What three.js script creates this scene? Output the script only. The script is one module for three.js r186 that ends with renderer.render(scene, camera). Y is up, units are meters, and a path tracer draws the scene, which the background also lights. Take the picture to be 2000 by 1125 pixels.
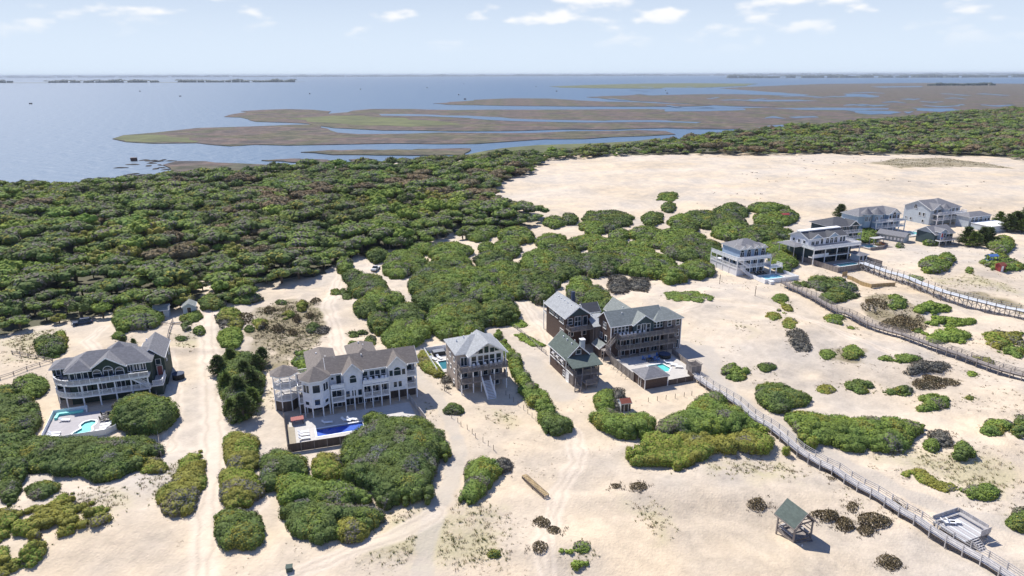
import * as THREE from 'three';

// ---------- camera, sky, sun, exposure ----------
const scene = new THREE.Scene();
const camera = new THREE.PerspectiveCamera(2 * Math.atan(562.5 / 1333) * 180 / Math.PI, 1024 / 576, 0.5, 90000);
camera.position.set(0, 65, 0);
camera.rotation.order = 'YXZ';
camera.rotation.x = -Math.atan((562.5 - 145) / 1333);
camera.rotation.z = -0.17 * Math.PI / 180;
const renderer = new THREE.WebGLRenderer({ antialias: true });
renderer.toneMapping = THREE.LinearToneMapping;
renderer.toneMappingExposure = 1.3;
renderer.shadowMap.enabled = true;
const fr = (v) => v - Math.floor(v), cl = (v, a = 0, b = 1) => Math.min(b, Math.max(a, v));
const ss = (a, b, v) => { const t = cl((v - a) / (b - a)); return t * t * (3 - 2 * t); };
const hs = (i, j) => { let h = (Math.imul(i, 374761393) + Math.imul(j, 668265263)) >>> 0; h = Math.imul(h ^ (h >>> 13), 1274126177) >>> 0; return ((h ^ (h >>> 16)) >>> 0) / 4294967296; };
const vn = (x, y) => {
  const i = Math.floor(x), j = Math.floor(y); let u = x - i, v = y - j; u = u * u * (3 - 2 * u); v = v * v * (3 - 2 * v);
  return (hs(i, j) * (1 - u) + hs(i + 1, j) * u) * (1 - v) + (hs(i, j + 1) * (1 - u) + hs(i + 1, j + 1) * u) * v;
};
const fbm = (x, y, n = 4) => { let s = 0, a = 0.5; for (let k = 0; k < n; k++) { s += a * vn(x, y); x = x * 2.03 + 17.3; y = y * 2.03 + 5.1; a *= 0.5; } return s / (1 - 0.5 ** n); };
{
  const w = 4096, h = 2048, d = new Float32Array(w * h * 4);
  for (let j = 0; j < h; j++) {
    const e = ((j + 0.5) / h - 0.5) * Math.PI, se = Math.max(0, Math.sin(e)), deg = e * 180 / Math.PI;
    const t = ss(0.015, 0.34, se), base = [0.565 * (1 - t) + 0.016 * t, 0.655 * (1 - t) + 0.095 * t, 0.765 * (1 - t) + 0.35 * t];
    const cover = deg > 0.5 ? ss(1.2, 4.6, deg) * (1 - 0.35 * ss(8, 40, deg)) : 0;
    for (let i = 0; i < w; i++) {
      const o = (j * w + i) * 4, az = ((i + 0.5) / w - 0.5) * 2 * Math.PI;
      let c = 0;
      if (cover > 0) {
        const k = Math.cos(e) / (Math.sin(e) + 0.05), high = ss(12, 24, deg), puff = high < 1 ? fbm(az * 57.3 / 3.4 + 40, deg / 1.05 + 9, 5) : 0;
        const n = high > 0 ? puff * (1 - high) + fbm(Math.cos(az) * k * 1.6 + 31, Math.sin(az) * k * 1.6 + 9, 5) * high : puff;
        c = cover * ss(0.56, 0.76, n);
      }
      d[o] = base[0] + (0.78 - base[0]) * c; d[o + 1] = base[1] + (0.785 - base[1]) * c; d[o + 2] = base[2] + (0.8 - base[2]) * c; d[o + 3] = 1;
    }
  }
  const sky = new THREE.DataTexture(d, w, h, THREE.RGBAFormat, THREE.FloatType);
  sky.mapping = THREE.EquirectangularReflectionMapping; sky.magFilter = sky.minFilter = THREE.LinearFilter; sky.needsUpdate = true;
  scene.background = sky; scene.environment = sky;
}
const sun = new THREE.DirectionalLight(new THREE.Color(1, 0.945, 0.86), 5);
sun.position.set(40 - 0.40 * 600, 0.766 * 600, -180 - 0.506 * 600);
sun.target.position.set(40, 0, -180);
sun.castShadow = true; sun.shadow.mapSize.set(4096, 4096);
Object.assign(sun.shadow.camera, { left: -260, right: 260, top: 260, bottom: -260, near: 50, far: 1400 });
scene.add(sun, sun.target);

// ---------- site survey, metres (x east, z towards the sea) ----------
const MOUNDS = [[235, -440, 170, 120, 6], [12, -82, 11, 4.5, 1.2], [33, -98, 15, 6, 1.0], [-26, -82, 13, 5, 0.7], [70, -163, 17, 12, 1.8], [52, -190, 25, 14, 1.2], [88, -146, 10, 8, 1.4], [104, -128, 14, 7, 1.2], [-2, -112, 9, 7, 0.6], [62, -118, 12, 7, 0.9], [25, -76, 9, 4, 0.9], [84, -108, 12, 8, 1.0], [-60, -86, 10, 6, 0.6], [-10, -91, 7, 4, 0.7], [38, -88, 5, 3, -0.9]];

const FLAT = [[-84,-132,17],[-34,-128,24],[-6,-138,14],[17,-142,10],[34,-152,19],[32,-140,14],[82,-226,16],[115,-240,22],[131,-265,18],[160,-278,24],[195,-290,30],[-36,-113,14],[-84,-118,12],[-8,-156,10],[14,-166,12],[-16,-149,9]];

const SHORE = [[-396.6,-406],[-312.2,-416],[-285.8,-423.6],[-258.5,-431.4],[-230.2,-460.1],[-198.6,-484.7],[-170.3,-521.2],[-138.3,-532.9],[-105,-545.2],[-41.5,-564.4],[0.3,-593.5],[84.6,-633.4],[162.8,-735.4],[202.5,-785.7],[320.4,-873.1],[561.2,-1098],[1082.8,-1490.6],[1813.8,-1927]];

const VEG = [["small round shrub thicket left of the green house, beside the rail fence","",2.2,0,[[-100.2,-134.5],[-99.1,-132],[-99.2,-130.1],[-100.4,-129.3],[-102.6,-129.8],[-105,-131.4],[-107.2,-133.9],[-108.4,-136.4],[-108.5,-138.5],[-106.9,-139.1],[-104.5,-138.4],[-102.1,-136.8]]],
["dense dark shrub thicket on the sand left of the green house pool","",3.2,1,[[-112.1,-132],[-105.2,-132.3],[-98.8,-127.6],[-92.6,-120.9],[-90.3,-114.8],[-86.3,-107.5],[-82.6,-102.6],[-83.2,-99.8],[-87.2,-98.1]]],
["long dark evergreen thicket screening the front of the green house pool","",3.4,1,[[-90.2,-107.4],[-89.5,-110.9],[-82.9,-112.2],[-74.2,-112],[-70.2,-114.3],[-64.7,-112.8],[-60.7,-108.6],[-62.6,-105],[-63.4,-101.4],[-66.4,-98.3],[-75,-99.8],[-81.5,-102.4],[-85.9,-103.6]]],
["spreading tree shading the corner of the green house pool deck","",4.6,1,[[-65.9,-120.9],[-65.1,-117.2],[-66.5,-115.1],[-69.3,-114.3],[-72.6,-114.5],[-76.2,-116.9],[-79.2,-120.7],[-80.5,-124.7],[-79.6,-127.7],[-76.7,-128.9],[-72.6,-127.7],[-68.5,-124.6]]],
["low round shrub at the foot of the tree by the green house pool","",1.3,0,[[-70.1,-116.3],[-69.9,-115.4],[-70.1,-114.7],[-70.7,-114.4],[-71.6,-114.5],[-72.4,-115.1],[-73.2,-116.1],[-73.5,-117.2],[-73.4,-118.1],[-72.8,-118.5],[-71.9,-118.2],[-70.9,-117.4]]],
["small shrub clump in front of the long pool-screening thicket","",2,1,[[-79.5,-95],[-78.1,-92.7],[-77.7,-91.4],[-78.1,-91],[-79.3,-91.6],[-80.8,-93],[-82.7,-95.3],[-84.1,-97.5],[-84.6,-99],[-84.2,-99.4],[-83,-98.8],[-81.4,-97.3]]],
["low round shrub on the sand track before the long thicket","",1.4,1,[[-74.3,-96.2],[-73.7,-94.9],[-74,-94],[-74.8,-93.7],[-76.1,-94],[-77.7,-95.1],[-79.1,-96.7],[-79.7,-98],[-79.4,-98.8],[-78.5,-99.1],[-77.1,-98.7],[-75.6,-97.7]]],
["wide low yellow-green shrub sprawl on the sandy slope left of the dirt track","",1.5,2,[[-80.8,-91],[-76.9,-92.4],[-72.6,-94.6],[-68.1,-93.9],[-62.2,-90.8],[-59.1,-88.8],[-59.8,-85.9],[-62.8,-85.1],[-65.4,-84.3],[-65.6,-81.7],[-67,-79.3],[-69.4,-76.8],[-71.2,-75.4]]],
["loose olive shrubs on the left verge of the dirt track","",2,2,[[-56.9,-94.9],[-56.9,-97.8],[-57.4,-102.4],[-58.6,-107.9],[-56,-108.4],[-52.7,-101],[-50,-94.3],[-50.2,-90.6],[-51.3,-88.7],[-53.6,-89]]],
["yellowing low shrub beside the end of the pool-screening thicket","",1.2,2,[[-59.7,-103],[-59.3,-101.5],[-59.5,-100.4],[-60.3,-99.8],[-61.4,-100.1],[-62.9,-101.3],[-64.3,-103.3],[-64.9,-105],[-64.8,-106.4],[-63.8,-106.7],[-62.2,-105.9],[-60.8,-104.7]]],
["yellow-green shrubs along the right verge of the dirt track, below the pines","",2.2,2,[[-54.2,-113.9],[-49.9,-114.2],[-46.9,-111.4],[-44.2,-104.4],[-45.3,-100.9],[-48.5,-102.3],[-51.8,-107.7]]],
["mixed olive shrubs along the right verge of the dirt track","",2.2,2,[[-48.9,-100],[-47.1,-102],[-43.3,-100.1],[-40.2,-95.1],[-40.8,-91],[-43.3,-90.3],[-46.1,-92.1]]],
["rounded grey-topped thicket at the seaward end of the track verge","",2.8,1,[[-36.7,-85.5],[-36.2,-83],[-36.9,-81.5],[-38.5,-81.1],[-40.6,-81.7],[-42.9,-83.6],[-44.4,-85.8],[-44.9,-87.9],[-44.2,-89.5],[-42.5,-90.2],[-40.4,-89.8],[-38.2,-88]]],
["bright green shrub at the bend of the dirt track","",2.2,4,[[-69,-163.8],[-68.2,-160.4],[-68.3,-157.6],[-69.8,-157],[-71.7,-157.5],[-74.4,-161],[-75.9,-163.6],[-76.5,-166.3],[-76.1,-168.5],[-74.6,-169.5],[-72.6,-168.9],[-70.5,-166.7]]],
["bare grey shrub at the bend of the dirt track","",1.6,3,[[-77,-177.2],[-76.2,-174.3],[-75.4,-170.4],[-76.3,-169.8],[-77.6,-170.4],[-79.8,-173.5],[-81.4,-176.6],[-82.1,-179.2],[-82.4,-181.9],[-81.6,-182.8],[-80,-181.9],[-78.2,-179.6]]],
["low shrubs between the dirt track and the brown scrub hollow","",1.8,2,[[-85.6,-188.6],[-79.4,-186.2],[-72.5,-173.6],[-73.6,-167.6],[-80.3,-175.6]]],
["dense dark evergreen clump under the pines beside the dirt track","",2.6,1,[[-69.6,-146.6],[-68.7,-154.9],[-59.3,-148],[-53.7,-135.1],[-51.5,-124.3],[-50.8,-116.9],[-55.1,-119],[-60.8,-129.3]]],
["broad rounded thicket beside the two small sheds","",3.2,0,[[-108.1,-172.5],[-112.2,-182],[-113.5,-191.9],[-105.4,-188.6],[-98.9,-181.6],[-95.2,-174.7],[-94.7,-168.6],[-97.8,-166.4],[-102.5,-166.5]]],
["round shrub in front of the two small sheds","",1.8,0,[[-86.4,-178.5],[-85.6,-175.7],[-85.7,-173.9],[-86.6,-173.1],[-88.3,-174.1],[-90.1,-175.9],[-91.8,-178.8],[-92.6,-181.2],[-92.5,-183.1],[-91.4,-183.8],[-89.9,-183.4],[-88.2,-181.7]]],
["small dark shrub beside the driftwood pile by the sheds","",1.3,1,[[-85.2,-170.7],[-84.9,-169.6],[-85.1,-168.8],[-85.6,-168.5],[-86.5,-168.8],[-87.3,-169.5],[-88.4,-171.4],[-88.9,-173],[-89,-174.3],[-88.5,-174.7],[-87.5,-174.2],[-86.3,-172.7]]],
["small round shrub beside the rail fence on the dirt track","",1.4,0,[[-80.4,-167.8],[-80.1,-166.5],[-80.3,-165.7],[-81,-165.5],[-81.9,-165.8],[-82.8,-166.7],[-83.5,-167.8],[-83.8,-169.1],[-83.7,-170.1],[-83,-170.4],[-82.1,-170],[-81.2,-169.2]]],
["tiny dark shrub on the grass behind the green house","",0.7,1,[[-84.6,-164.6],[-84.5,-164.1],[-84.8,-163.6],[-85.3,-163.3],[-86,-163.3],[-86.6,-163.6],[-87,-164.2],[-87.1,-164.8],[-86.9,-165.3],[-86.3,-165.6],[-85.7,-165.6],[-85,-165.2]]],
["low shrub against the rear wing of the green house","",1.4,0,[[-99.1,-163.7],[-98.8,-162.8],[-99.1,-162.1],[-99.7,-161.6],[-100.7,-161.9],[-102,-163],[-102.8,-164.1],[-103,-165],[-102.7,-165.7],[-102,-165.9],[-101,-165.7],[-99.9,-164.8]]],
["dark rounded bush on the grass patch left of the green house","",2.6,1,[[-109.6,-156],[-108.3,-153],[-108.2,-150.7],[-109.7,-150],[-112.1,-150.8],[-114.8,-152.8],[-117.6,-156.1],[-119.3,-159.5],[-119.1,-161.4],[-117.8,-162.6],[-115.5,-162.1],[-112.5,-159.7]]],
["yellow-green low shrub below the dark bush left of the green house","",0.9,4,[[-108.8,-151.7],[-108.3,-150.4],[-108.5,-149.5],[-109.5,-149.3],[-110.8,-149.6],[-112.2,-150.5],[-113.3,-151.7],[-113.8,-152.9],[-113.6,-153.9],[-112.7,-154.3],[-111.4,-154],[-109.9,-153]]],
["thin yellow shrub beside the dark bush on the grass patch","",1.4,2,[[-112.4,-160.3],[-110.5,-156.9],[-109.7,-154.6],[-110.1,-153.9],[-111.5,-154.6],[-113.6,-156.9],[-116.1,-160.3],[-117.6,-163.1],[-118.5,-165.6],[-118.3,-166.7],[-116.9,-166],[-114.8,-163.7]]],
["rounded shrub at the fork where the dirt track meets the woods","",2.4,1,[[-84.6,-191.4],[-84.3,-189.1],[-84.3,-185.8],[-86,-185.2],[-88,-185.6],[-90.2,-187.4],[-92.3,-191.1],[-94,-196.1],[-93.6,-198.5],[-91.9,-199.5],[-89.4,-198.2],[-86.8,-195.4]]],
["low spreading thicket beside the track fork, before the parking clearing","",2.8,0,[[-92.9,-203.8],[-89,-207.9],[-80,-202.1],[-75,-196.4],[-77.3,-191.7],[-82.4,-191.1],[-87.6,-194.9]]],
["broad brown scrub bush in the grassy hollow, nearest to the dirt track bend","scrub bushes in the hollow",1.2,5,[[-71.9,-178.2],[-71.4,-175.8],[-71.2,-172.8],[-72,-171.5],[-73.8,-172.8],[-76,-175.9],[-77,-177.8],[-77.7,-180.5],[-77.7,-183],[-76.9,-184.4],[-75.1,-183.4],[-73.2,-180.8]]],
["broad olive scrub bush in the grassy hollow, third nearest to the dirt track bend","scrub bushes in the hollow",1.1,2,[[-67,-175.6],[-66.4,-173.1],[-66.4,-171.2],[-67.2,-170.5],[-68.2,-170.8],[-69.4,-172],[-70.9,-175.3],[-71.4,-177.5],[-71.1,-178.7],[-70.2,-179.2],[-69.1,-178.9],[-67.9,-177.6]]],
["broad brown scrub bush in the grassy hollow, fourth nearest to the dirt track bend","scrub bushes in the hollow",1.2,5,[[-68.2,-184.7],[-67.8,-182.9],[-68,-181.9],[-68.6,-181.6],[-69.5,-182.3],[-70.6,-183.7],[-71.6,-186],[-72.2,-188.3],[-72.2,-189.8],[-71.5,-190],[-70.4,-188.8],[-69.3,-187.2]]],
["olive scrub bush in the grassy hollow, sixth nearest to the dirt track bend","scrub bushes in the hollow",1.3,2,[[-61.6,-180.9],[-61.3,-179.4],[-61.6,-178.3],[-62.1,-177.8],[-63,-178.2],[-64,-179.4],[-64.7,-181.1],[-65.1,-182.8],[-64.8,-183.9],[-64.2,-184.3],[-63.2,-183.8],[-62.2,-182.3]]],
["small brown scrub bush in the grassy hollow, ninth nearest to the dirt track bend","scrub bushes in the hollow",1.2,5,[[-58.6,-177.8],[-58.5,-176.7],[-58.6,-175.9],[-59,-175.6],[-59.6,-175.8],[-60.1,-176.5],[-60.6,-177.5],[-60.7,-178.5],[-60.6,-179.2],[-60.2,-179.6],[-59.6,-179.4],[-59.1,-178.7]]],
["brown scrub bush in the grassy hollow, fifth nearest to the dirt track bend","scrub bushes in the hollow",1.1,5,[[-65.9,-172.4],[-65.6,-171.2],[-65.8,-170.3],[-66.2,-169.9],[-66.9,-170],[-67.5,-170.7],[-68.1,-171.8],[-68.7,-173.8],[-68.7,-175.1],[-68.2,-175.6],[-67.5,-175.3],[-66.7,-174.1]]],
["brown scrub bush in the grassy hollow, seventh nearest to the dirt track bend","scrub bushes in the hollow",1.1,5,[[-61.1,-171.2],[-61,-170.1],[-61.2,-169.3],[-61.8,-168.9],[-62.6,-169.1],[-63.3,-169.7],[-63.9,-170.9],[-64.1,-171.9],[-63.8,-172.7],[-63.2,-173.1],[-62.4,-173.1],[-61.7,-172.4]]],
["small brown scrub bush in the grassy hollow, twelfth nearest to the dirt track bend","scrub bushes in the hollow",1,5,[[-55.1,-180.5],[-55,-179.5],[-55.2,-178.6],[-55.6,-178.3],[-56.3,-178.6],[-56.9,-179.3],[-57.3,-180.2],[-57.4,-181.1],[-57.1,-181.7],[-56.6,-182],[-56,-181.9],[-55.5,-181.3]]],
["dark green scrub bush in the grassy hollow, fourteenth nearest to the dirt track bend","scrub bushes in the hollow",1.4,1,[[-52,-171.9],[-51.9,-170.6],[-52.1,-169.4],[-52.7,-168.9],[-53.6,-169.5],[-54.4,-170.6],[-54.9,-171.8],[-55.3,-173.6],[-55,-174.8],[-54.4,-175.1],[-53.5,-174.6],[-52.5,-173.1]]],
["grey scrub bush in the grassy hollow, fifteenth nearest to the dirt track bend","scrub bushes in the hollow",1.1,3,[[-48.9,-170.9],[-48.8,-169.5],[-49.2,-168.5],[-50,-168],[-51.1,-168.4],[-52.1,-169.4],[-52.7,-170.7],[-52.7,-171.6],[-52.1,-172.3],[-51.3,-172.7],[-50.3,-172.6],[-49.4,-172]]],
["small dark green scrub bush in the grassy hollow, second nearest to the dirt track bend","scrub bushes in the hollow",1,1,[[-68.6,-169.8],[-68.5,-169],[-68.6,-168.3],[-69,-168],[-69.6,-168.2],[-70.3,-168.8],[-70.7,-169.7],[-70.9,-170.5],[-70.7,-171],[-70.2,-171.2],[-69.6,-171.1],[-69,-170.6]]],
["small brown scrub bush in the grassy hollow, eleventh nearest to the dirt track bend","scrub bushes in the hollow",1,5,[[-57.2,-169.3],[-57,-168.3],[-57,-167.1],[-57.3,-166.6],[-57.9,-167.1],[-58.6,-168.2],[-59.1,-169.2],[-59.2,-170.2],[-59.1,-170.9],[-58.7,-171.1],[-58.1,-170.9],[-57.6,-170.2]]],
["dark green scrub bush in the grassy hollow, eighth nearest to the dirt track bend","scrub bushes in the hollow",1,1,[[-67.2,-192.2],[-67.1,-191.2],[-67.6,-190.8],[-68.4,-190.9],[-69.6,-191.9],[-70.5,-193],[-71.2,-194.1],[-71.3,-195.3],[-71,-196.1],[-70.1,-196.1],[-69.1,-195.4],[-68,-193.9]]],
["brown scrub bush in the grassy hollow, thirteenth nearest to the dirt track bend","scrub bushes in the hollow",1,5,[[-55.9,-190.4],[-55.8,-189.5],[-56.2,-188.6],[-56.9,-188.3],[-57.8,-188.5],[-58.5,-189.3],[-59.1,-190.4],[-59.5,-192.6],[-59.4,-194.3],[-58.7,-194.8],[-57.6,-193.8],[-56.5,-191.8]]],
["broad olive scrub bush in the grassy hollow, tenth nearest to the dirt track bend","scrub bushes in the hollow",1.6,2,[[-59.3,-186.5],[-58.8,-184.1],[-58.8,-182.5],[-59.3,-182],[-60.1,-182.6],[-61.1,-184.2],[-62,-186.7],[-62.6,-189.3],[-63.1,-192.6],[-62.8,-193.9],[-61.7,-192.4],[-60.2,-189.1]]],
["green bush clump between the scrub hollow and the white turreted house","",2,0,[[-42.1,-150.1],[-42.2,-147.7],[-43.5,-145.9],[-45.7,-145.3],[-48.2,-146],[-50.4,-147.6],[-51.8,-150.1],[-51.8,-152.3],[-50.6,-154.3],[-48.3,-154.9],[-45.7,-154.5],[-43.3,-152.5]]],
["bright green shrub tucked behind the white turreted house","",1.8,4,[[-47.3,-147],[-47.1,-145.2],[-47.3,-143.9],[-48.1,-143.5],[-49.1,-144],[-50.1,-145.2],[-50.9,-146.9],[-51.1,-148.6],[-50.8,-149.8],[-50,-150.2],[-49,-149.8],[-48,-148.7]]],
["large windswept dark thicket covering the corner of the white house pool","",4.2,1,[[-28.4,-121.3],[-24.8,-121.8],[-19.8,-119.6],[-14.9,-116.8],[-12.5,-113.6],[-11,-107.6],[-12.5,-101.7],[-11.9,-96.2],[-12.3,-90.6],[-15.5,-89.1],[-19.2,-90],[-21.5,-93.1],[-23.3,-93.3],[-26.1,-95.1],[-28.5,-98.1],[-30.3,-106.6],[-31,-112.1],[-28,-116.2]]],
["dark grey-topped thicket in front of the white house pool fence","",3,1,[[-43.6,-104.3],[-43.2,-108.2],[-39.4,-106.6],[-35.7,-104.2],[-33.9,-100.2],[-36,-99.1],[-39.1,-99],[-38.6,-95.9],[-40.4,-95.7]]],
["round yellow-green bush at the corner of the white house pool fence","",2.6,2,[[-29.2,-102.7],[-29,-100.3],[-29.6,-98.7],[-30.8,-98.1],[-32.3,-98.8],[-33.8,-100.5],[-34.7,-102.7],[-35,-104.9],[-34.4,-106.5],[-33.1,-107.1],[-31.6,-106.5],[-30.1,-104.9]]],
["low windswept thicket behind the seaward thicket, before the white house","",2.6,0,[[-38,-92.3],[-37.7,-94.7],[-39,-97.9],[-36.8,-99.9],[-33,-97.9],[-30.2,-96.9],[-25.7,-95.2],[-22.9,-93.4],[-22.8,-91.3],[-26.7,-90.7],[-32.4,-91.9],[-36,-91.7]]],
["broad grey-green windswept thicket at the seaward end beside the sand track","",3,1,[[-35.2,-86.5],[-35.9,-89.8],[-34.4,-92],[-30.4,-91.8],[-26.5,-90],[-21.6,-89.6],[-18.2,-88.1],[-19.3,-85.2],[-20.9,-84],[-25.2,-84.8],[-25.5,-82.5],[-27.6,-82],[-31.2,-83.5]]],
["bright yellow-green bush at the tip of the broad seaward thicket","",2.2,2,[[-21.1,-84.1],[-21.1,-82.9],[-21.8,-82],[-22.9,-81.7],[-24.1,-82.1],[-25.2,-82.9],[-25.8,-84.1],[-25.9,-85.6],[-25.3,-86.7],[-24.2,-87.2],[-22.8,-86.8],[-21.7,-85.5]]],
["tall narrow green shrub clump between the two sandy tracks","",2.2,0,[[-7.9,-101.3],[-7.4,-104.1],[-4.9,-106.1],[-3,-103.4],[-2.1,-101],[-3.7,-98.2],[-4.5,-95.4],[-6,-91.8],[-7.7,-90.6],[-8.4,-91.4],[-7.5,-95.3]]],
["bare grey twiggy shrub beside the narrow clump between the tracks","",1.4,3,[[-0.2,-102.7],[-0.4,-101.8],[-0.9,-101.2],[-1.5,-101.1],[-2.2,-101.4],[-2.7,-102],[-2.9,-102.9],[-2.7,-103.8],[-2.3,-104.6],[-1.6,-104.8],[-0.9,-104.3],[-0.4,-103.6]]],
["lone low dark shrub on the open foreground sand","",0.8,1,[[-1.4,-81.3],[-1.6,-80.9],[-2,-80.7],[-2.6,-80.7],[-3.1,-80.8],[-3.6,-81.1],[-3.7,-81.4],[-3.6,-81.8],[-3.2,-82.1],[-2.6,-82.2],[-2,-82],[-1.6,-81.6]]],
["small round shrub beside the gravel track at the glass-gabled house","",1.5,1,[[-10.5,-124.5],[-10.6,-123.4],[-11.2,-122.5],[-11.9,-122.2],[-12.8,-122.5],[-13.4,-123.4],[-13.8,-124.6],[-13.6,-125.7],[-13.1,-126.6],[-12.3,-126.9],[-11.5,-126.6],[-10.8,-125.7]]],
["long low hedge of glossy shrubs between the glass-gabled house and gravel drive","",2,0,[[-6,-165.2],[-2.9,-165.9],[-0.4,-157.6],[1.3,-152.3],[2.3,-143.5],[4.4,-137],[6.7,-130.1],[8.6,-124.1],[7.8,-122.8],[5.7,-122.9],[4.1,-124.7],[1.4,-130.3],[1.7,-134.9],[-0.1,-142],[-1.5,-151.5],[-3.8,-158.5]]],
["rounded end clump of the hedge beside the gravel drive","",2.3,1,[[5.7,-122.7],[8.3,-121.3],[10.9,-117.4],[11.1,-115],[8.4,-112.7],[6.3,-113.6],[5.2,-119.4]]],
["low bright green groundcover patch beside the sandy drive behind the glass-gabled house","",0.6,4,[[0.3,-167.2],[2.8,-167.3],[5.9,-162.4],[8.5,-158.7],[8.1,-156.7],[5.1,-158.4],[2.4,-161.8]]],
["low bright green groundcover at the edge of the thickets by the sandy drive","",0.7,4,[[-1.9,-177.5],[0.7,-179.4],[3.4,-176.5],[3.7,-173.2],[1.4,-172.4]]],
["sparse grey dune shrubs on the bank left of the glass-gabled house","",1,3,[[-12.7,-137.1],[-12.5,-135.1],[-12.8,-133.6],[-13.5,-133.1],[-14.3,-133.6],[-15.1,-135.1],[-15.7,-137.1],[-15.9,-139.3],[-15.6,-140.9],[-14.9,-141.4],[-14.1,-140.8],[-13.2,-139.2]]],
["grey-green shrubs along the white pool wall of the glass-gabled house","",1.2,2,[[-22.8,-152.3],[-21,-154],[-17.5,-145.8],[-15.8,-141.3],[-17.2,-139.8],[-20.5,-144.3]]],
["green shrub with bare grey twigs beside the brown cottage","",2.4,0,[[21.7,-127],[21,-124.6],[19.9,-123.2],[18.7,-122.7],[17.5,-123],[16.8,-124.4],[16.7,-126.6],[17.3,-129.1],[18.5,-131],[19.8,-131.7],[21,-131.1],[21.7,-129.3]]],
["bare grey twigs on the shrub beside the brown cottage","",2,3,[[23,-127.9],[22.6,-126.1],[21.9,-124.7],[21.1,-124.3],[20.5,-124.7],[20.1,-125.9],[20.2,-127.7],[20.7,-129.6],[21.4,-131.1],[22.2,-131.6],[22.8,-131.2],[23.2,-129.8]]],
["rounded green thicket behind the red-roofed hut","",2.8,0,[[14.8,-118.8],[16.3,-121.5],[19.5,-122.5],[22,-119.1],[26.1,-120.6],[27.6,-117.1],[26.2,-111.9],[22.9,-111.4],[18.2,-113.5],[16,-115.6]]],
["tall bright thicket beside the near boardwalk, crowning the dune","",3.4,0,[[27.3,-115.8],[30.4,-119.5],[34.4,-121.5],[37.4,-126.9],[42.3,-129.1],[43.9,-123.3],[46.2,-118.5],[47.2,-113.8],[42.7,-112.2],[37.8,-111.5],[32.5,-111.6],[27.1,-111]]],
["low olive thicket spilling down the dune beside the near boardwalk","",2,2,[[22.8,-108.7],[25.9,-112.2],[32.9,-112.8],[42.1,-113.6],[47.6,-113.8],[50.5,-110.9],[51.9,-108.3],[50.5,-107.1],[45.5,-107.7],[41,-106.8],[35.9,-107.1],[31.5,-103.3],[27.1,-101.6],[24.2,-102.7],[22.6,-105.3]]],
["small round shrub on the sand beyond the pool house, near the boardwalk start","",1.5,0,[[53.8,-141.7],[52.7,-139.7],[51,-138],[49.2,-137.4],[47.9,-138.1],[47.3,-139.7],[47.5,-141.8],[48.5,-143.8],[50.1,-145.3],[51.9,-145.7],[53.3,-145.1],[54,-143.6]]],
["small dark shrub on the sand slope above the dark thicket","",0.9,1,[[60.3,-144.2],[59.7,-143.4],[58.8,-142.7],[57.7,-142.5],[56.8,-142.7],[56.3,-143.4],[56.3,-144.3],[56.9,-145.3],[57.9,-146],[58.9,-146],[59.8,-145.7],[60.3,-145]]],
["dark compact thicket on the sand across the near boardwalk","",2.4,1,[[52,-133],[54.8,-135.2],[58.4,-134.8],[60.4,-130.4],[62.8,-127.9],[59.4,-124.1],[54.5,-121.5],[50.4,-121.9],[49.9,-125.9]]],
["long green thicket on the dune across the near boardwalk","",2.4,0,[[51.6,-118.9],[54.8,-120.7],[59.8,-119.6],[65.1,-118],[73.1,-118.3],[77.7,-117.5],[76,-112],[69.9,-107],[65.6,-107.4],[60.3,-107.6],[55.8,-110.2],[53.1,-114]]],
["grey-tinged shrub at the end of the long dune thicket","",1.6,3,[[81.6,-110.9],[80.3,-109.6],[78.8,-108.8],[77.1,-108.6],[76,-109.2],[75.5,-110.3],[76,-111.9],[77.2,-113.2],[78.8,-114],[80.4,-114.1],[81.7,-113.6],[82.1,-112.4]]],
["green shrub below the grey-tinged shrub on the dune","",1.5,0,[[76.6,-108.4],[75.9,-107.4],[75,-106.7],[74.3,-106.5],[73.9,-107],[73.9,-107.8],[74.3,-108.8],[75,-109.8],[75.9,-110.5],[76.7,-110.8],[77.1,-110.3],[77.1,-109.5]]],
["dark round shrub alone on the sparse dune","",1.6,1,[[81.1,-105.5],[80.1,-104.4],[78.9,-103.6],[77.8,-103.5],[76.9,-103.8],[76.7,-104.7],[77.1,-105.8],[78,-106.9],[79.4,-107.9],[80.5,-108],[81.2,-107.4],[81.4,-106.5]]],
["thin trailing green shrub strip on the sand beside the boardwalk","",0.6,2,[[66.2,-101.1],[70.1,-102.3],[71,-99.2],[73.8,-98.1],[73,-95.7],[71,-96.5],[68.2,-99]]],
["compact round shrub at the end of the trailing green strip","",1.3,0,[[78.1,-95.7],[77.1,-94.8],[75.6,-94.2],[74.1,-94],[72.9,-94.3],[72.3,-95],[72.5,-95.9],[73.5,-96.9],[75,-97.6],[76.5,-97.7],[77.8,-97.4],[78.3,-96.7]]],
["shrub at the foot of the dune above the sun deck","",1.5,1,[[79.9,-88.7],[78.8,-87.6],[77.6,-86.9],[76.5,-86.6],[75.7,-86.8],[75.6,-87.7],[76.1,-88.8],[77.2,-90],[78.8,-91.2],[80,-91.6],[80.8,-91.2],[80.8,-90.3]]],
["three low green shrubs joined at the seaward edge of the sand","",1.2,4,[[5.2,-80.2],[6.9,-81],[8.8,-80.4],[9.8,-79.5],[11.5,-80.3],[11.8,-79.1],[9.9,-78],[8.8,-77.3],[7.3,-78.4],[5.5,-79.2]]],
["tiny green shrub above the three joined shrubs on the foreground sand","",0.6,0,[[10.8,-81.5],[10.6,-81.1],[10.3,-80.9],[9.8,-80.8],[9.4,-80.9],[9,-81.2],[8.9,-81.6],[9.1,-82],[9.5,-82.2],[10,-82.3],[10.4,-82.2],[10.7,-81.9]]],
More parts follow.
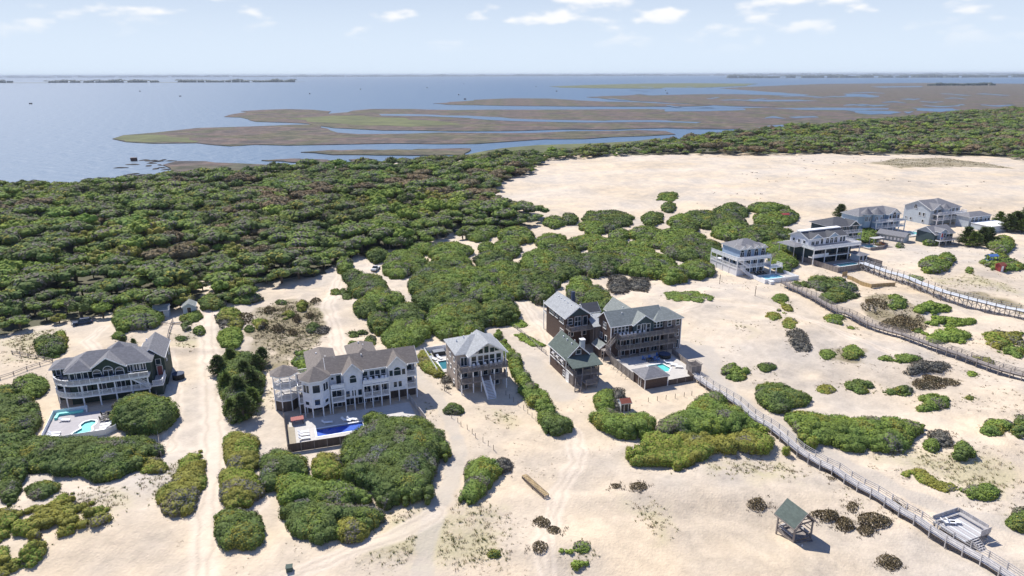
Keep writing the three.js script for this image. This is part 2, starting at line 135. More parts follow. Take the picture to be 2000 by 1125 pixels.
["broad dry scrub tuft on the foreground dune, nearest to the footbridge","dry scrub tufts on the foreground dune",0.5,5,[[6,-88],[5.7,-87.1],[5.2,-86.5],[4.4,-86.3],[3.7,-86.6],[3.2,-87.3],[3,-88.1],[3.3,-88.9],[3.8,-89.5],[4.6,-89.8],[5.3,-89.5],[5.8,-88.8]]],
["dry scrub tuft on the foreground dune, second nearest to the footbridge","dry scrub tufts on the foreground dune",0.5,5,[[7,-85.7],[6.8,-85.2],[6.5,-85],[6.1,-84.9],[5.7,-85.1],[5.4,-85.5],[5.3,-85.9],[5.4,-86.3],[5.7,-86.6],[6.2,-86.7],[6.6,-86.5],[6.9,-86.1]]],
["dry scrub tuft on the foreground dune, fourth nearest to the footbridge","dry scrub tufts on the foreground dune",0.5,5,[[4.5,-81.5],[4.4,-81],[4.1,-80.7],[3.6,-80.7],[3.2,-80.8],[3,-81.2],[2.9,-81.7],[3,-82.3],[3.3,-82.7],[3.7,-82.8],[4.1,-82.6],[4.4,-82.1]]],
["broad dry scrub tuft on the foreground dune, nearest to the gabled beach shelter","dry scrub tufts on the foreground dune",0.5,5,[[40.5,-92.5],[40.2,-92],[39.5,-91.6],[38.7,-91.5],[38,-91.7],[37.6,-92.2],[37.5,-92.7],[37.9,-93.1],[38.5,-93.4],[39.3,-93.6],[40.1,-93.4],[40.5,-93]]],
["small dry scrub tuft on the foreground dune, third nearest to the footbridge","dry scrub tufts on the foreground dune",0.5,5,[[17.7,-98],[17.6,-97.8],[17.4,-97.7],[17.1,-97.7],[16.8,-97.8],[16.6,-98],[16.5,-98.2],[16.6,-98.4],[16.9,-98.5],[17.2,-98.5],[17.5,-98.4],[17.7,-98.2]]],
["dry scrub tuft on the foreground dune, fifth nearest to the footbridge","dry scrub tufts on the foreground dune",0.5,5,[[21.8,-97],[21.6,-96.7],[21.2,-96.5],[20.6,-96.5],[20.1,-96.7],[19.8,-97.1],[19.7,-97.5],[19.9,-97.8],[20.3,-97.9],[20.9,-97.9],[21.4,-97.6],[21.8,-97.3]]],
["rust-brown dead dune scrub clump, nearest to the gabled beach shelter","dead dune scrub near the beach shelter",0.9,5,[[49.7,-89.5],[49.2,-88.9],[48.3,-88.4],[47.4,-88.3],[46.5,-88.6],[46.1,-89.1],[46.1,-89.7],[46.6,-90.3],[47.4,-90.6],[48.4,-90.7],[49.3,-90.5],[49.8,-90.1]]],
["broad rust-brown dead dune scrub clump, second nearest to the gabled beach shelter","dead dune scrub near the beach shelter",0.9,5,[[52.3,-87.9],[51.7,-87.1],[50.7,-86.4],[49.8,-86.2],[49,-86.5],[48.7,-87.2],[48.9,-88.1],[49.6,-89],[50.5,-89.7],[51.5,-89.9],[52.2,-89.5],[52.5,-88.8]]],
["broad rust-brown dead dune scrub clump, third nearest to the sun deck","dead dune scrub near the beach shelter",0.9,5,[[57,-88],[56.2,-87.2],[55.3,-86.8],[54.1,-86.7],[53.2,-87],[52.7,-87.6],[52.7,-88.3],[53.4,-89.1],[54.5,-89.7],[55.7,-89.9],[56.7,-89.6],[57.1,-89]]],
["small rust-brown dead dune scrub clump, fourth nearest to the sun deck","dead dune scrub near the beach shelter",0.6,5,[[53.9,-91.9],[53.6,-91.4],[53.2,-91],[52.8,-90.8],[52.6,-91],[52.6,-91.4],[52.7,-91.9],[53.1,-92.4],[53.4,-92.8],[53.8,-93],[54.1,-92.8],[54.1,-92.4]]],
["rust-brown dead dune scrub clump, second nearest to the sun deck","dead dune scrub near the beach shelter",0.6,5,[[60.7,-92],[60.2,-91.2],[59.6,-90.7],[59.1,-90.4],[58.7,-90.6],[58.7,-91.1],[58.9,-91.7],[59.4,-92.4],[60,-93],[60.6,-93.2],[60.9,-93.1],[61,-92.6]]],
["small rust-brown dead dune scrub clump, third nearest to the gabled beach shelter","dead dune scrub near the beach shelter",0.5,5,[[53.5,-86.5],[53.2,-86.1],[52.8,-85.8],[52.4,-85.7],[52.1,-85.8],[52,-86.1],[52.1,-86.6],[52.4,-87],[52.8,-87.3],[53.2,-87.4],[53.5,-87.2],[53.6,-86.9]]],
["rust-brown dead dune scrub clump, fourth nearest to the gabled beach shelter","dead dune scrub near the beach shelter",0.6,5,[[53.6,-78.8],[53.1,-78.2],[52.3,-77.8],[51.6,-77.6],[51,-77.8],[50.7,-78.2],[50.8,-78.8],[51.2,-79.3],[52,-79.7],[52.8,-79.9],[53.4,-79.8],[53.7,-79.4]]],
["small rust-brown dead dune scrub clump, nearest to the near boardwalk","dead dune scrub near the beach shelter",0.5,5,[[54.6,-100.5],[54.3,-100],[53.9,-99.7],[53.6,-99.5],[53.3,-99.7],[53.3,-100],[53.4,-100.5],[53.8,-101.2],[54.2,-101.7],[54.6,-101.8],[54.8,-101.6],[54.8,-101.1]]],
["small rust-brown dead dune scrub clump, nearest to the sun deck","dead dune scrub near the beach shelter",0.5,5,[[67.4,-92.4],[67,-91.9],[66.4,-91.6],[66,-91.5],[65.6,-91.6],[65.5,-91.9],[65.6,-92.3],[66,-92.8],[66.5,-93.1],[67.1,-93.3],[67.4,-93.2],[67.6,-92.9]]],
["green shrub among rust-brown scrub right of the big sand flat","",1.1,0,[[83.6,-150],[82.6,-148.6],[81.2,-147.7],[79.8,-147.3],[78.7,-147.7],[78.4,-149.2],[79.1,-151.4],[80.5,-153.5],[82,-154.7],[83.4,-155],[84.4,-154.2],[84.3,-152.2]]],
["small green shrub at the left of the rust-brown scrub patch","",0.8,0,[[76.8,-150.5],[75.8,-148.9],[74.9,-148],[74.1,-147.7],[73.6,-148.1],[73.5,-149.2],[73.9,-150.6],[74.7,-152],[75.8,-153.3],[76.8,-153.9],[77.4,-153.5],[77.4,-152.3]]],
["grey-green shrub on the dune below the middle boardwalk","",1.3,1,[[79.2,-134.7],[78.1,-133.5],[76.1,-132.5],[74,-132],[72.3,-132.5],[71.3,-133.4],[71.5,-135],[72.9,-136.7],[74.8,-137.8],[76.9,-137.9],[78.4,-137.1],[79.3,-136]]],
["yellowish low shrub at the edge of the sparse dune","",0.6,2,[[69.4,-133.6],[68.8,-132.7],[67.9,-132.1],[66.9,-131.8],[66.2,-132.1],[65.9,-132.8],[66.1,-133.8],[66.7,-134.7],[67.6,-135.2],[68.5,-135.4],[69.3,-135.2],[69.6,-134.6]]],
["dark trailing shrub on the dune ridge","",1.1,1,[[85.7,-132.5],[84.4,-131],[82.8,-130.2],[81.3,-130],[79.9,-130.4],[79.3,-131.3],[79.6,-132.6],[80.5,-133.6],[82,-134.3],[83.7,-134.5],[85.1,-134.3],[85.8,-133.5]]],
["green end of the trailing shrub on the dune ridge","",1.4,0,[[89.3,-126],[87.6,-124.1],[85.8,-123.1],[83.7,-122.6],[82.3,-123.4],[82,-125.1],[82.4,-126.8],[83.9,-128.5],[86,-129.8],[88.3,-130.4],[89.7,-129.6],[90,-127.9]]],
["low green shrub strip beside the middle boardwalk","",0.9,0,[[94.3,-146.6],[93,-145.3],[91,-144.4],[89.2,-144.6],[87.5,-145.2],[86.5,-146.1],[86.5,-147.1],[87.5,-148],[89.2,-148.4],[91,-148],[92.6,-147.3],[94.2,-147.4]]],
["grey-olive shrub strip under the middle boardwalk","",1.3,3,[[101.3,-143.4],[99.6,-142],[96.2,-140.6],[92.5,-140],[89.1,-139.9],[87.1,-140.9],[86.8,-142.1],[88.3,-143.2],[90.9,-143.5],[95.5,-145.2],[99.4,-145.9],[101.3,-144.8]]],
["thin olive scrub on the tan patch below the middle boardwalk","",0.6,5,[[97.7,-136],[96,-134.4],[93.6,-133.6],[91.3,-133.8],[88.9,-134.2],[87.6,-135.2],[87.6,-136.5],[88.9,-137.5],[91.3,-138.4],[94.4,-139.2],[96.9,-138.8],[98.1,-137.7]]],
["small dark shrub alone on the smooth sand by the middle boardwalk","",0.5,1,[[95.6,-128],[95.2,-127.6],[94.7,-127.3],[94.2,-127.2],[93.9,-127.4],[93.8,-127.7],[93.9,-128.2],[94.3,-128.6],[94.8,-128.9],[95.3,-129],[95.7,-128.8],[95.8,-128.4]]],
["bright green lens-shaped shrub nearest the wide trestle boardwalk","",1.4,4,[[126.6,-187],[124,-183.9],[121.4,-182.5],[118.2,-181.2],[115.8,-181.3],[114.9,-182.8],[115.3,-184.8],[117.4,-187.3],[120.6,-189.7],[124.4,-191.7],[126.8,-191.5],[127.9,-190.2]]],
["bright green lens-shaped shrub between the two long boardwalks","",1.4,4,[[125.7,-175.7],[124,-174.2],[121.5,-173.6],[118.7,-173.6],[115.6,-173.3],[114,-174.2],[114.2,-176],[116,-177.7],[119.2,-179.4],[122.4,-179.8],[124.9,-179.2],[125.9,-177.3]]],
["large bright green dome shrub between the two long boardwalks","",1.8,4,[[117.3,-163.4],[115.2,-161.2],[111.6,-158.8],[108.6,-158.2],[106.3,-158.8],[105.3,-160.6],[106.6,-163.9],[109.4,-167.4],[112.7,-169.4],[117.1,-171.8],[119.5,-171.1],[120.1,-168.7]]],
["green shrub beside the wood fence, near the wide trestle boardwalk","",1.6,0,[[114.6,-188.6],[112.5,-185.3],[110.5,-183.2],[108.8,-182.5],[108,-183.2],[108,-185.1],[109.4,-188.5],[111.8,-192.4],[114.6,-195.7],[116.8,-197.4],[117.4,-196],[116.5,-192.5]]],
["grey-brown scrub mass beside the middle boardwalk","",1.6,5,[[107.7,-185.2],[105.7,-182.1],[103.2,-179.6],[101.3,-178.9],[100,-179.7],[100,-182],[101.2,-185.4],[103.6,-189.5],[106.4,-192.6],[108.7,-193.7],[109.9,-192.7],[109.4,-189.3]]],
["brown scrub between the boardwalks","",1,5,[[113.4,-173.8],[110.7,-170.6],[107.7,-169.2],[103.8,-167.6],[101,-168],[100.2,-170.5],[101.1,-173.7],[103.4,-176.7],[106.7,-178.5],[110.6,-179.8],[113,-178.6],[114.2,-176.6]]],
["small shrub on the white sand patch between the boardwalks","",0.7,1,[[109.2,-169.6],[108.5,-168.8],[107.6,-168.1],[106.6,-167.7],[106,-167.9],[105.9,-168.6],[106.4,-169.8],[107.2,-170.9],[108,-171.4],[108.8,-171.5],[109.3,-171.2],[109.5,-170.5]]],
["green and brown shrubs by the foot of the trestle boardwalk","",1.4,2,[[130.6,-162.3],[127.9,-159.3],[124.2,-156.7],[120.4,-154.8],[118.1,-155.1],[118.8,-158.8],[120.6,-162.5],[124.9,-167.7],[128.3,-170],[130.9,-170.1],[132.4,-168.6],[132.4,-165.9]]],
["green shrub cut by the right edge of the dune","",1.4,0,[[127.8,-155.5],[125.7,-153.3],[123,-151.4],[120.7,-150.8],[119,-151],[118.4,-152.1],[119.2,-153.9],[121.6,-156.6],[124.2,-158.3],[126.7,-159.2],[128,-158.4],[128.5,-157.1]]],
["olive shrub beside the middle boardwalk rail","",0.9,2,[[112.1,-146.5],[110.9,-145.2],[109.5,-144.5],[108.1,-144.4],[107,-144.8],[106.5,-145.6],[106.8,-146.6],[107.9,-147.7],[109.4,-148.5],[111,-149],[112.5,-149],[112.8,-148]]],
["small green shrub on the sand left of the middle boardwalk","",0.9,0,[[90.2,-174.9],[89.1,-173.2],[87.7,-171.9],[86.2,-171.2],[85.2,-171.5],[85.1,-173.2],[85.7,-175.2],[86.6,-176.6],[88.2,-178.2],[89.9,-179.3],[90.8,-178.7],[90.7,-176.6]]],
["tiny olive tuft on the sand left of the middle boardwalk","",0.4,2,[[91.8,-170.5],[91.4,-169.9],[90.7,-169.4],[89.9,-168.9],[89.3,-168.8],[89,-169.1],[89.1,-169.6],[89.6,-170.2],[90.3,-170.9],[91,-171.2],[91.6,-171.2],[91.9,-170.9]]],
["oval green shrub alone on the right dune","",1.3,0,[[94.3,-114.7],[93,-113.4],[91.4,-112.6],[89.8,-112.3],[88.7,-112.7],[88.5,-113.8],[89.3,-115.4],[90.7,-117],[92.2,-117.7],[93.5,-117.6],[94.6,-117.2],[95,-116.2]]],
["green shrub behind the oval shrub on the right dune","",1.6,1,[[98.6,-115.7],[96.6,-113.4],[95,-112],[93.9,-111.6],[93.4,-112.1],[93.7,-113.4],[95,-115.4],[96.7,-117.4],[98.3,-118.9],[99.6,-119.5],[100.3,-119.2],[100.1,-118]]],
["yellow-green tuft by the shadow of the middle boardwalk","",0.5,4,[[104.6,-140.5],[104.1,-140],[103.4,-139.6],[102.7,-139.5],[102.2,-139.7],[102.1,-140.2],[102.3,-140.8],[102.8,-141.4],[103.5,-141.8],[104.2,-141.9],[104.6,-141.6],[104.8,-141.1]]],
["dense low thicket below the white blue house, beside its boardwalk","",2,1,[[109,-207.9],[105.7,-203.6],[100.7,-199.9],[96.5,-200.2],[92.6,-201.2],[90.7,-204.4],[90.9,-207.9],[93.8,-212],[98.4,-215],[103.5,-216.1],[107.4,-214.3],[109.6,-211.8]]],
["grey-green thicket at the tail of the low thicket by the boardwalk","",1.9,1,[[103.9,-196.9],[101.5,-193.3],[98,-190.1],[95.1,-189.5],[92.7,-190.1],[91.7,-192.3],[93.3,-197.5],[95.3,-200.4],[98.3,-202.7],[101.4,-203.4],[103.8,-202.4],[104.8,-200.2]]],
["thin groundcover strip on the open sand behind the brown house","",0.4,0,[[60.1,-196.1],[57.6,-191.3],[54.4,-189.6],[50.9,-190.1],[47.3,-190.8],[44.9,-192.3],[44.4,-194.5],[46,-197.3],[49.4,-199.9],[53.5,-200.7],[57.1,-199.6],[59.5,-198]]],
["small shrub on the sand ridge by the white pool fence","",0.8,0,[[83.1,-194.6],[82.2,-193.1],[81,-192.2],[79.6,-191.7],[78.4,-191.8],[77.8,-192.7],[78,-194.4],[79,-196.1],[80.4,-197.4],[81.8,-197.9],[83,-197.7],[83.5,-196.6]]],
["trailing shrub on the sand ridge by the white pool fence","",0.8,2,[[81.4,-187],[79.8,-183.7],[78.2,-181.8],[76.5,-180.5],[75.8,-181.7],[75.6,-183.5],[76.1,-185.9],[77.5,-188.8],[79.3,-191.1],[80.8,-191.8],[81.8,-191.2],[82,-189.4]]],
["olive tuft lower on the same sand ridge","",0.8,2,[[74,-176.2],[73,-174.3],[71.5,-172.5],[70,-171.3],[69.1,-171.6],[69.3,-174.3],[70.1,-177.2],[71.2,-179.4],[72.8,-181.5],[74.2,-182.3],[75.2,-181.9],[75.2,-179.8]]],
["dark dead scrub along the sand ridge behind the brown house","",1.2,3,[[73.6,-157.5],[72.2,-153.9],[70.7,-151.7],[69.3,-151.1],[68.4,-152.3],[68,-154.6],[68.3,-157.7],[69.5,-161.2],[71.2,-163.9],[72.8,-164.9],[73.7,-163.4],[74.2,-161.1]]],
["thin olive scrub trailing down the ridge behind the brown house","",0.5,2,[[75.7,-170.7],[74.2,-167.6],[72.9,-166],[72,-165.7],[71.3,-166.2],[71.2,-167.5],[72.1,-170.3],[73.5,-173.3],[74.9,-175.3],[76.2,-176.3],[76.8,-175.6],[76.6,-173.6]]],
["lone flat green shrub stranded on the great sand flat","",2,0,[[89.9,-360.1],[88.1,-356.4],[85.1,-353.5],[82.1,-354.5],[79.1,-356.1],[77.5,-359.8],[77.4,-363.7],[79.2,-368.2],[82.5,-372.2],[86.1,-373],[89.5,-373],[90.5,-366.4]]],
["lone rounded shrub stranded on the great sand flat","",2.4,1,[[81.5,-334.8],[79.5,-328.2],[77.1,-323.4],[75.2,-322.6],[73.7,-324],[73.3,-327.8],[74.5,-335.8],[75.5,-338.6],[78.1,-344.1],[80.1,-344.8],[81.7,-343.6],[82,-339.2]]],
["broad dark green evergreen thicket, fourth nearest to the lone shrub on the sand flat","thickets at the edge of the sand flat",2.8,1,[[55.6,-307.7],[52.9,-298.6],[48.8,-293],[43.4,-287.4],[38.2,-286.1],[34.4,-291.8],[32.4,-303.2],[31.8,-308.5],[33.9,-318.2],[38.2,-325.6],[43.7,-329.5],[49.3,-329.1],[53.8,-324.8],[56.2,-318.3]]],
["broad green evergreen thicket, sixth nearest to the lone shrub on the sand flat","thickets at the edge of the sand flat",2.8,0,[[47.7,-292.2],[45.9,-286.3],[42.6,-281.3],[38.3,-276.5],[34.4,-276.7],[31.1,-279.6],[29,-283.8],[28.8,-291.3],[30.7,-300.7],[33.8,-305.4],[38,-307.6],[42.5,-308.3],[45.9,-304.3],[47.9,-299.7]]],
["dark green evergreen thicket, second nearest to the lone shrub on the sand flat","thickets at the edge of the sand flat",2.8,1,[[69.5,-306.5],[68.3,-303.1],[66,-299],[63.5,-296.3],[61.2,-296.3],[59.5,-298.1],[58.9,-302.5],[59.7,-309.6],[61.8,-317.9],[63.8,-321.2],[66.2,-322.2],[68.2,-320],[69.9,-317.7],[70.6,-314.1]]],
["broad dark green evergreen thicket, nearest to the lone shrub on the sand flat","thickets at the edge of the sand flat",2.8,1,[[95.1,-303],[91.6,-294.4],[87.5,-289.4],[83.7,-288.9],[79.5,-289.3],[76.5,-292.3],[74.8,-296.8],[75.5,-303.6],[77.9,-309.9],[82.6,-317.8],[88.2,-323],[92.9,-323.4],[96.4,-320.7],[96.4,-310.8]]],
["green evergreen thicket, third nearest to the lone shrub on the sand flat","thickets at the edge of the sand flat",2.8,0,[[83.6,-300.1],[82,-296.5],[79.4,-294],[76.2,-292.4],[73.1,-292.5],[70.5,-293.4],[69.3,-297],[69.8,-302.4],[71.1,-305.4],[73.8,-308.4],[77.8,-312.5],[81.1,-312.6],[83.3,-309.7],[84.3,-305.7]]],
["broad dark green evergreen thicket, fourth nearest to the play set on the sand flat","thickets at the edge of the sand flat",2.8,1,[[111.7,-316.8],[108.3,-309.2],[104.1,-303.1],[99.9,-300.1],[96.5,-300.7],[94.2,-303.9],[93.8,-310.6],[96.2,-321.9],[98.5,-327.1],[102.9,-334],[107.9,-338.8],[112.4,-340.1],[113.9,-333.7],[113.4,-324.7]]],
["broad dark green evergreen thicket, fifth nearest to the play set on the sand flat","thickets at the edge of the sand flat",2.8,1,[[103.7,-294.7],[100.2,-287.3],[95.5,-281],[91.3,-279.7],[87.5,-281.5],[85.3,-287],[83.5,-290.5],[84,-296.4],[86.3,-301.4],[91,-307.9],[95.9,-310.2],[100.4,-309.8],[103.5,-306.2],[104.7,-301]]],
["broad green evergreen thicket, third nearest to the play set on the sand flat","thickets at the edge of the sand flat",2.8,0,[[134.9,-328.5],[132.6,-324.8],[128.7,-321.8],[122.3,-315.6],[117.9,-315.7],[114.4,-317.1],[112.7,-320.1],[114,-327.2],[117,-333.3],[121.7,-338.4],[126,-338.8],[130.7,-338.9],[134.6,-337.7],[136.1,-334]]],
["broad green evergreen thicket, nearest to the play set on the sand flat","thickets at the edge of the sand flat",2.8,0,[[130.8,-306.6],[127.7,-301.4],[122.2,-294.9],[116.6,-291],[112.1,-291.2],[109.5,-295.2],[107.9,-298.8],[108.6,-304],[111.6,-309.9],[116.1,-314.3],[121.1,-316.1],[127.2,-319],[130.3,-315.7],[131.9,-312.1]]],
["broad green evergreen thicket, second nearest to the play set on the sand flat","thickets at the edge of the sand flat",2.8,0,[[132.6,-311.5],[129.4,-304.7],[125.6,-298.5],[122.2,-294.9],[120,-294.9],[119,-297.3],[119.2,-301.6],[121.7,-309.6],[124.7,-316.2],[129.1,-324],[132,-326.2],[134.3,-326.1],[135.6,-324],[134.9,-318.4]]],
["dark green evergreen thicket, ninth nearest to the black car","thickets at the edge of the sand flat",2.8,1,[[30.3,-310.2],[29.5,-305.4],[28.1,-300.9],[26.4,-297.5],[24.8,-296.4],[23.6,-298.4],[22.9,-302.7],[23,-309.4],[23.8,-314.4],[25.3,-321.4],[27,-323.9],[28.7,-324.4],[30.1,-323.2],[30.7,-318.5]]],
["green evergreen thicket, sixth nearest to the black car","thickets at the edge of the sand flat",2.8,0,[[24.1,-302.4],[23.1,-296.4],[21.5,-292.7],[19.5,-291.5],[17.4,-291.5],[15.6,-293.3],[14.4,-296.4],[14.2,-302],[14.9,-308.2],[16.5,-311.6],[18.6,-313.3],[20.9,-312.8],[22.8,-311.1],[24,-308.3]]],
["green evergreen thicket, fourteenth nearest to the blue dormered house","thickets behind the white and blue house",3.4,0,[[64.4,-279.1],[62.6,-274.4],[59.8,-271.4],[56.3,-269.6],[52.7,-268.8],[49.7,-269.6],[48,-272.6],[48.5,-280.1],[50.1,-285],[53.2,-289.7],[56.7,-290.9],[60.6,-292],[63.7,-290.5],[64.7,-284.6]]],
["broad green evergreen thicket, tenth nearest to the blue dormered house","thickets behind the white and blue house",3.4,0,[[77.3,-264.2],[74.2,-256.8],[70.3,-253.3],[64.6,-247.7],[59.5,-246.4],[56.2,-250.7],[54.9,-258.9],[55.7,-268.6],[58.7,-278.1],[63.1,-283.7],[68.7,-287.2],[74.4,-288.1],[77.9,-282.9],[79,-274.5]]],
["broad dark green evergreen thicket, fourth nearest to the blue dormered house","thickets behind the white and blue house",3.4,1,[[80.9,-251.5],[78.4,-247],[73.3,-240.7],[67.8,-237.4],[62.4,-236.6],[58.5,-239.7],[56.1,-243.6],[56.6,-251.2],[59.5,-259.4],[64.8,-267.3],[70.3,-268.7],[75.3,-266.1],[80,-264.2],[81.6,-258]]],
["dark green evergreen thicket, fifth nearest to the lone shrub on the sand flat","thickets behind the white and blue house",3.4,1,[[80.6,-288.7],[79.2,-285.7],[76.4,-281.2],[73.6,-279],[71.1,-279.3],[69.2,-281],[68.4,-284.6],[68.7,-288.7],[69.9,-291.5],[72.1,-294],[74.9,-295.4],[77.6,-295.4],[79.8,-294.3],[80.5,-290.8]]],
["broad green evergreen thicket, seventh nearest to the play set on the sand flat","thickets behind the white and blue house",3.4,0,[[100.1,-277.8],[97.9,-273.9],[94.3,-269.9],[90.2,-267.9],[86.5,-268],[83.6,-269.9],[82.8,-275.3],[83.6,-281.3],[86.3,-287.8],[89.3,-289.9],[94,-293.2],[98,-293],[100.7,-289.8],[101.3,-284.2]]],
["broad dark green evergreen thicket, sixth nearest to the play set on the sand flat","thickets behind the white and blue house",3.4,1,[[117.6,-277.2],[113.7,-270.5],[108,-264.6],[101.9,-261.6],[96.4,-261.4],[92.3,-264.1],[90.6,-269.5],[91.1,-275.3],[93.6,-279.3],[99.5,-286.2],[105.9,-289.3],[111.3,-287.8],[115.8,-285.6],[118.3,-282.4]]],
["green evergreen thicket, eighth nearest to the blue dormered house","thickets behind the white and blue house",3.4,0,[[109.3,-253.9],[106.7,-249.2],[103.2,-245.5],[99.6,-243.6],[96.5,-243.6],[94.3,-245.4],[93.5,-248.8],[94.4,-253.5],[96.7,-258],[100,-261.4],[103.8,-263.6],[107.4,-264.1],[109.6,-261.9],[110.4,-258.7]]],
["green evergreen thicket, third nearest to the blue dormered house","thickets behind the white and blue house",3.4,0,[[101.8,-235.6],[99,-230],[95.9,-225.6],[93,-223.3],[90.8,-223.3],[89.7,-225.7],[89.9,-230.1],[91.4,-235.7],[93.9,-241.4],[97.3,-246.5],[100.5,-249.3],[103,-249.3],[104.1,-246.4],[103.6,-241.5]]],
["small dark green evergreen thicket, nearest to the blue dormered house","thickets behind the white and blue house",3.4,1,[[76,-239.4],[74.7,-236.2],[73.2,-233.7],[71.6,-232.3],[70.3,-232.3],[69.5,-233.7],[69.4,-236.2],[70,-239.4],[71.3,-243.3],[73.2,-246.8],[74.7,-248],[76.1,-248.1],[77,-246.9],[76.8,-243.4]]],
["broad dark green evergreen thicket, sixteenth nearest to the blue dormered house","windswept thickets between sand paths",3.8,1,[[27.3,-229.7],[25.6,-223.5],[22.1,-215.7],[17.9,-210.8],[13.8,-212.5],[10.1,-216.4],[7.7,-224.5],[7,-233.5],[8.3,-241.4],[11.6,-249.3],[16.3,-254.3],[21.3,-254.3],[25.3,-249.6],[27.5,-241.3]]],
["broad dark green evergreen thicket, twelfth nearest to the blue dormered house","windswept thickets between sand paths",3.8,1,[[39.8,-228.7],[38.1,-223.7],[34.9,-219.2],[30.8,-216.3],[26.7,-216],[23.5,-219.5],[21.4,-225.1],[20.9,-230.7],[22.7,-239.8],[26,-245.4],[30.3,-247.6],[35,-248.6],[38.5,-244.3],[40.2,-237.2]]],
["green evergreen thicket, seventh nearest to the black car","windswept thickets between sand paths",3.8,0,[[22.9,-266.7],[21.7,-259.6],[19.5,-253.3],[16.8,-250.8],[14,-251],[11.6,-252.9],[10,-256.9],[9.7,-266.8],[10.5,-271.4],[12.6,-275.3],[15.4,-277.4],[18.4,-276.8],[21,-274.5],[22.6,-271]]],
["green evergreen thicket, ninth nearest to the blue dormered house","windswept thickets between sand paths",3.8,0,[[53.2,-244.7],[51.7,-240.4],[49,-237.1],[45.5,-233.9],[42.2,-233.4],[39.8,-235.9],[38.2,-238.6],[38.4,-245.1],[39.8,-249.1],[42.5,-253.5],[45.9,-255.3],[49.4,-255.3],[52.3,-254.2],[53.6,-250.3]]],
["broad green evergreen thicket, seventh nearest to the blue dormered house","windswept thickets between sand paths",3.8,0,[[58.8,-229.8],[56.1,-223],[51.6,-216.7],[46.7,-214.3],[41.9,-214.2],[38.1,-217.1],[35.7,-221.7],[35.3,-226.8],[37.6,-234.6],[41.8,-240.5],[47.8,-247],[52.9,-245.3],[57,-241.6],[59,-235.8]]],
["green evergreen thicket, fifth nearest to the blue dormered house","windswept thickets between sand paths",3.8,0,[[58.3,-216.2],[56.9,-212.5],[55.1,-209.9],[52.7,-207.5],[50.7,-207.3],[49.5,-209.4],[48.8,-212],[49.4,-217],[50.5,-220],[52.5,-223.5],[54.7,-224.8],[57,-225.6],[58.6,-224.5],[59.2,-221.5]]],
["green evergreen thicket, second nearest to the blue dormered house","windswept thickets between sand paths",3.8,0,[[69.6,-224.4],[67.7,-220.1],[64.8,-216.2],[61.6,-214.2],[58.6,-213.9],[56.2,-215.3],[55.5,-219.7],[55.8,-224.1],[57.6,-228.9],[60.2,-231.8],[63.6,-233.8],[66.9,-234.3],[69.3,-232.5],[70.2,-228.9]]],
["broad green evergreen thicket, thirteenth nearest to the blue dormered house","windswept thickets between sand paths",3.8,0,[[46.4,-254.4],[44.8,-250],[41.4,-244.7],[37.4,-241.2],[33.8,-242.8],[30.5,-244.6],[28.5,-249.2],[28.2,-254.3],[29.8,-260.7],[32.6,-263.4],[36.7,-265.8],[40.9,-265.8],[44.5,-264.1],[46.5,-260.4]]],
["green evergreen thicket, seventh nearest to the brown house north wing","windswept thickets between sand paths",3.8,0,[[25,-198.9],[24,-193.6],[22.4,-189.3],[20.6,-187.8],[18.9,-188.5],[17.5,-190.9],[16.7,-194.9],[16.7,-199.9],[17.5,-205.5],[19.1,-209.5],[21.1,-212.5],[23.2,-213.2],[24.7,-211],[25.3,-205.1]]],
["dark green evergreen thicket, third nearest to the brown house north wing","windswept thickets between sand paths",3.8,1,[[29.2,-188.6],[28,-183.5],[26.3,-180.3],[24.3,-179.1],[22.4,-180.2],[20.8,-182.4],[19.8,-185.4],[19.8,-190.1],[20.6,-194.3],[22.4,-198.5],[24.8,-201.2],[27.2,-202.3],[28.8,-199],[29.7,-195.5]]],
["small dark green evergreen thicket, nearest to the brown house north wing","windswept thickets between sand paths",3.8,1,[[30.6,-182.3],[29.8,-179.5],[28.5,-177.6],[27,-176.7],[25.5,-177],[24.2,-177.9],[23.4,-180.2],[23.4,-183],[24,-185.3],[25.3,-187.1],[26.9,-188.6],[28.6,-188.7],[30,-187.7],[30.6,-185.2]]],
["dark green evergreen thicket, eleventh nearest to the brown house north wing","windswept thickets between sand paths",3.8,1,[[14.6,-211.7],[13.9,-207.2],[12.6,-204.1],[10.9,-202.5],[9.2,-203.1],[7.6,-205],[6.6,-208.3],[6.3,-212],[6.9,-217.4],[8.3,-222.8],[10.1,-224.6],[12,-223.7],[13.6,-221.1],[14.5,-217]]],
["small green evergreen thicket, sixth nearest to the brown house north wing","windswept thickets between sand paths",3.8,0,[[12.5,-197.2],[12.1,-193.9],[11.3,-191.4],[10.2,-190.3],[9.2,-190.4],[8.3,-192],[7.7,-195.2],[7.6,-198.9],[8,-202.8],[8.8,-205.4],[9.9,-206.8],[11.1,-206.6],[12,-204.7],[12.6,-201.8]]],
["bare grey-brown brush at the thicket edge facing the open sand","",2.2,3,[[38,-208.5],[36.5,-202.8],[34.5,-198.4],[32.6,-197.8],[31,-198.8],[30.5,-204.6],[30.6,-209.3],[31.6,-212.7],[33.7,-217.5],[35.7,-218.3],[37.5,-217.1],[38.2,-213]]],
["low bare brush trailing onto the open sand","",1.8,3,[[44.8,-208.2],[43.5,-204.7],[41.4,-202.2],[39,-200.9],[37.1,-202.6],[36.1,-206.1],[36.2,-210.5],[37.2,-213.1],[39.3,-215.4],[41.7,-216],[44.1,-216.1],[45,-212.3]]],
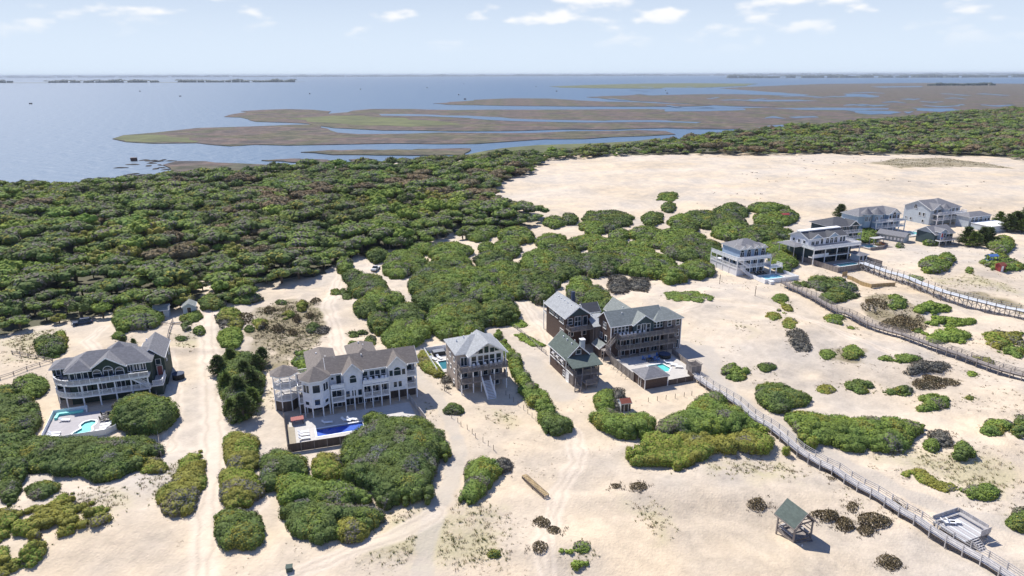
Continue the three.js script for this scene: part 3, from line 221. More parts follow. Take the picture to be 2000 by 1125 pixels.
["green evergreen thicket, tenth nearest to the black car","windswept thickets between sand paths",2.7,0,[[38.8,-264.8],[37.3,-259.8],[34.6,-255.7],[31.3,-253.6],[27.9,-254.4],[25.2,-258.6],[23.5,-263.8],[23.2,-269.4],[24.2,-272.8],[26.7,-275],[30.1,-275.9],[33.7,-275.2],[36.7,-272.6],[38.5,-268.7]]],
["green evergreen thicket, fifteenth nearest to the blue dormered house","windswept thickets between sand paths",2.7,0,[[50.2,-279.2],[48.7,-273.1],[46.7,-269.4],[44.5,-267.3],[42.3,-267],[40.5,-268.1],[39.5,-270.5],[39.6,-274.5],[40.8,-279.6],[42.8,-283.8],[45.2,-286.4],[47.6,-287.4],[49.5,-286.3],[50.4,-283.5]]],
["small green evergreen thicket, eleventh nearest to the black car","windswept thickets between sand paths",2.7,0,[[18.7,-238.4],[18.1,-235.5],[16.7,-233],[15,-232.1],[13.2,-233.2],[11.6,-235],[10.5,-236.8],[10.1,-239.3],[10.7,-241.7],[12,-244.4],[13.8,-245.4],[15.8,-245.9],[17.5,-245],[18.5,-242.2]]],
["green evergreen thicket, eleventh nearest to the blue dormered house","windswept thickets between sand paths",2.7,0,[[58.5,-264.5],[57,-260.1],[54.4,-255.6],[52,-254.6],[49.5,-254.6],[47.4,-255.3],[46.4,-259],[46.3,-261.9],[47.6,-266.1],[49.7,-268.5],[52.3,-269.8],[55.1,-270.6],[57.4,-270.1],[58.6,-267.9]]],
["small green evergreen thicket, sixth nearest to the blue dormered house","windswept thickets between sand paths",2.7,0,[[54.3,-233.3],[53.3,-230.8],[51.3,-227.4],[49.3,-226],[47.1,-225.1],[45.3,-225],[44.6,-227.5],[44.6,-230.4],[46,-235],[47.8,-238.3],[50,-239.7],[52,-239.6],[53.7,-238.5],[54.4,-235.8]]],
["dark green evergreen thicket, eighth nearest to the black car","windswept thickets between sand paths",2.7,1,[[30.3,-260.7],[29.2,-256.5],[27,-253.9],[24.1,-253.1],[21,-253],[18.2,-254.1],[16.6,-258.6],[16.2,-263.8],[17.2,-268.3],[19.4,-270.8],[22.4,-271.4],[25.7,-271.1],[28.4,-268],[29.9,-263.5]]],
["small dark green evergreen thicket, second nearest to the white pickup","thickets between the sandy clearings",3.4,1,[[-49.3,-217.3],[-48.9,-214.2],[-49.5,-212.5],[-50.7,-211.6],[-52.1,-211.3],[-53.7,-212.3],[-55.2,-214.7],[-56.1,-217.1],[-56.3,-219.5],[-55.9,-221.8],[-54.8,-223],[-53.2,-223.3],[-51.6,-222.2],[-50.2,-220]]],
["dark green evergreen thicket, seventh nearest to the white pickup","thickets between the sandy clearings",3.4,1,[[-39.1,-205.2],[-38.8,-200],[-40.1,-197.4],[-42.3,-195.8],[-44.9,-195.1],[-47.9,-197.5],[-50.6,-202],[-52.6,-207.7],[-53,-212.6],[-52.3,-217.5],[-50,-219.5],[-46.7,-218.4],[-43.4,-215.3],[-40.8,-211.1]]],
["green evergreen thicket, sixteenth nearest to the white pickup","thickets between the sandy clearings",3.4,0,[[-32,-191.6],[-32.1,-188.2],[-33.2,-184.5],[-35.3,-182.7],[-37.7,-181.9],[-40.5,-184],[-43,-187.9],[-44.4,-191.7],[-44.8,-196.9],[-43.8,-200.8],[-41.6,-202.8],[-38.5,-201.8],[-35.6,-199.8],[-33.3,-196.2]]],
["small dark green evergreen thicket, farthest nearest to the white pickup","thickets between the sandy clearings",3.4,1,[[-38.1,-184.1],[-38,-181.1],[-38.6,-179.1],[-39.9,-178.3],[-41.6,-178.5],[-43.3,-179.7],[-44.8,-181.9],[-45.7,-184.2],[-46,-187.4],[-45.5,-190],[-44.3,-191.4],[-42.6,-191.6],[-40.8,-190.5],[-39.2,-187.7]]],
["small dark green evergreen thicket, fourth nearest to the glass-gabled house","thickets between the sandy clearings",3.4,1,[[-32.6,-172.7],[-32.5,-170.7],[-33.1,-168.7],[-34,-167.1],[-35.3,-166.9],[-36.8,-168.3],[-38,-170.4],[-39,-173.5],[-39.3,-176.8],[-38.8,-178.7],[-37.7,-179.7],[-36.3,-180.1],[-34.7,-178.4],[-33.5,-176.4]]],
["small dark green evergreen thicket, fifth nearest to the glass-gabled house","thickets between the sandy clearings",3.4,1,[[-24.1,-179.4],[-24.3,-176],[-25.4,-173.4],[-27.3,-171.8],[-29.5,-171.8],[-31.8,-172.8],[-33.7,-175.8],[-34.8,-179],[-34.9,-183],[-33.8,-185.2],[-32,-187.7],[-29.4,-187.4],[-26.9,-185.4],[-25.1,-183.1]]],
["green evergreen thicket, second nearest to the glass-gabled house","thickets between the sandy clearings",3.4,0,[[-23.2,-162.4],[-23.2,-158.3],[-24.1,-155.2],[-25.9,-153.7],[-28.1,-153.8],[-30.3,-155.5],[-32.2,-158.7],[-33.5,-163.1],[-34.2,-169.3],[-33.1,-171.9],[-31.3,-173.8],[-28.9,-174.2],[-26.5,-172.6],[-24.5,-168.6]]],
["small green evergreen thicket, third nearest to the glass-gabled house","thickets between the sandy clearings",3.4,0,[[-21.4,-167.3],[-21.4,-163.6],[-22.2,-160.8],[-23.5,-159.2],[-25.3,-159.4],[-27.3,-162.1],[-28.7,-163.9],[-29.8,-168.4],[-29.8,-170.9],[-28.9,-172.8],[-27.4,-174.2],[-25.6,-174.4],[-23.7,-173.4],[-22.3,-170.7]]],
["dark green evergreen thicket, eighth nearest to the white pickup","combed thickets behind the glass-gabled house",4.4,1,[[-18.7,-219.5],[-18.9,-213.8],[-20.4,-208.9],[-22.7,-205.6],[-25.6,-205.5],[-28.4,-207.2],[-30.9,-211.7],[-32.5,-219],[-32.8,-226.4],[-31.3,-230.1],[-28.7,-232.7],[-25.5,-233.7],[-22.3,-231],[-19.8,-225.3]]],
["broad green evergreen thicket, fifteenth nearest to the white pickup","combed thickets behind the glass-gabled house",4.4,0,[[-3.3,-211.4],[-4.5,-206.6],[-8,-202.9],[-12.8,-198.7],[-18.4,-199.2],[-23.8,-202],[-27.7,-205.3],[-29.6,-210.7],[-29.2,-218],[-26.1,-224.1],[-20.7,-225.8],[-14.4,-225.4],[-8.7,-223.2],[-4.8,-218.9]]],
["broad dark green evergreen thicket, eighteenth nearest to the white pickup","combed thickets behind the glass-gabled house",4.4,1,[[-11.5,-191.6],[-12.1,-186],[-14.4,-182.7],[-17.9,-181.5],[-21.9,-181.8],[-25.7,-184],[-28.7,-187.6],[-30.2,-192.1],[-30.1,-198.1],[-28.1,-203],[-24.5,-206.5],[-20.1,-206.9],[-15.8,-203.5],[-12.8,-198.1]]],
["green evergreen thicket, eighth nearest to the brown house north wing","combed thickets behind the glass-gabled house",4.4,0,[[-11.6,-174.9],[-11.9,-170.1],[-13.2,-165.5],[-15.2,-163.3],[-17.6,-163.6],[-20.1,-166],[-22.2,-170.7],[-23.4,-176],[-23.4,-181.5],[-22.1,-185.4],[-19.9,-187.6],[-17.2,-187.8],[-14.5,-184.3],[-12.5,-180.2]]],
["dark green evergreen thicket, fourth nearest to the brown house north wing","combed thickets behind the glass-gabled house",4.4,1,[[-5.7,-177.9],[-6.2,-172.6],[-7.7,-167.6],[-10.1,-165.4],[-12.7,-165.4],[-15.3,-167.8],[-17.4,-172],[-18.5,-177.2],[-18.4,-182.5],[-16.8,-186.5],[-14.3,-188],[-11.3,-188.1],[-8.5,-185.5],[-6.5,-182.2]]],
["green evergreen thicket, ninth nearest to the brown house north wing","combed thickets behind the glass-gabled house",4.4,0,[[0.6,-196.7],[-0.1,-190.6],[-2.2,-186.8],[-5,-184.7],[-8.2,-184.5],[-11.2,-185.8],[-13.4,-189.5],[-14.5,-195.1],[-14,-199.1],[-12.2,-204],[-9.1,-206.5],[-5.6,-206.9],[-2.3,-205.4],[-0.1,-200.5]]],
["small dark green evergreen thicket, second nearest to the brown house north wing","combed thickets behind the glass-gabled house",4.4,1,[[2.1,-180.3],[1.5,-177.4],[-0.1,-175],[-2.3,-173.5],[-4.8,-173.4],[-7,-174.8],[-8.6,-176.8],[-9.3,-179.9],[-8.9,-183.3],[-7.4,-185.7],[-5.1,-187.8],[-2.4,-187.9],[-0.1,-186.4],[1.5,-183.8]]],
["small green evergreen thicket, nearest to the glass-gabled house","combed thickets behind the glass-gabled house",4.4,0,[[-8.3,-164.6],[-8.5,-162.4],[-9.1,-160.8],[-10.1,-159.8],[-11.3,-159.9],[-12.4,-160.8],[-13.2,-162.5],[-13.7,-164.6],[-13.6,-167],[-13,-169],[-11.9,-170.1],[-10.7,-170],[-9.5,-168.9],[-8.7,-166.9]]],
["green evergreen thicket, farthest nearest to the white pickup","windswept thickets between sand paths",4.2,0,[[4.3,-221.6],[3.5,-214.5],[1.4,-209.9],[-1.5,-208],[-4.7,-207.8],[-7.6,-210.3],[-9.8,-215.9],[-10.8,-220.5],[-10.3,-227.1],[-8.3,-232.6],[-5.2,-234.8],[-1.6,-234.7],[1.6,-233],[3.7,-227]]],
["broad dark green evergreen thicket, tenth nearest to the brown house north wing","windswept thickets between sand paths",4.2,1,[[14.8,-206],[13.4,-199],[10.6,-194.6],[6.9,-192.8],[2.9,-193.3],[-0.7,-196.7],[-3.4,-201.5],[-4.4,-207.2],[-3.6,-214.6],[-0.8,-220.3],[3.4,-225],[8,-224.3],[11.9,-219.2],[14.3,-213]]],
["broad green evergreen thicket, farthest nearest to the white pickup","windswept thickets between sand paths",4.2,0,[[18.8,-231],[17.5,-224.4],[14.9,-218.9],[11.6,-216.9],[8,-215.9],[4.9,-220.1],[2.8,-226.3],[2,-233.8],[2.9,-239.4],[5.5,-246.6],[9.2,-249.2],[13.2,-250],[16.7,-246.8],[18.6,-238.9]]],
["small dark green evergreen thicket, fifth nearest to the brown house north wing","windswept thickets between sand paths",4.2,1,[[12.6,-196.2],[12,-192.4],[10.9,-190.3],[9.3,-189.1],[7.8,-189.5],[6.3,-191.1],[5.4,-194.1],[5.1,-198.1],[5.6,-201.8],[6.8,-204.3],[8.4,-205.8],[10.1,-205.5],[11.6,-203.6],[12.4,-200.1]]],
["dark green evergreen thicket, seventeenth nearest to the white pickup","windswept thickets between sand paths",4.2,1,[[0.3,-235.2],[-0.4,-231.9],[-2.3,-228.4],[-5,-226.2],[-8.1,-225.9],[-10.9,-227.4],[-13,-231.5],[-13.9,-234.7],[-13.4,-238.4],[-11.5,-241.1],[-8.7,-244.4],[-5.4,-244.5],[-2.4,-243.9],[-0.4,-238.6]]],
["green evergreen thicket, nearest to the white pickup","thickets around the clearing",3.4,0,[[-35.5,-229.9],[-35.1,-224],[-35.4,-217],[-36.8,-214.4],[-38.9,-214.7],[-41.4,-218.5],[-43.7,-223.8],[-44.9,-227.8],[-46,-236.4],[-45.4,-241.4],[-43.7,-243.4],[-41.4,-243.4],[-38.9,-240.6],[-36.7,-235.1]]],
["green evergreen thicket, fourth nearest to the white pickup","thickets around the clearing",3.4,0,[[-29.9,-236.6],[-30,-231.2],[-31.8,-228.2],[-34.6,-225.8],[-38,-225.4],[-41.3,-226.8],[-44.3,-231.8],[-46.5,-239.5],[-46.5,-244],[-45,-248.9],[-42,-251.6],[-38.3,-252],[-34.4,-248.3],[-31.4,-243]]],
["green evergreen thicket, eleventh nearest to the white pickup","thickets around the clearing",3.4,0,[[-28.8,-254.1],[-28.9,-250.2],[-30.4,-248.2],[-32.7,-247.3],[-35.4,-247.6],[-38,-248.9],[-40.1,-252],[-41.1,-254.5],[-41,-258.2],[-39.9,-262.1],[-37.7,-264.6],[-34.8,-264.3],[-32,-262],[-29.8,-258.3]]],
["green evergreen thicket, fourteenth nearest to the white pickup","thickets around the clearing",3.4,0,[[-14.2,-248.9],[-15,-246],[-17.3,-242.6],[-20.8,-240.3],[-24.8,-240.1],[-28.8,-243.3],[-31.8,-247.7],[-33.3,-251.9],[-32.7,-255.4],[-30.5,-259.2],[-26.6,-259.2],[-22.3,-259.4],[-18.4,-258.8],[-15.4,-253.6]]],
["green evergreen thicket, ninth nearest to the white pickup","thickets around the clearing",3.4,0,[[-14.2,-235.6],[-14.8,-232.4],[-16.6,-228.7],[-19.5,-226.8],[-23,-228.3],[-26.2,-230.6],[-28.5,-232.3],[-29.7,-236],[-29.4,-240.4],[-27.5,-243.4],[-24.5,-245.4],[-21,-245.8],[-17.6,-243.9],[-15.1,-239.4]]],
["small dark green evergreen thicket, sixth nearest to the white pickup","thickets around the clearing",3.4,1,[[-46.1,-245.3],[-46,-242],[-46.6,-239.4],[-47.9,-237.7],[-49.5,-237.1],[-51.2,-238.2],[-52.9,-240.9],[-54,-244.5],[-54.9,-250.7],[-54.2,-253.4],[-52.8,-254.7],[-51,-254.7],[-49.2,-253.8],[-47.4,-250.4]]],
["small green evergreen thicket, third nearest to the white pickup","thickets around the clearing",3.4,0,[[-55.9,-230.7],[-55.1,-226],[-55.2,-222.7],[-55.8,-220.9],[-56.9,-220.5],[-58.4,-222.3],[-60.2,-226.4],[-61.3,-229.9],[-62.5,-235.6],[-63,-241],[-62.2,-242.5],[-60.8,-242.4],[-59.2,-240.4],[-57.2,-235.3]]],
["small dark green evergreen thicket, fifth nearest to the white pickup","thickets around the clearing",3.4,1,[[-30.3,-227.2],[-30.2,-224.5],[-30.4,-221.9],[-31,-220.3],[-31.9,-220.2],[-32.9,-221.5],[-33.8,-224.2],[-34.3,-226.2],[-34.3,-227.6],[-34.2,-230.9],[-33.4,-231.6],[-32.4,-231.3],[-31.4,-230],[-30.7,-228.9]]],
["small green evergreen thicket, fourth nearest to the black car","windswept thickets between sand paths",3,0,[[-6.2,-258],[-6.4,-251.2],[-7.3,-248.5],[-8.6,-247.5],[-10,-247.4],[-11.4,-248.6],[-12.4,-250.5],[-12.9,-255.1],[-12.8,-259.8],[-12,-262.2],[-10.6,-263.6],[-9.1,-263.8],[-7.7,-263.2],[-6.6,-261.4]]],
["green evergreen thicket, fifth nearest to the black car","windswept thickets between sand paths",3,0,[[3.5,-253.6],[2.9,-247.7],[1.4,-244.8],[-0.7,-240.6],[-3.1,-240],[-5.2,-242.7],[-6.8,-246.8],[-7.5,-252.3],[-7.2,-261.6],[-5.7,-266.7],[-3.4,-268.8],[-0.8,-268.7],[1.5,-266.9],[3.1,-259.4]]],
["green evergreen thicket, second nearest to the black car","windswept thickets between sand paths",3,0,[[-8.9,-275.5],[-9.3,-273.1],[-10.6,-270.1],[-12.4,-267.6],[-14.5,-267.1],[-16.6,-269.4],[-18.2,-273.2],[-19,-278],[-18.7,-281.6],[-17.4,-284],[-15.5,-285.7],[-13.1,-284.7],[-11,-282.8],[-9.5,-280]]],
["green evergreen thicket, third nearest to the black car","windswept thickets between sand paths",3,0,[[10.1,-277.2],[9.1,-271.9],[6.9,-267.9],[3.7,-265],[0.3,-265.4],[-2.8,-267.8],[-5,-272.9],[-5.9,-276.9],[-5.2,-283.1],[-3,-288.2],[0.3,-289.6],[4.1,-291.2],[7.4,-288.6],[9.4,-281.2]]],
["green evergreen thicket, nearest to the black car","windswept thickets between sand paths",3,0,[[-3.9,-286.9],[-4.7,-281.8],[-7.2,-278.7],[-10.7,-275.4],[-14.6,-275.4],[-18.6,-281],[-21.3,-284.2],[-22.5,-288.7],[-22,-293.5],[-19.5,-296.6],[-15.7,-297.7],[-11.4,-297.6],[-7.5,-295],[-4.8,-290.5]]],
["small dark green evergreen thicket, thirteenth nearest to the white pickup","windswept thickets between sand paths",3,1,[[-18.8,-210.6],[-18.8,-207.2],[-19.4,-203.9],[-20.5,-202.7],[-21.8,-203],[-23.2,-204.5],[-24.2,-206.4],[-24.9,-209.5],[-24.9,-212.6],[-24.3,-215.3],[-23.2,-217.2],[-21.8,-217.4],[-20.4,-216.3],[-19.4,-213.8]]],
["small dark green evergreen thicket, twelfth nearest to the white pickup","windswept thickets between sand paths",3,1,[[-13,-226],[-13.2,-223.1],[-14,-220.6],[-15.2,-219.9],[-16.7,-220.8],[-18.1,-222],[-19.1,-223.8],[-19.6,-225.9],[-19.5,-228.4],[-18.7,-230.2],[-17.4,-231],[-15.9,-231.4],[-14.5,-230.4],[-13.5,-228.1]]],
["small dark green evergreen thicket, twelfth nearest to the brown house north wing","windswept thickets between sand paths",3,1,[[1,-209.5],[0.6,-207],[-0.6,-205.4],[-2.3,-204.5],[-4.2,-204.2],[-5.9,-205.1],[-7.2,-206.9],[-7.7,-209.6],[-7.4,-212.5],[-6.2,-216.8],[-4.5,-218.3],[-2.4,-218.2],[-0.6,-216],[0.6,-212.4]]],
["small dark green evergreen thicket, tenth nearest to the white pickup","windswept thickets between sand paths",3,1,[[-24.8,-206],[-24.7,-202.2],[-25.5,-198.9],[-26.9,-197.4],[-28.6,-197.2],[-30.2,-198.1],[-31.7,-200.6],[-32.7,-205.3],[-33.1,-210.3],[-32.3,-213.1],[-31.1,-216.9],[-29.3,-217],[-27.2,-214.2],[-25.7,-210.6]]],
["low shrub on the clearing verge, second nearest to the white pickup","small shrubs on the clearing verge",0.9,1,[[-53.8,-204],[-53.5,-202.3],[-53.5,-200.7],[-53.8,-199.7],[-54.5,-200.1],[-55.3,-201],[-56.1,-202.5],[-56.6,-204.1],[-56.8,-205.3],[-56.6,-206.3],[-56.2,-206.9],[-55.6,-206.8],[-54.9,-206.1],[-54.3,-205.2]]],
["low shrub on the clearing verge, nearest to the white pickup","small shrubs on the clearing verge",0.9,1,[[-51.9,-204.1],[-51.6,-202.5],[-51.6,-201.1],[-51.8,-200.2],[-52.3,-200.2],[-52.9,-201.1],[-53.6,-202.6],[-54.1,-204.2],[-54.3,-205.3],[-54.2,-206.2],[-53.9,-206.9],[-53.4,-207],[-52.9,-206.4],[-52.3,-205.3]]],
["low shrub on the clearing verge, third nearest to the white pickup","small shrubs on the clearing verge",0.9,1,[[-48.8,-197.9],[-48.7,-196.9],[-48.9,-195.9],[-49.4,-195.3],[-50,-195.2],[-50.7,-195.7],[-51.3,-196.5],[-51.7,-197.5],[-51.8,-198.5],[-51.6,-199.7],[-51.2,-200.5],[-50.6,-200.6],[-49.8,-199.9],[-49.1,-198.8]]],
["low shrub on the clearing verge, third nearest to the long white house","small shrubs on the clearing verge",0.9,1,[[-40.6,-168.1],[-40.5,-167],[-40.6,-165.9],[-41,-165.4],[-41.6,-165.5],[-42.2,-166.1],[-42.8,-166.9],[-43.1,-167.7],[-43.1,-168.6],[-42.9,-169.3],[-42.5,-169.7],[-42,-169.7],[-41.4,-169.5],[-40.9,-168.9]]],
["small low shrub on the clearing verge, fourth nearest to the long white house","small shrubs on the clearing verge",0.9,1,[[-38.5,-168.8],[-38.5,-168.1],[-38.7,-167.5],[-39,-167],[-39.5,-166.8],[-40,-167.1],[-40.4,-167.6],[-40.7,-168.3],[-40.7,-168.9],[-40.5,-169.4],[-40.1,-169.7],[-39.6,-169.8],[-39.1,-169.7],[-38.7,-169.4]]],
["low shrub on the clearing verge, second nearest to the long white house","small shrubs on the clearing verge",0.9,1,[[-34.6,-161.9],[-34.6,-160.9],[-34.8,-159.8],[-35.3,-159.1],[-35.9,-159.1],[-36.6,-159.6],[-37.2,-160.4],[-37.6,-161.5],[-37.6,-162.5],[-37.4,-163.2],[-37,-164.6],[-36.3,-164.6],[-35.5,-163.4],[-34.9,-162.8]]],
["small low shrub on the clearing verge, nearest to the long white house","small shrubs on the clearing verge",0.9,1,[[-38.8,-159.7],[-38.8,-159.1],[-39,-158.6],[-39.4,-158.3],[-39.9,-158.4],[-40.4,-158.8],[-40.9,-159.5],[-41.2,-160.3],[-41.2,-161],[-41,-161.5],[-40.6,-161.7],[-40.1,-161.6],[-39.5,-161.1],[-39.1,-160.4]]],
["dome shrub on the sand before the dormered blue cottage","",2.6,0,[[151.5,-227.5],[148,-222.9],[144.6,-220.3],[141.6,-219.6],[140.2,-221.5],[140.3,-225],[142.6,-230.1],[145,-233.4],[148.3,-235.7],[152.8,-238.5],[154.8,-237.2],[153.8,-232.4]]],
["loose dark shrub beside the dome shrub on the right sand","",2.4,0,[[158.1,-235.4],[155,-231.1],[152.3,-228.4],[150.5,-227.6],[149.8,-228.8],[150.2,-231.2],[152.2,-235.2],[155.5,-239.9],[157.9,-242.3],[159.5,-242.5],[160.2,-241.3],[160,-239.1]]],
["broad shrub beside the blue play set","",2,0,[[179.4,-233.9],[173.4,-226.8],[169.2,-223.8],[165.5,-222.7],[163.3,-223.8],[163.1,-226.9],[165.8,-232.2],[170.1,-237.4],[177.2,-244.4],[180.7,-244.9],[182.4,-242.8],[182.4,-239.5]]],
["tiny dark shrub on the sand by the red hut","",0.8,0,[[156.4,-223.1],[155,-221.1],[153.8,-219.8],[153.2,-219.6],[153.1,-220.1],[153.4,-221.2],[154.6,-223.2],[156,-225.2],[157.2,-226.6],[158,-227.1],[158,-226.4],[157.4,-224.9]]],
["small dark shrub at the end of the long shed","",1.2,0,[[153.8,-261],[152.4,-258.8],[150.8,-256.8],[149.6,-255.9],[149.3,-256.6],[150,-258.6],[151.1,-261],[152.4,-263.1],[153.7,-264.7],[154.7,-265.3],[155.1,-264.7],[154.7,-263.1]]],
["low yellow-green shrub on the sand by the trestle boardwalk","",1,2,[[135,-215.5],[133.3,-213],[131.1,-210.8],[129.4,-209.9],[128.7,-210.6],[128.7,-212.1],[130.3,-215.4],[131.8,-217.6],[133.3,-218.6],[134.6,-218.9],[135.6,-218.7],[135.8,-217.4]]],
["shrub under the dormered blue cottage","",2.2,0,[[170.6,-265.7],[168.5,-262.9],[166.2,-260.8],[164.4,-260.1],[163.4,-260.9],[163.5,-263],[164.8,-265.8],[166.8,-268.7],[169.2,-270.9],[171.2,-271.7],[172.2,-270.9],[172,-268.7]]],
["shrub bank below the turreted house","",2.6,0,[[153.6,-277.8],[149.4,-270.9],[145.1,-266],[141.8,-264.3],[140.2,-266.1],[140.8,-271],[143.5,-277.9],[147.7,-285.2],[152.3,-290.7],[156,-292.7],[157.6,-290.6],[156.7,-285]]],
["yellow-green shrub bank beside the turreted house","",2.8,2,[[158.9,-300.9],[155.9,-296],[152.4,-291.9],[149.6,-290.5],[148.2,-292],[148.4,-295.9],[149.9,-300.3],[152.3,-304.3],[155.4,-307.5],[158.1,-308.6],[160,-307.8],[160.1,-304.7]]],
["shrub below the pines at the white terrace","",3,0,[[196.5,-259.3],[191.4,-253.1],[184.1,-245.6],[181.3,-245.2],[179.9,-246.8],[180.8,-250.8],[186.2,-259.9],[191.1,-266.1],[196.3,-270.8],[200.2,-272.5],[201.8,-270.7],[200.5,-266]]],
["low shrub mass right of the blue play set","",1.6,0,[[176.5,-226],[174.6,-224.2],[172,-223],[169.4,-222.5],[167.3,-222.9],[166.2,-223.9],[166.6,-225.3],[168.9,-227.7],[172,-229.8],[174.5,-230],[177.1,-230.1],[178.5,-229.5]]]];

const WOODS = [[[-325.2,-408.2],[-270.6,-400.1],[-243.9,-406.3],[-218.1,-435.2],[-183.1,-462.9],[-159.9,-488.6],[-130.3,-501],[-98,-508],[-39,-528.1],[0.3,-547.3],[23.8,-528.4],[14.2,-467],[-3,-427.4],[-14.5,-389.7],[-3.8,-348.6],[14.3,-311.1],[11.3,-294.4],[-4.3,-286.4],[-14.1,-283.7],[-16.4,-267.1],[-26.1,-284.3],[-28.9,-268.6],[-39.4,-255.2],[-51,-254.2],[-58.9,-245.6],[-65.6,-234.6],[-64.6,-217.4],[-73.2,-212.5],[-82.4,-210.3],[-80,-190.9],[-86,-190.7],[-96.4,-214.3],[-100.9,-214.9],[-94.5,-203],[-92.5,-190.2],[-97.8,-183.9],[-115.5,-192.1],[-113.5,-180.7],[-115.2,-177.6],[-124.2,-172.8],[-130.6,-170],[-139,-163.1]],[[78.4,-585.9],[149.1,-672.3],[225.7,-766.2],[296.3,-806.3],[487.4,-951.3],[701.4,-1131.2],[1021.2,-1324.5],[359.4,-454.2],[378.8,-514.7],[391.9,-550],[370.3,-554.6],[332.6,-560.7],[288.9,-556.3],[253,-568.7],[201.3,-542.4],[166.4,-560.7],[126.6,-568.4],[92.3,-564.2]],[[-23.8,-541.4],[0.3,-558.9],[81.1,-606.5],[92.3,-564.2],[40.8,-545.2],[15.7,-518.1],[-3,-427.4],[-11.6,-391.5],[-21.4,-411.5]]];

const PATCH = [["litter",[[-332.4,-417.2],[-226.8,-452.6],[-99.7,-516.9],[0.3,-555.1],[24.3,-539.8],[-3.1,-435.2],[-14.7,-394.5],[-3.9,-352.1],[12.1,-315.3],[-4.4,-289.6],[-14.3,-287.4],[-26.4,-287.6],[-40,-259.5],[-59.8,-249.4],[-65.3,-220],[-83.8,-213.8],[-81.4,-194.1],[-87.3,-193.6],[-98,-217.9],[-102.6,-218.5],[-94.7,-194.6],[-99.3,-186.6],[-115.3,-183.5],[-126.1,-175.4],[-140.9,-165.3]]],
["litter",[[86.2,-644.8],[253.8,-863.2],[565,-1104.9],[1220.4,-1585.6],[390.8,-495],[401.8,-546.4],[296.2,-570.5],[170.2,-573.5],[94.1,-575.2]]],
["scrub",[[-74.7,-179.5],[-75.8,-191.3],[-68.3,-196.5],[-56.8,-191.4],[-51.2,-182.8],[-47.7,-164.7],[-47.5,-154.2],[-54.2,-151.5],[-63,-155.3],[-69.3,-164.9]]],
["scrub",[[-64.1,-151.6],[-55.1,-154.5],[-50.3,-151],[-50.6,-144],[-58.6,-143.1]]],
["grass",[[-132.4,-164.6],[-128.3,-170.3],[-121,-171.8],[-114.6,-164.7],[-109.4,-153.4],[-111.4,-145.3],[-118.9,-145.9]]],
["grass",[[-90.5,-167.1],[-87.6,-170.9],[-82,-169.1],[-76.4,-155.8],[-83,-155.1]]],
["grass",[[-8.7,-126.1],[-5.4,-127.3],[-1.5,-126.7],[0.8,-123.9],[2.1,-119.2],[2.8,-115.1],[0.2,-115.1],[-3,-117],[-6.2,-119.3]]],
["grass",[[-20.4,-133.8],[-15.7,-125.6],[-14.7,-121.5],[-17.1,-121.5],[-19.5,-127.4]]],
["grass",[[-55,-134.5],[-52.1,-135.5],[-47.2,-126.4],[-45.5,-121.1],[-48,-123],[-51.9,-127]]],
["grass",[[-49.8,-174.3],[-48.5,-168.2],[-47.6,-162.3],[-47.4,-158.1],[-48,-156.6],[-49.5,-158.3],[-51.6,-162.4],[-53.9,-168.3],[-55.9,-174.7],[-57.4,-181],[-58.2,-186.3],[-58.3,-190.5],[-58.1,-194],[-55.9,-190.5],[-53.8,-186.6],[-51.8,-181.1]]],
["scrub",[[77,-156.1],[81.9,-156.7],[85.7,-153.5],[82.7,-148.1],[77.8,-145],[74.3,-146.3],[73.9,-150.6]]],
["scrub",[[106.3,-198.1],[115.6,-201.5],[117.3,-188.1],[116.7,-178.8],[110.4,-169.3],[102.5,-170.7],[99.6,-179.5]]],
["scrub",[[88.5,-138.2],[96.2,-139.8],[98.3,-136.3],[92.4,-133.6],[87.5,-134.1]]],
["scrub",[[134.7,-206.6],[145.4,-200.6],[150.1,-189.6],[144.3,-181.3],[140.7,-190.3],[136.2,-199.1]]],
["grass",[[137.5,-216.5],[146.1,-220.3],[155.3,-219.9],[157,-213.7],[160.3,-203.7],[152.1,-192.4],[148,-200.3],[139.6,-203.6],[134,-206.2]]],
["scrub",[[134.7,-204.3],[141.5,-201],[149.6,-188.7],[144,-180.8],[140.2,-188.5],[136.2,-198]]],
["grass",[[56.9,-175.3],[61.8,-168.2],[63.1,-160.6],[60.8,-160],[57.1,-168.2]]],
["grass",[[44.8,-162.8],[47.8,-164.2],[49.6,-158.9],[50.2,-153.1],[47.4,-153.2],[45.8,-157.5]]],
["scrub",[[250.3,-483.1],[292.9,-521.9],[340.4,-532.5],[333.3,-463.1],[332.9,-453.9],[308.2,-461.7],[250.7,-444.7]]],
["grass",[[-64.4,-104.7],[-57.5,-109.3],[-50.4,-95.4],[-51.4,-90.2],[-57.9,-92.1],[-62.6,-96.5]]],
["grass",[[-74.5,-97.2],[-64.3,-98.1],[-59.5,-95.4],[-58.9,-88.2],[-60.8,-84.7],[-66.1,-85.4],[-71.9,-91.3]]],
["grass",[[31.4,-105.3],[38.4,-107.2],[47.4,-108],[52.8,-105.1],[50.2,-98.4],[40.5,-98.1],[32.8,-99.6]]],
["grass",[[17.6,-94.7],[23.2,-95.2],[25,-91.9],[25.2,-86.2],[22.9,-82.4],[19.6,-82.9],[18.5,-89.1]]],
["grass",[[-20.7,-90.5],[-8.4,-95.7],[0.7,-91],[-0.1,-77.6],[-20.8,-76]]],
["grass",[[51.7,-108.9],[70,-110.2],[88,-104.1],[78.9,-91],[67.7,-104.3]]],
["grass",[[-52.9,-113.7],[-47.1,-112.5],[-40.5,-95.2],[-44.7,-93.3]]]];

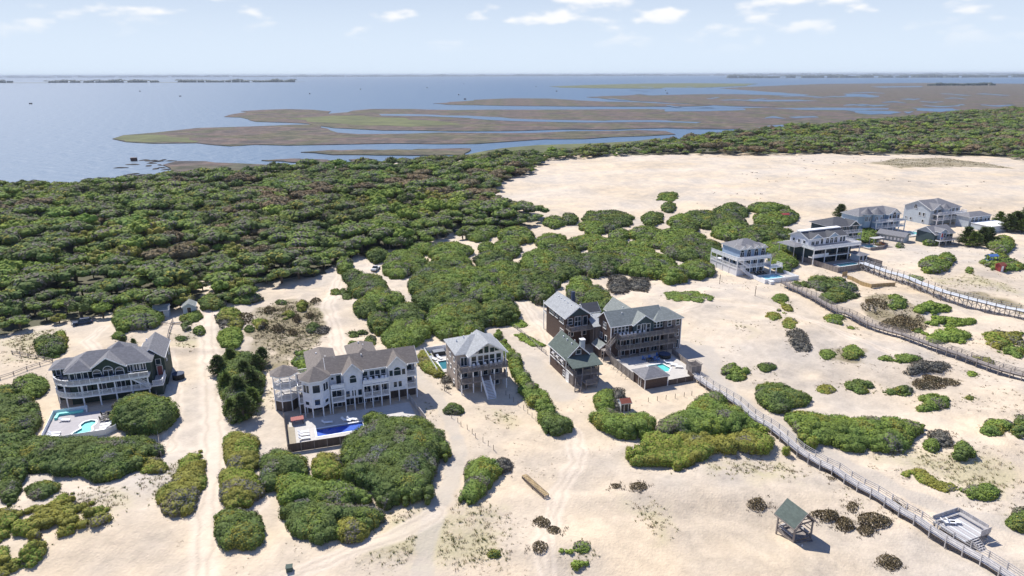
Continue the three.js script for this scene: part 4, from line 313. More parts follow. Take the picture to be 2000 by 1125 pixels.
const ROADS = [["track",4.6,[[-40.5,-71.8],[-42.6,-77.6],[-47.2,-90.4],[-54.1,-109.4],[-63.3,-130.5],[-73.3,-152.3],[-81.2,-170.4],[-91.1,-194.6],[-100.9,-218.5]]],
["gravel",3,[[-22.9,-143.8],[-19.7,-137.9],[-16,-131.2],[-13.7,-125],[-11.6,-119.4],[-10.6,-113.8]]],
["gravel",3,[[-10.3,-113.5],[-9.6,-106.9],[-10.3,-99],[-11.9,-89.7],[-12.3,-83],[-12.5,-76.2],[-12.2,-71.1]]],
["gravel",5.5,[[0.4,-199.7],[5.1,-185.7],[8,-178.7]]],
["gravel",7,[[3.2,-148.3],[6.5,-142],[9.2,-136.2],[10.9,-131.1]]],
["gravel",4.2,[[42.5,-160.5],[44.9,-156],[45.8,-149],[45,-142.6],[44.8,-136.4]]],
["gravel",4,[[48.2,-157.1],[46.6,-144.8],[45.3,-130.8],[49.2,-117.4],[55.3,-108.7],[63.4,-96.3],[69.8,-90.5],[76.8,-86.9],[82.7,-84.7]]],
["track",4,[[-58.7,-244.3],[-57.2,-214.9],[-53.4,-187.2],[-47.9,-173.3],[-43.3,-157.4],[-34.5,-139.8]]],
["track",3.2,[[0,-204.1],[8.2,-171.8],[10.1,-157.4]]],
["track",3,[[-109.6,-171.1],[-108.3,-162],[-101.4,-154.5]]],
["track",3.2,[[5.2,-72],[4.3,-82.8],[7.5,-96.8],[11.6,-105.1],[11.5,-114],[6.2,-124.7]]],
["track",2.8,[[-30.5,-76.3],[-25.5,-78.5],[-17.9,-83.3],[-11.1,-89.7]]],
["track",3,[[-43.4,-85.9],[-40.9,-89.4],[-40,-92.4]]],
["track",3,[[-52.9,-243.9],[-45.8,-221.2],[-35.9,-197.7],[-30.3,-181.1],[-26.4,-164.1],[-20.9,-151.2]]],
["track",3,[[91.2,-150],[83,-167.1],[74.1,-186.9],[57,-189.5],[42.3,-177.1]]],
["track",3,[[-84.2,-155.1],[-70.5,-129.9],[-62.8,-110.2]]]];

const MARSH = [[0,[[-434,-757],[-447,-803],[-429,-839],[-410,-912],[-349,-936],[-284,-973],[-260,-962],[-236,-896],[-207,-831],[-177,-808],[-119,-813],[1,-816],[154,-856],[185,-839],[187,-795],[113,-764],[0,-714],[-71,-689],[-177,-687],[-254,-689],[-273,-674],[-300,-690],[-320,-707],[-400,-721]]],[1,[[-431,-754],[-442,-796],[-421,-809],[-352,-760],[-325,-724],[-324,-710],[-401,-723]]],[0,[[-475,-1162],[-517,-1345],[-453,-1421],[-365,-1355],[-325,-1246],[-304,-1352],[-283,-1411],[-196,-1406],[-103,-1359],[1,-1367],[140,-1365],[348,-1362],[481,-1270],[446,-1089],[324,-883],[268,-868],[196,-888],[159,-880],[64,-872],[1,-850],[-119,-862],[-232,-909],[-290,-994],[-377,-1036]]],[1,[[-353,-1102],[-300,-1182],[-214,-1135],[-113,-1041],[-70,-964],[-134,-919],[-217,-960],[-299,-1027]]],[0,[[-186,-1680],[-129,-1804],[-73,-1948],[2,-2026],[103,-1995],[198,-1813],[272,-1739],[386,-1610],[484,-1549],[324,-1485],[111,-1511],[1,-1543],[-91,-1589],[-151,-1620]]],[0,[[224,-2120],[382,-2287],[734,-2984],[1179,-3631],[1992,-4607],[2847,-4943],[3299,-4322],[1139,-1479],[809,-1407],[660,-1395],[464,-1500],[405,-1637],[291,-1860]]],[0,[[340,-1373],[547,-1447],[833,-1451],[1175,-1527],[999,-1294],[779,-1186],[518,-1013],[355,-864],[309,-842],[273,-843],[362,-1031],[353,-1209]]],[1,[[208,-3951],[485,-4464],[899,-4977],[1304,-5166],[1663,-4806],[1276,-3931],[862,-3409],[602,-3325],[379,-3483],[265,-3636]]],[0,[[-188,-617],[-164,-634],[-117,-632],[-71,-640],[-38,-644],[-38,-617],[-41,-589],[-87,-590],[-154,-596]]],[0,[[-202,-557],[-181,-567],[-149,-559],[-141,-545],[-160,-539]]],[0,[[-132,-559],[-118,-569],[-110,-548],[-124,-542]]],[0,[[-268,-529],[-268,-552],[-245,-551],[-215,-537],[-183,-524],[-160,-500],[-191,-457],[-225,-460],[-243,-491]]],[1,[[-43,-582],[-9,-643],[25,-671],[87,-689],[159,-744],[128,-667],[86,-610],[62,-554],[21,-548],[-24,-542]]]];

const CHANNEL = [[[-230.5,-1222.8],[-176.7,-1219.9],[-74.1,-1168.7],[0.8,-1083.1],[84.5,-1042.5],[179.6,-1020.8],[212,-997.1],[146,-994.5],[77.2,-997.6],[0.7,-1028.9],[-70.2,-1105.9],[-142.6,-1157.7],[-217.6,-1176.1]],[[769.8,-3550.2],[966.6,-3387.7],[960.7,-2768.7],[957.5,-2280.9],[873.4,-2153.7],[752.3,-2361.7],[636.2,-2374.1],[478,-2273.2],[417.4,-2397.3]],[[290.5,-1373.9],[357.3,-1401.2],[453.7,-1384.6],[439.4,-1325.2],[355.7,-1283.6],[280,-1279]],[[509.6,-1391.7],[614.1,-1406.6],[736.7,-1377.5],[709.9,-1328.5],[627.1,-1304.6],[541.9,-1328.8]],[[613.6,-1296.1],[686.5,-1273.6],[661.7,-1206.9],[594.3,-1163.8]],[[785.9,-1385],[851,-1360],[824.5,-1283.8],[755.8,-1234.8],[741.4,-1288.6]],[[1114.4,-2384.9],[1157.4,-2318.7],[1095.3,-2107.1],[1013,-1997.6],[999.7,-2091.7]],[[310.6,-881.7],[336,-916.4],[361.6,-934.3],[343.1,-889.1],[314.5,-856.5]],[[437,-1107.8],[485.1,-1126],[478.8,-1092.4],[436.1,-1075]],[[1848.2,-3661.5],[2170.4,-3763.5],[2011.8,-3487.1],[1761.8,-3392]],[[136.7,-1034.2],[212.6,-1036.6],[268.1,-989.2],[255.6,-968.7],[191.3,-1003.4]],[[559.4,-1835],[746.6,-1838.1],[768.3,-1764.9],[626.4,-1725.8]],[[1030.8,-1871.3],[1067.1,-1887.9],[1028.8,-1814.7],[1007.5,-1816.5]],[[851.3,-3366.4],[870.2,-3382.7],[888.7,-3397],[915.5,-3442.1],[941.5,-3482.8],[974.9,-3549.1],[992.6,-3556.9],[994.7,-3509.2],[991.1,-3496.3],[969.3,-3473],[940.6,-3423.6],[912.2,-3373.7],[876.6,-3295.2],[854.3,-3264.7],[842.7,-3275.5],[848.3,-3354.5]],[[506.2,-3061.6],[526.4,-3040.7],[539.5,-2982.2],[552.5,-2927.9],[566.9,-2885],[586,-2868.7],[608.4,-2868.8],[626.8,-2851.1],[625,-2842.6],[590.1,-2782.3],[563.5,-2757.8],[544.2,-2768.6],[531.3,-2814.6],[523.7,-2894.1],[515.1,-2975],[504.6,-3051.8]],[[699.4,-1489.2],[727.6,-1533.2],[747,-1557.6],[755.7,-1559],[755.7,-1542.6],[756.6,-1528.3],[750.2,-1499.5],[746.7,-1477],[745.5,-1474.7],[733.4,-1465.4],[729.5,-1472.8],[734.5,-1498.7],[730.5,-1506.4],[720.4,-1501.3],[707.4,-1490.1],[698.3,-1486.8]],[[1154.7,-1885.6],[1188.8,-1927.6],[1220.9,-1965.6],[1226.3,-1960],[1226.4,-1946],[1222.3,-1925.4],[1204,-1882.9],[1190.1,-1847.7],[1187.8,-1844.1],[1181,-1846.5],[1183.8,-1864.2],[1197.5,-1899.6],[1197.2,-1913.1],[1177.6,-1895.2],[1165.2,-1888.9],[1152.4,-1881.8]],[[782.4,-2069.5],[821.7,-2127.8],[853.2,-2163.4],[880.6,-2187.4],[900.6,-2192.1],[903.1,-2154.7],[907.3,-2122.8],[907.3,-2082.2],[905.3,-2077.6],[885.8,-2071.8],[878.6,-2095.8],[865.3,-2105.6],[853.3,-2118.9],[830.7,-2105.8],[801.3,-2074.4],[780.7,-2065]],[[679.8,-3826],[704.7,-3893.8],[715.5,-3882.7],[720.4,-3840.1],[714.5,-3742.2],[718.5,-3698.4],[723.1,-3659.5],[727.3,-3620.3],[724.6,-3606.6],[699.9,-3541.9],[691.3,-3557.7],[694.7,-3637.8],[693.1,-3694],[694.8,-3769.5],[686.9,-3795.1],[677.1,-3810.7]],[[699.2,-1253.4],[698.5,-1247.6],[698.4,-1242.8],[697.4,-1236.6],[705.6,-1246.9],[712.7,-1255.2],[722.6,-1268.3],[724.8,-1267.8],[723.8,-1266.1],[710,-1245.9],[695.4,-1224.3],[679.7,-1200.5],[674.6,-1195.5],[673.9,-1198.5],[684.6,-1222.3],[698.3,-1251.7]],[[425.8,-2331.8],[442,-2319],[461.7,-2324.6],[481.1,-2328.6],[505.9,-2357.5],[531.3,-2386.8],[558.4,-2422],[569.5,-2386.9],[568.1,-2380.9],[540.9,-2345.3],[518.6,-2329.6],[490.8,-2286.4],[466.2,-2255.7],[445.2,-2240.8],[433.6,-2274.7],[424.7,-2326.1]],[[917.7,-3762.4],[939.2,-3816.5],[949.4,-3823.5],[943.3,-3765.2],[945.7,-3741.8],[935.4,-3668.9],[946.7,-3681.5],[956.3,-3687.1],[952.6,-3672.8],[921.4,-3582.5],[910.8,-3571.8],[899.9,-3559.5],[912.7,-3642.4],[916.3,-3689.6],[920.2,-3738.9],[914.1,-3747.5]],[[379.9,-1065.2],[394.3,-1090.9],[405.9,-1108.3],[417.7,-1125.3],[421.6,-1120.9],[420.1,-1101.9],[416.9,-1079.1],[415.5,-1061.6],[415,-1060.3],[410.7,-1062.9],[408.3,-1070.6],[405.6,-1077.6],[401.3,-1080.4],[396.3,-1081.5],[386.4,-1068.6],[379.4,-1063.9]],[[753.1,-2891.3],[766.6,-2905.9],[778.6,-2914.7],[801.8,-2964.6],[816,-2980.5],[833.7,-3008.9],[833.8,-2973.4],[820.9,-2892.4],[818.4,-2883.6],[810.9,-2890.9],[799.7,-2885.4],[788.2,-2878.3],[764.7,-2826.6],[752.7,-2816.9],[743,-2815.7],[750.9,-2882.4]],[[1062.8,-1901.3],[1070,-1905.9],[1058.4,-1876.7],[1057.1,-1866.2],[1062,-1866.7],[1072.3,-1876.8],[1089.9,-1899.8],[1095.7,-1901.8],[1093.5,-1898],[1060.8,-1848.5],[1038.5,-1817.1],[1022,-1795.7],[1020.2,-1800.3],[1030.7,-1827.2],[1039.8,-1851.5],[1060.6,-1897.5]],[[773.3,-1535.8],[776.4,-1531],[773.8,-1514.9],[773.1,-1502.8],[776,-1497.9],[795.1,-1524.5],[802.2,-1527.7],[806.4,-1525.1],[805.1,-1522.7],[788.7,-1501.6],[766.9,-1469.7],[758.7,-1464.1],[746.6,-1450.5],[745.7,-1459.2],[754.6,-1487.4],[772.1,-1533.3]],[[1793.7,-3521.3],[1850.6,-3612.9],[1859.6,-3609.8],[1849.8,-3570.5],[1847.6,-3546.1],[1805.8,-3446],[1805.1,-3425.3],[1792.2,-3382],[1785.9,-3370],[1750.7,-3321.5],[1764.1,-3365.9],[1764,-3384.7],[1801.7,-3477.1],[1807.1,-3507.5],[1790.5,-3494.9],[1787.1,-3508.3]],[[869.8,-1496.5],[879.4,-1493.8],[877,-1470.6],[883.7,-1463.4],[891.1,-1457.4],[904,-1460.6],[923.6,-1474.5],[935.3,-1475.5],[933.8,-1473.1],[903.3,-1441.8],[879.2,-1419.9],[859,-1404.1],[849.8,-1406.4],[854.9,-1433],[858.2,-1457.3],[868.4,-1494.1]],[[257.2,-1925.4],[271.2,-1957.6],[282,-1964.8],[287.6,-1935.8],[290.1,-1888.6],[296.7,-1870.7],[302.3,-1847.9],[308.5,-1829.4],[307.9,-1825.8],[294.2,-1797.9],[286.1,-1803.4],[283.4,-1844.5],[277.7,-1868.8],[271.9,-1893.4],[265.3,-1914.6],[256.7,-1921.4]],[[846,-1989.8],[874.2,-2023.5],[895.7,-2041],[925.2,-2075.8],[955.5,-2111.5],[972.5,-2116.9],[971.5,-2083.1],[961.5,-2031],[959.4,-2026.7],[948.8,-2034],[935.9,-2036.4],[920.9,-2034.3],[901.7,-2022.5],[875.7,-1994.9],[849.1,-1964.8],[844.2,-1985.6]],[[924.8,-1473.2],[937.9,-1488.9],[949,-1501.2],[970.1,-1529.3],[978.2,-1536.6],[990.3,-1550.2],[977.7,-1524.8],[959.6,-1490.7],[958.1,-1488.3],[960.6,-1497.7],[955.1,-1494.3],[953.5,-1497.3],[933.8,-1471.3],[923.6,-1460.5],[913.9,-1450.2],[923.4,-1470.9]],[[888.2,-2212.3],[905.6,-2226.2],[909.9,-2207.6],[904.6,-2166.5],[901.9,-2132.6],[900.5,-2102.3],[906.1,-2089.5],[918,-2091],[916,-2086.4],[890.9,-2054],[874.3,-2040.6],[868.4,-2052.6],[874.7,-2094.1],[881.1,-2137.2],[886.4,-2178.5],[886.1,-2207.1]],[[1403.1,-2326.9],[1437.3,-2357.6],[1441.4,-2338.2],[1441.6,-2313],[1418.4,-2250.7],[1411,-2214.9],[1400.6,-2175.1],[1403.7,-2157.1],[1400.5,-2152.2],[1373.1,-2132.1],[1359.7,-2133.6],[1372.8,-2177.8],[1381.3,-2215.3],[1402,-2273.7],[1400.8,-2297.1],[1399.6,-2321.2]],[[985.6,-1709.5],[1002.4,-1724.8],[998.3,-1703.8],[993.7,-1682.2],[993.8,-1668.9],[1007.4,-1678.7],[1017.3,-1682],[1032.9,-1694.8],[1031.1,-1691.7],[999.5,-1652.2],[973.5,-1621.4],[969.5,-1627.7],[970.4,-1642.3],[976,-1665.3],[977.8,-1682.1],[983.8,-1706.4]],[[626.6,-1871.8],[636.2,-1877.3],[641.9,-1871.4],[659.5,-1900.3],[674,-1919.5],[688,-1936.9],[693.5,-1930.2],[690.3,-1899.2],[688.9,-1895.4],[682.1,-1898.1],[669.7,-1885.1],[654,-1862.2],[635.9,-1831.6],[626.8,-1827],[618.2,-1823.8],[625.4,-1868]],[[1010.7,-1520.4],[1014.3,-1509.7],[1011.3,-1489.4],[1015.6,-1480.3],[1031.4,-1488.2],[1047.5,-1496.5],[1066.4,-1508.4],[1067.9,-1495.6],[1066.2,-1493.2],[1036.8,-1466],[1013.4,-1447.1],[991,-1429.1],[983,-1432.1],[983.1,-1447.3],[991.2,-1474.8],[1009.1,-1517.9]],[[767,-1562.6],[779.4,-1566.7],[776.7,-1540.3],[778,-1522.6],[784.8,-1516.2],[794.2,-1514.8],[807.5,-1520.9],[820.2,-1525.8],[818.9,-1523.3],[792.1,-1491.4],[769.1,-1466.3],[754.5,-1456.7],[752.2,-1471.4],[755.8,-1498.3],[757.6,-1522.4],[765.7,-1560]],[[532.6,-1812.9],[559.1,-1851.5],[578.7,-1865.7],[596.7,-1873.9],[604,-1848.6],[608.5,-1816.2],[610.4,-1777.7],[608.5,-1730.1],[607.4,-1726.9],[596.6,-1737],[594,-1772.5],[589.9,-1805.3],[577.7,-1813.8],[563.5,-1816.3],[543.8,-1800.3],[531.6,-1809.4]],[[972.5,-2100.2],[995.5,-2113.6],[1020.2,-2130.2],[1049.4,-2155.7],[1074.7,-2172.5],[1092,-2172.4],[1097.5,-2149.2],[1089.7,-2100.7],[1087.3,-2096],[1078.2,-2111.1],[1062.5,-2113.3],[1036.4,-2094.3],[1005.7,-2065],[980.9,-2047.5],[966.5,-2051.5],[970.4,-2095.5]],[[333.1,-1414.1],[344.2,-1415.4],[359,-1431.6],[371.2,-1437],[388.9,-1462.8],[400.8,-1465.7],[407.8,-1450.7],[408.5,-1414.4],[407.9,-1412.2],[398.5,-1417.2],[387.8,-1417.4],[374.1,-1406.3],[361.9,-1400.3],[345.9,-1378.8],[337.7,-1388.2],[332.6,-1412]],[[542.4,-1974.7],[545.9,-1967.1],[550.8,-1964.3],[566.5,-2000.2],[576.4,-2014.7],[594.1,-2056.4],[602.2,-2063.9],[600.1,-2036.5],[598.8,-2032.1],[586.2,-2008.8],[571.6,-1977.8],[559.7,-1955.7],[542.3,-1913.9],[538.9,-1921.6],[536.4,-1932.3],[541.2,-1970.6]],[[603.7,-1227.8],[626.2,-1254.9],[638.2,-1260.1],[642.8,-1250.3],[639.7,-1225.9],[641.7,-1212],[640,-1191.6],[642.5,-1179.3],[641.7,-1177.8],[626.9,-1166.8],[620.2,-1170.8],[624.2,-1195.7],[622.6,-1210.3],[619.4,-1222.2],[610.8,-1223.5],[602.9,-1226.2]],[[328.3,-1506.8],[338,-1527],[342.3,-1522.4],[343.5,-1503.9],[342.4,-1476.1],[347.2,-1474.5],[349.6,-1462.5],[356.2,-1468.5],[355.6,-1466.2],[344.2,-1439.9],[335.1,-1422.2],[334.8,-1442.7],[333,-1457.2],[333,-1480.2],[331.2,-1495.8],[327.8,-1504.4]],[[616.3,-3175],[643.2,-3194.4],[673.8,-3229.9],[700.1,-3243.3],[732,-3280.5],[750.5,-3257.5],[755,-3176.2],[750.4,-3062.7],[748,-3052.8],[733.5,-3085],[718,-3115.3],[699.4,-3133.7],[679,-3144.9],[648.4,-3107.3],[626.9,-3112.9],[614.2,-3164.4]],[[1497.7,-2291.4],[1540.3,-2330.8],[1561.3,-2337],[1548.5,-2292.5],[1539.1,-2253.9],[1526.9,-2212.1],[1515.7,-2172.5],[1513.2,-2146.3],[1509.8,-2141.5],[1480.2,-2121.2],[1471.8,-2131.5],[1484.1,-2172.7],[1502.9,-2224.4],[1501.5,-2246.7],[1501.3,-2271.3],[1494.1,-2285.8]],[[1161.9,-2448.3],[1199.3,-2488.9],[1232.2,-2519],[1271.3,-2560.9],[1292.6,-2565.8],[1296,-2535.4],[1285.3,-2478.5],[1262.3,-2399.5],[1259.1,-2393.5],[1248.4,-2406.7],[1246.2,-2437.3],[1237.2,-2455.1],[1218.5,-2453.6],[1197.7,-2447.8],[1168.9,-2425.3],[1159,-2442]],[[859.5,-1643],[885,-1675.3],[905.2,-1697],[922.2,-1712.2],[929.1,-1708.3],[921.4,-1677.7],[910.4,-1641.4],[896.5,-1600.8],[895,-1598],[894.2,-1611.9],[898.8,-1636.1],[897,-1648.7],[891.3,-1654.1],[878.8,-1646.8],[862.9,-1633],[858,-1640.2]]];

const BLINDS = [[-1155,-1698],[-1063,-2275],[-1576,-3013],[-720,-2533],[-700,-3297],[-430,-3624],[-343,-5139],[-175,-2353],[-126,-1922],[132,-3822],[178,-2799],[615,-2830],[541,-2463]];

const HUNT = [-305.7,-558.5];

const ROCKS = [[-294.9,-534.5],[-300.2,-562.4],[-277.1,-525.4],[-282.7,-542.1],[-284.2,-553.7],[-263.7,-509.6],[-262.2,-514.6],[-253.2,-504.3],[-266,-476.6],[-258.7,-472],[-255.9,-476.3],[-253.1,-478.1],[-255.1,-467.6],[-291.6,-559.8],[-284.7,-562.1],[-270.8,-530.7],[-292.1,-515.3],[-264.5,-481.9],[-296,-559.9],[-246.3,-492.6],[-246.5,-485.2],[-242.8,-467.4],[-274.3,-557]];

const PINES = [[-66.9,-142.6],[-66.1,-148],[-60.1,-140.1],[-58.7,-144.3],[-62,-134.8],[-57.7,-130.9],[-56.1,-134.5],[-56.2,-122.9],[-52.8,-120.6],[-59,-148.6],[-53,-126.1]];

const PINES_R = [[179.1,-261.8],[179.2,-257.7],[185.3,-262.2],[189.2,-264.2],[216.5,-297.9],[212.4,-286.5],[217.3,-288.6],[217.1,-284.2],[225.8,-294.3],[151.1,-309.6]];

const PINE_L = [[-97.7,-159.5],[-95.1,-159.5]];

// ---------- tools ----------
let seed = 12345;
const rnd = () => { seed = (seed * 1664525 + 1013904223) >>> 0; return seed / 4294967296; };
const rr = (a, b) => a + (b - a) * rnd();
const RAD = Math.PI / 180;
const shoreZ = (x) => {
  if (x <= SHORE[0][0]) return SHORE[0][1];
  for (let k = 1; k < SHORE.length; k++) if (x <= SHORE[k][0]) { const a = SHORE[k - 1], b = SHORE[k]; return a[1] + (b[1] - a[1]) * (x - a[0]) / (b[0] - a[0]); }
  return SHORE[SHORE.length - 1][1];
};
const ht = (x, z) => {
  let h = 0, k = 1;
  for (const m of MOUNDS) { const q = ((x - m[0]) / m[2]) ** 2 + ((z - m[1]) / m[3]) ** 2; if (q < 9) h += m[4] * Math.exp(-q); }
  h += (vn(x / 19 + 7, z / 19) - 0.5) * 1.5 + (vn(x / 6.3, z / 6.3 + 5) - 0.5) * 0.5 + (Math.abs(vn(x / 11 + z / 30, z / 7 + 31) * 2 - 1) - 0.5) * -0.7 + (vn(x / 2.4 + 9, z / 2.4) - 0.5) * 0.2;
  for (const f of FLAT) { const d = Math.hypot(x - f[0], z - f[1]) / f[2]; if (d < 1.5) k = Math.min(k, ss(0.8, 1.5, d)); }
  return -2.2 + (h * k + 2.2) * ss(-8, 32, z - shoreZ(x));
};
const inside = (p, x, z) => { let c = false; for (let i = 0, j = p.length - 1; i < p.length; j = i++) if ((p[i][1] > z) !== (p[j][1] > z) && x < (p[j][0] - p[i][0]) * (z - p[i][1]) / (p[j][1] - p[i][1]) + p[i][0]) c = !c; return c; };
const segD = (x, z, a, b) => { const dx = b[0] - a[0], dz = b[1] - a[1], t = cl(((x - a[0]) * dx + (z - a[1]) * dz) / (dx * dx + dz * dz + 1e-9)); return Math.hypot(x - a[0] - t * dx, z - a[1] - t * dz); };
const edgeD = (p, x, z) => { let d = 1e9; for (let i = 0, j = p.length - 1; i < p.length; j = i++) d = Math.min(d, segD(x, z, p[j], p[i])); return d; };
const box2 = (p) => { const xs = p.map((q) => q[0]), zs = p.map((q) => q[1]); return [Math.min(...xs), Math.max(...xs), Math.min(...zs), Math.max(...zs)]; };
const used = {};
const numbered = (n) => { const k = used[n] = (used[n] ?? -1) + 1; return k ? n + '_' + String(k).padStart(3, '0') : n; };
function tag(o, label, category, group, kind) {
  o.userData = { label, category }; if (group) o.userData.group = group; if (kind) o.userData.kind = kind;
  return o;
}
const shade = (o) => { o.castShadow = o.receiveShadow = true; return o; };
function thing(name, label, category, x, z, deg = 0, group, y) {
  const o = new THREE.Group(); o.name = numbered(name); scene.add(o); o.position.set(x, y ?? ht(x, z), z); o.rotation.y = deg * RAD;
  return tag(o, label, category, group);
}
function struct(o, name) { o.name = numbered(name); o.userData.kind = 'structure'; scene.add(shade(o)); return o; }

const WALKS = [[[41, -138.5], [46.2, -122.5], [51.4, -107.4], [57.8, -94.2], [63, -83], [67, -74]], [[86.7, -208.3], [88.6, -194], [91.5, -180], [98.9, -161], [108, -142], [116, -128]], [[121.3, -228.5], [130.3, -195.7], [139.8, -178], [156, -152]]];
const offWalk = (x, z) => { let d = 1e9; for (const l of WALKS) for (let i = 1; i < l.length; i++) d = Math.min(d, segD(x, z, l[i - 1], l[i])); return d; };
// B gathers faces; mesh() makes ONE mesh of them with flat normals and uv in metres
class B {
  constructor() { this.p = []; this.c = []; }
  tri(a, b, c) { this.p.push(...a, ...b, ...c); return this; }
  quad(a, b, c, d) { return this.tri(a, b, c).tri(a, c, d); }
  cvx(v, faces) {
    const m = [0, 1, 2].map((k) => v.reduce((s, q) => s + q[k], 0) / v.length);
    for (const f of faces) {
      const [a, b, c] = f.map((i) => v[i]), n = [(b[1] - a[1]) * (c[2] - a[2]) - (b[2] - a[2]) * (c[1] - a[1]), (b[2] - a[2]) * (c[0] - a[0]) - (b[0] - a[0]) * (c[2] - a[2]), (b[0] - a[0]) * (c[1] - a[1]) - (b[1] - a[1]) * (c[0] - a[0])];
      const out = n[0] * (a[0] - m[0]) + n[1] * (a[1] - m[1]) + n[2] * (a[2] - m[2]) > 0, q = out ? f : [...f].reverse();
      for (let k = 2; k < q.length; k++) this.tri(v[q[0]], v[q[k - 1]], v[q[k]]);
    }
    return this;
  }
  hexa(t, b) { return this.cvx([...t, ...b], [[0, 1, 2, 3], [4, 5, 6, 7], [0, 1, 5, 4], [1, 2, 6, 5], [2, 3, 7, 6], [3, 0, 4, 7]]); }
  box(x0, x1, y0, y1, z0, z1) { return this.hexa([[x0, y1, z0], [x1, y1, z0], [x1, y1, z1], [x0, y1, z1]], [[x0, y0, z0], [x1, y0, z0], [x1, y0, z1], [x0, y0, z1]]); }
  slab(a, b, c, d, t) { const dn = (p) => [p[0], p[1] - t, p[2]]; return this.hexa([a, b, c, d], [a, b, c, d].map(dn)); }
  bar(a, b, w, h = w) {
    const d = new THREE.Vector3(...b).sub(new THREE.Vector3(...a)).normalize(), s = Math.abs(d.y) > 0.95 ? new THREE.Vector3(1, 0, 0) : new THREE.Vector3(-d.z, 0, d.x).normalize(), u = new THREE.Vector3().crossVectors(s, d).normalize();
    const at = (p, i, j) => [p[0] + s.x * i * w / 2 + u.x * j * h / 2, p[1] + s.y * i * w / 2 + u.y * j * h / 2, p[2] + s.z * i * w / 2 + u.z * j * h / 2];
    return this.hexa([at(a, -1, 1), at(a, 1, 1), at(b, 1, 1), at(b, -1, 1)], [at(a, -1, -1), at(a, 1, -1), at(b, 1, -1), at(b, -1, -1)]);
  }
  cyl(x, z, r, y0, y1, n = 10, r1 = r) {
    const v = [], f = [[], []];
    for (let k = 0; k < n; k++) { const a = k / n * 2 * Math.PI; v.push([x + r * Math.cos(a), y0, z + r * Math.sin(a)], [x + r1 * Math.cos(a), y1, z + r1 * Math.sin(a)]); f[0].push(2 * k); f[1].push(2 * k + 1); f.push([2 * k, 2 * k + 1, (2 * k + 3) % (2 * n), (2 * k + 2) % (2 * n)]); }
    return this.cvx(v, r1 < 0.001 ? f.filter((_, i) => i !== 1) : f);
  }
  poly(pts, y0, y1, hole) {
    const V = (p) => p.map((q) => new THREE.Vector2(q[0], -q[1]));
    let c = V(pts), o = hole ? V(hole) : null; if (THREE.ShapeUtils.isClockWise(c)) c.reverse(); if (o && !THREE.ShapeUtils.isClockWise(o)) o.reverse();
    const all = o ? [...c, ...o] : c;
    for (const [a, b, d] of THREE.ShapeUtils.triangulateShape(c, o ? [o] : [])) { const q = [all[a], all[b], all[d]]; this.tri(...q.map((p) => [p.x, y1, -p.y])); this.tri(...q.reverse().map((p) => [p.x, y0, -p.y])); }
    for (const ring of o ? [c, o] : [c]) for (let i = 0; i < ring.length; i++) { const p = ring[i], q = ring[(i + 1) % ring.length]; this.quad([p.x, y0, -p.y], [q.x, y0, -q.y], [q.x, y1, -q.y], [p.x, y1, -p.y]); }
    return this;
  }
  sheet(pts, y) {
    const c = pts.map((q) => new THREE.Vector2(q[0], -q[1])); if (THREE.ShapeUtils.isClockWise(c)) c.reverse();
    for (const f of THREE.ShapeUtils.triangulateShape(c, [])) this.tri(...f.map((k) => [c[k].x, y, -c[k].y]));
    return this;
  }
  geo() {
    const g = new THREE.BufferGeometry(), p = new Float32Array(this.p), uv = new Float32Array(p.length / 3 * 2);
    g.setAttribute('position', new THREE.BufferAttribute(p, 3)); g.computeVertexNormals();
    const n = g.attributes.normal.array;
    for (let i = 0; i < p.length / 3; i++) {
      const ax = Math.abs(n[i * 3]), ay = Math.abs(n[i * 3 + 1]), az = Math.abs(n[i * 3 + 2]), x = p[i * 3], y = p[i * 3 + 1], z = p[i * 3 + 2];
      if (ay > 0.95) { uv[i * 2] = x; uv[i * 2 + 1] = z; } else if (ax > az) { uv[i * 2] = z; uv[i * 2 + 1] = y / Math.max(0.3, Math.sqrt(1 - ay * ay)); } else { uv[i * 2] = x; uv[i * 2 + 1] = y / Math.max(0.3, Math.sqrt(1 - ay * ay)); }
    }
    g.setAttribute('uv', new THREE.BufferAttribute(uv, 2));
    if (this.c.length) g.setAttribute('color', new THREE.BufferAttribute(new Float32Array(this.c), 3));
    return g;
  }
  mesh(name, mat, parent) { const m = shade(new THREE.Mesh(this.geo(), mat)); m.name = name; if (parent) parent.add(m); return m; }
}

// ---------- surfaces ----------
function tex(w, h, f, srgb, rep) {
  const d = new Uint8Array(w * h * 4);
  for (let j = 0; j < h; j++) for (let i = 0; i < w; i++) { const c = f(i, j), o = (j * w + i) * 4; for (let k = 0; k < 3; k++) d[o + k] = cl(Array.isArray(c) ? c[k] : c) * 255; d[o + 3] = 255; }
  const t = new THREE.DataTexture(d, w, h); t.wrapS = t.wrapT = THREE.RepeatWrapping; t.magFilter = t.minFilter = THREE.LinearFilter; if (srgb) t.colorSpace = THREE.SRGBColorSpace; t.repeat.set(rep, rep); t.needsUpdate = true;
  return t;
}
const tvn = (x, y, p) => { const i = Math.floor(x), j = Math.floor(y); let u = x - i, v = y - j; u = u * u * (3 - 2 * u); v = v * v * (3 - 2 * v); const H = (a, b) => hs(((a % p) + p) % p, ((b % p) + p) % p + 71); return (H(i, j) * (1 - u) + H(i + 1, j) * u) * (1 - v) + (H(i, j + 1) * (1 - u) + H(i + 1, j + 1) * u) * v; };
const tfbm = (u, v, p, n) => { let s = 0, a = 0.5; for (let k = 0; k < n; k++) { s += a * tvn(u * p, v * p, p); p *= 2; a *= 0.5; } return s / (1 - 0.5 ** n); };
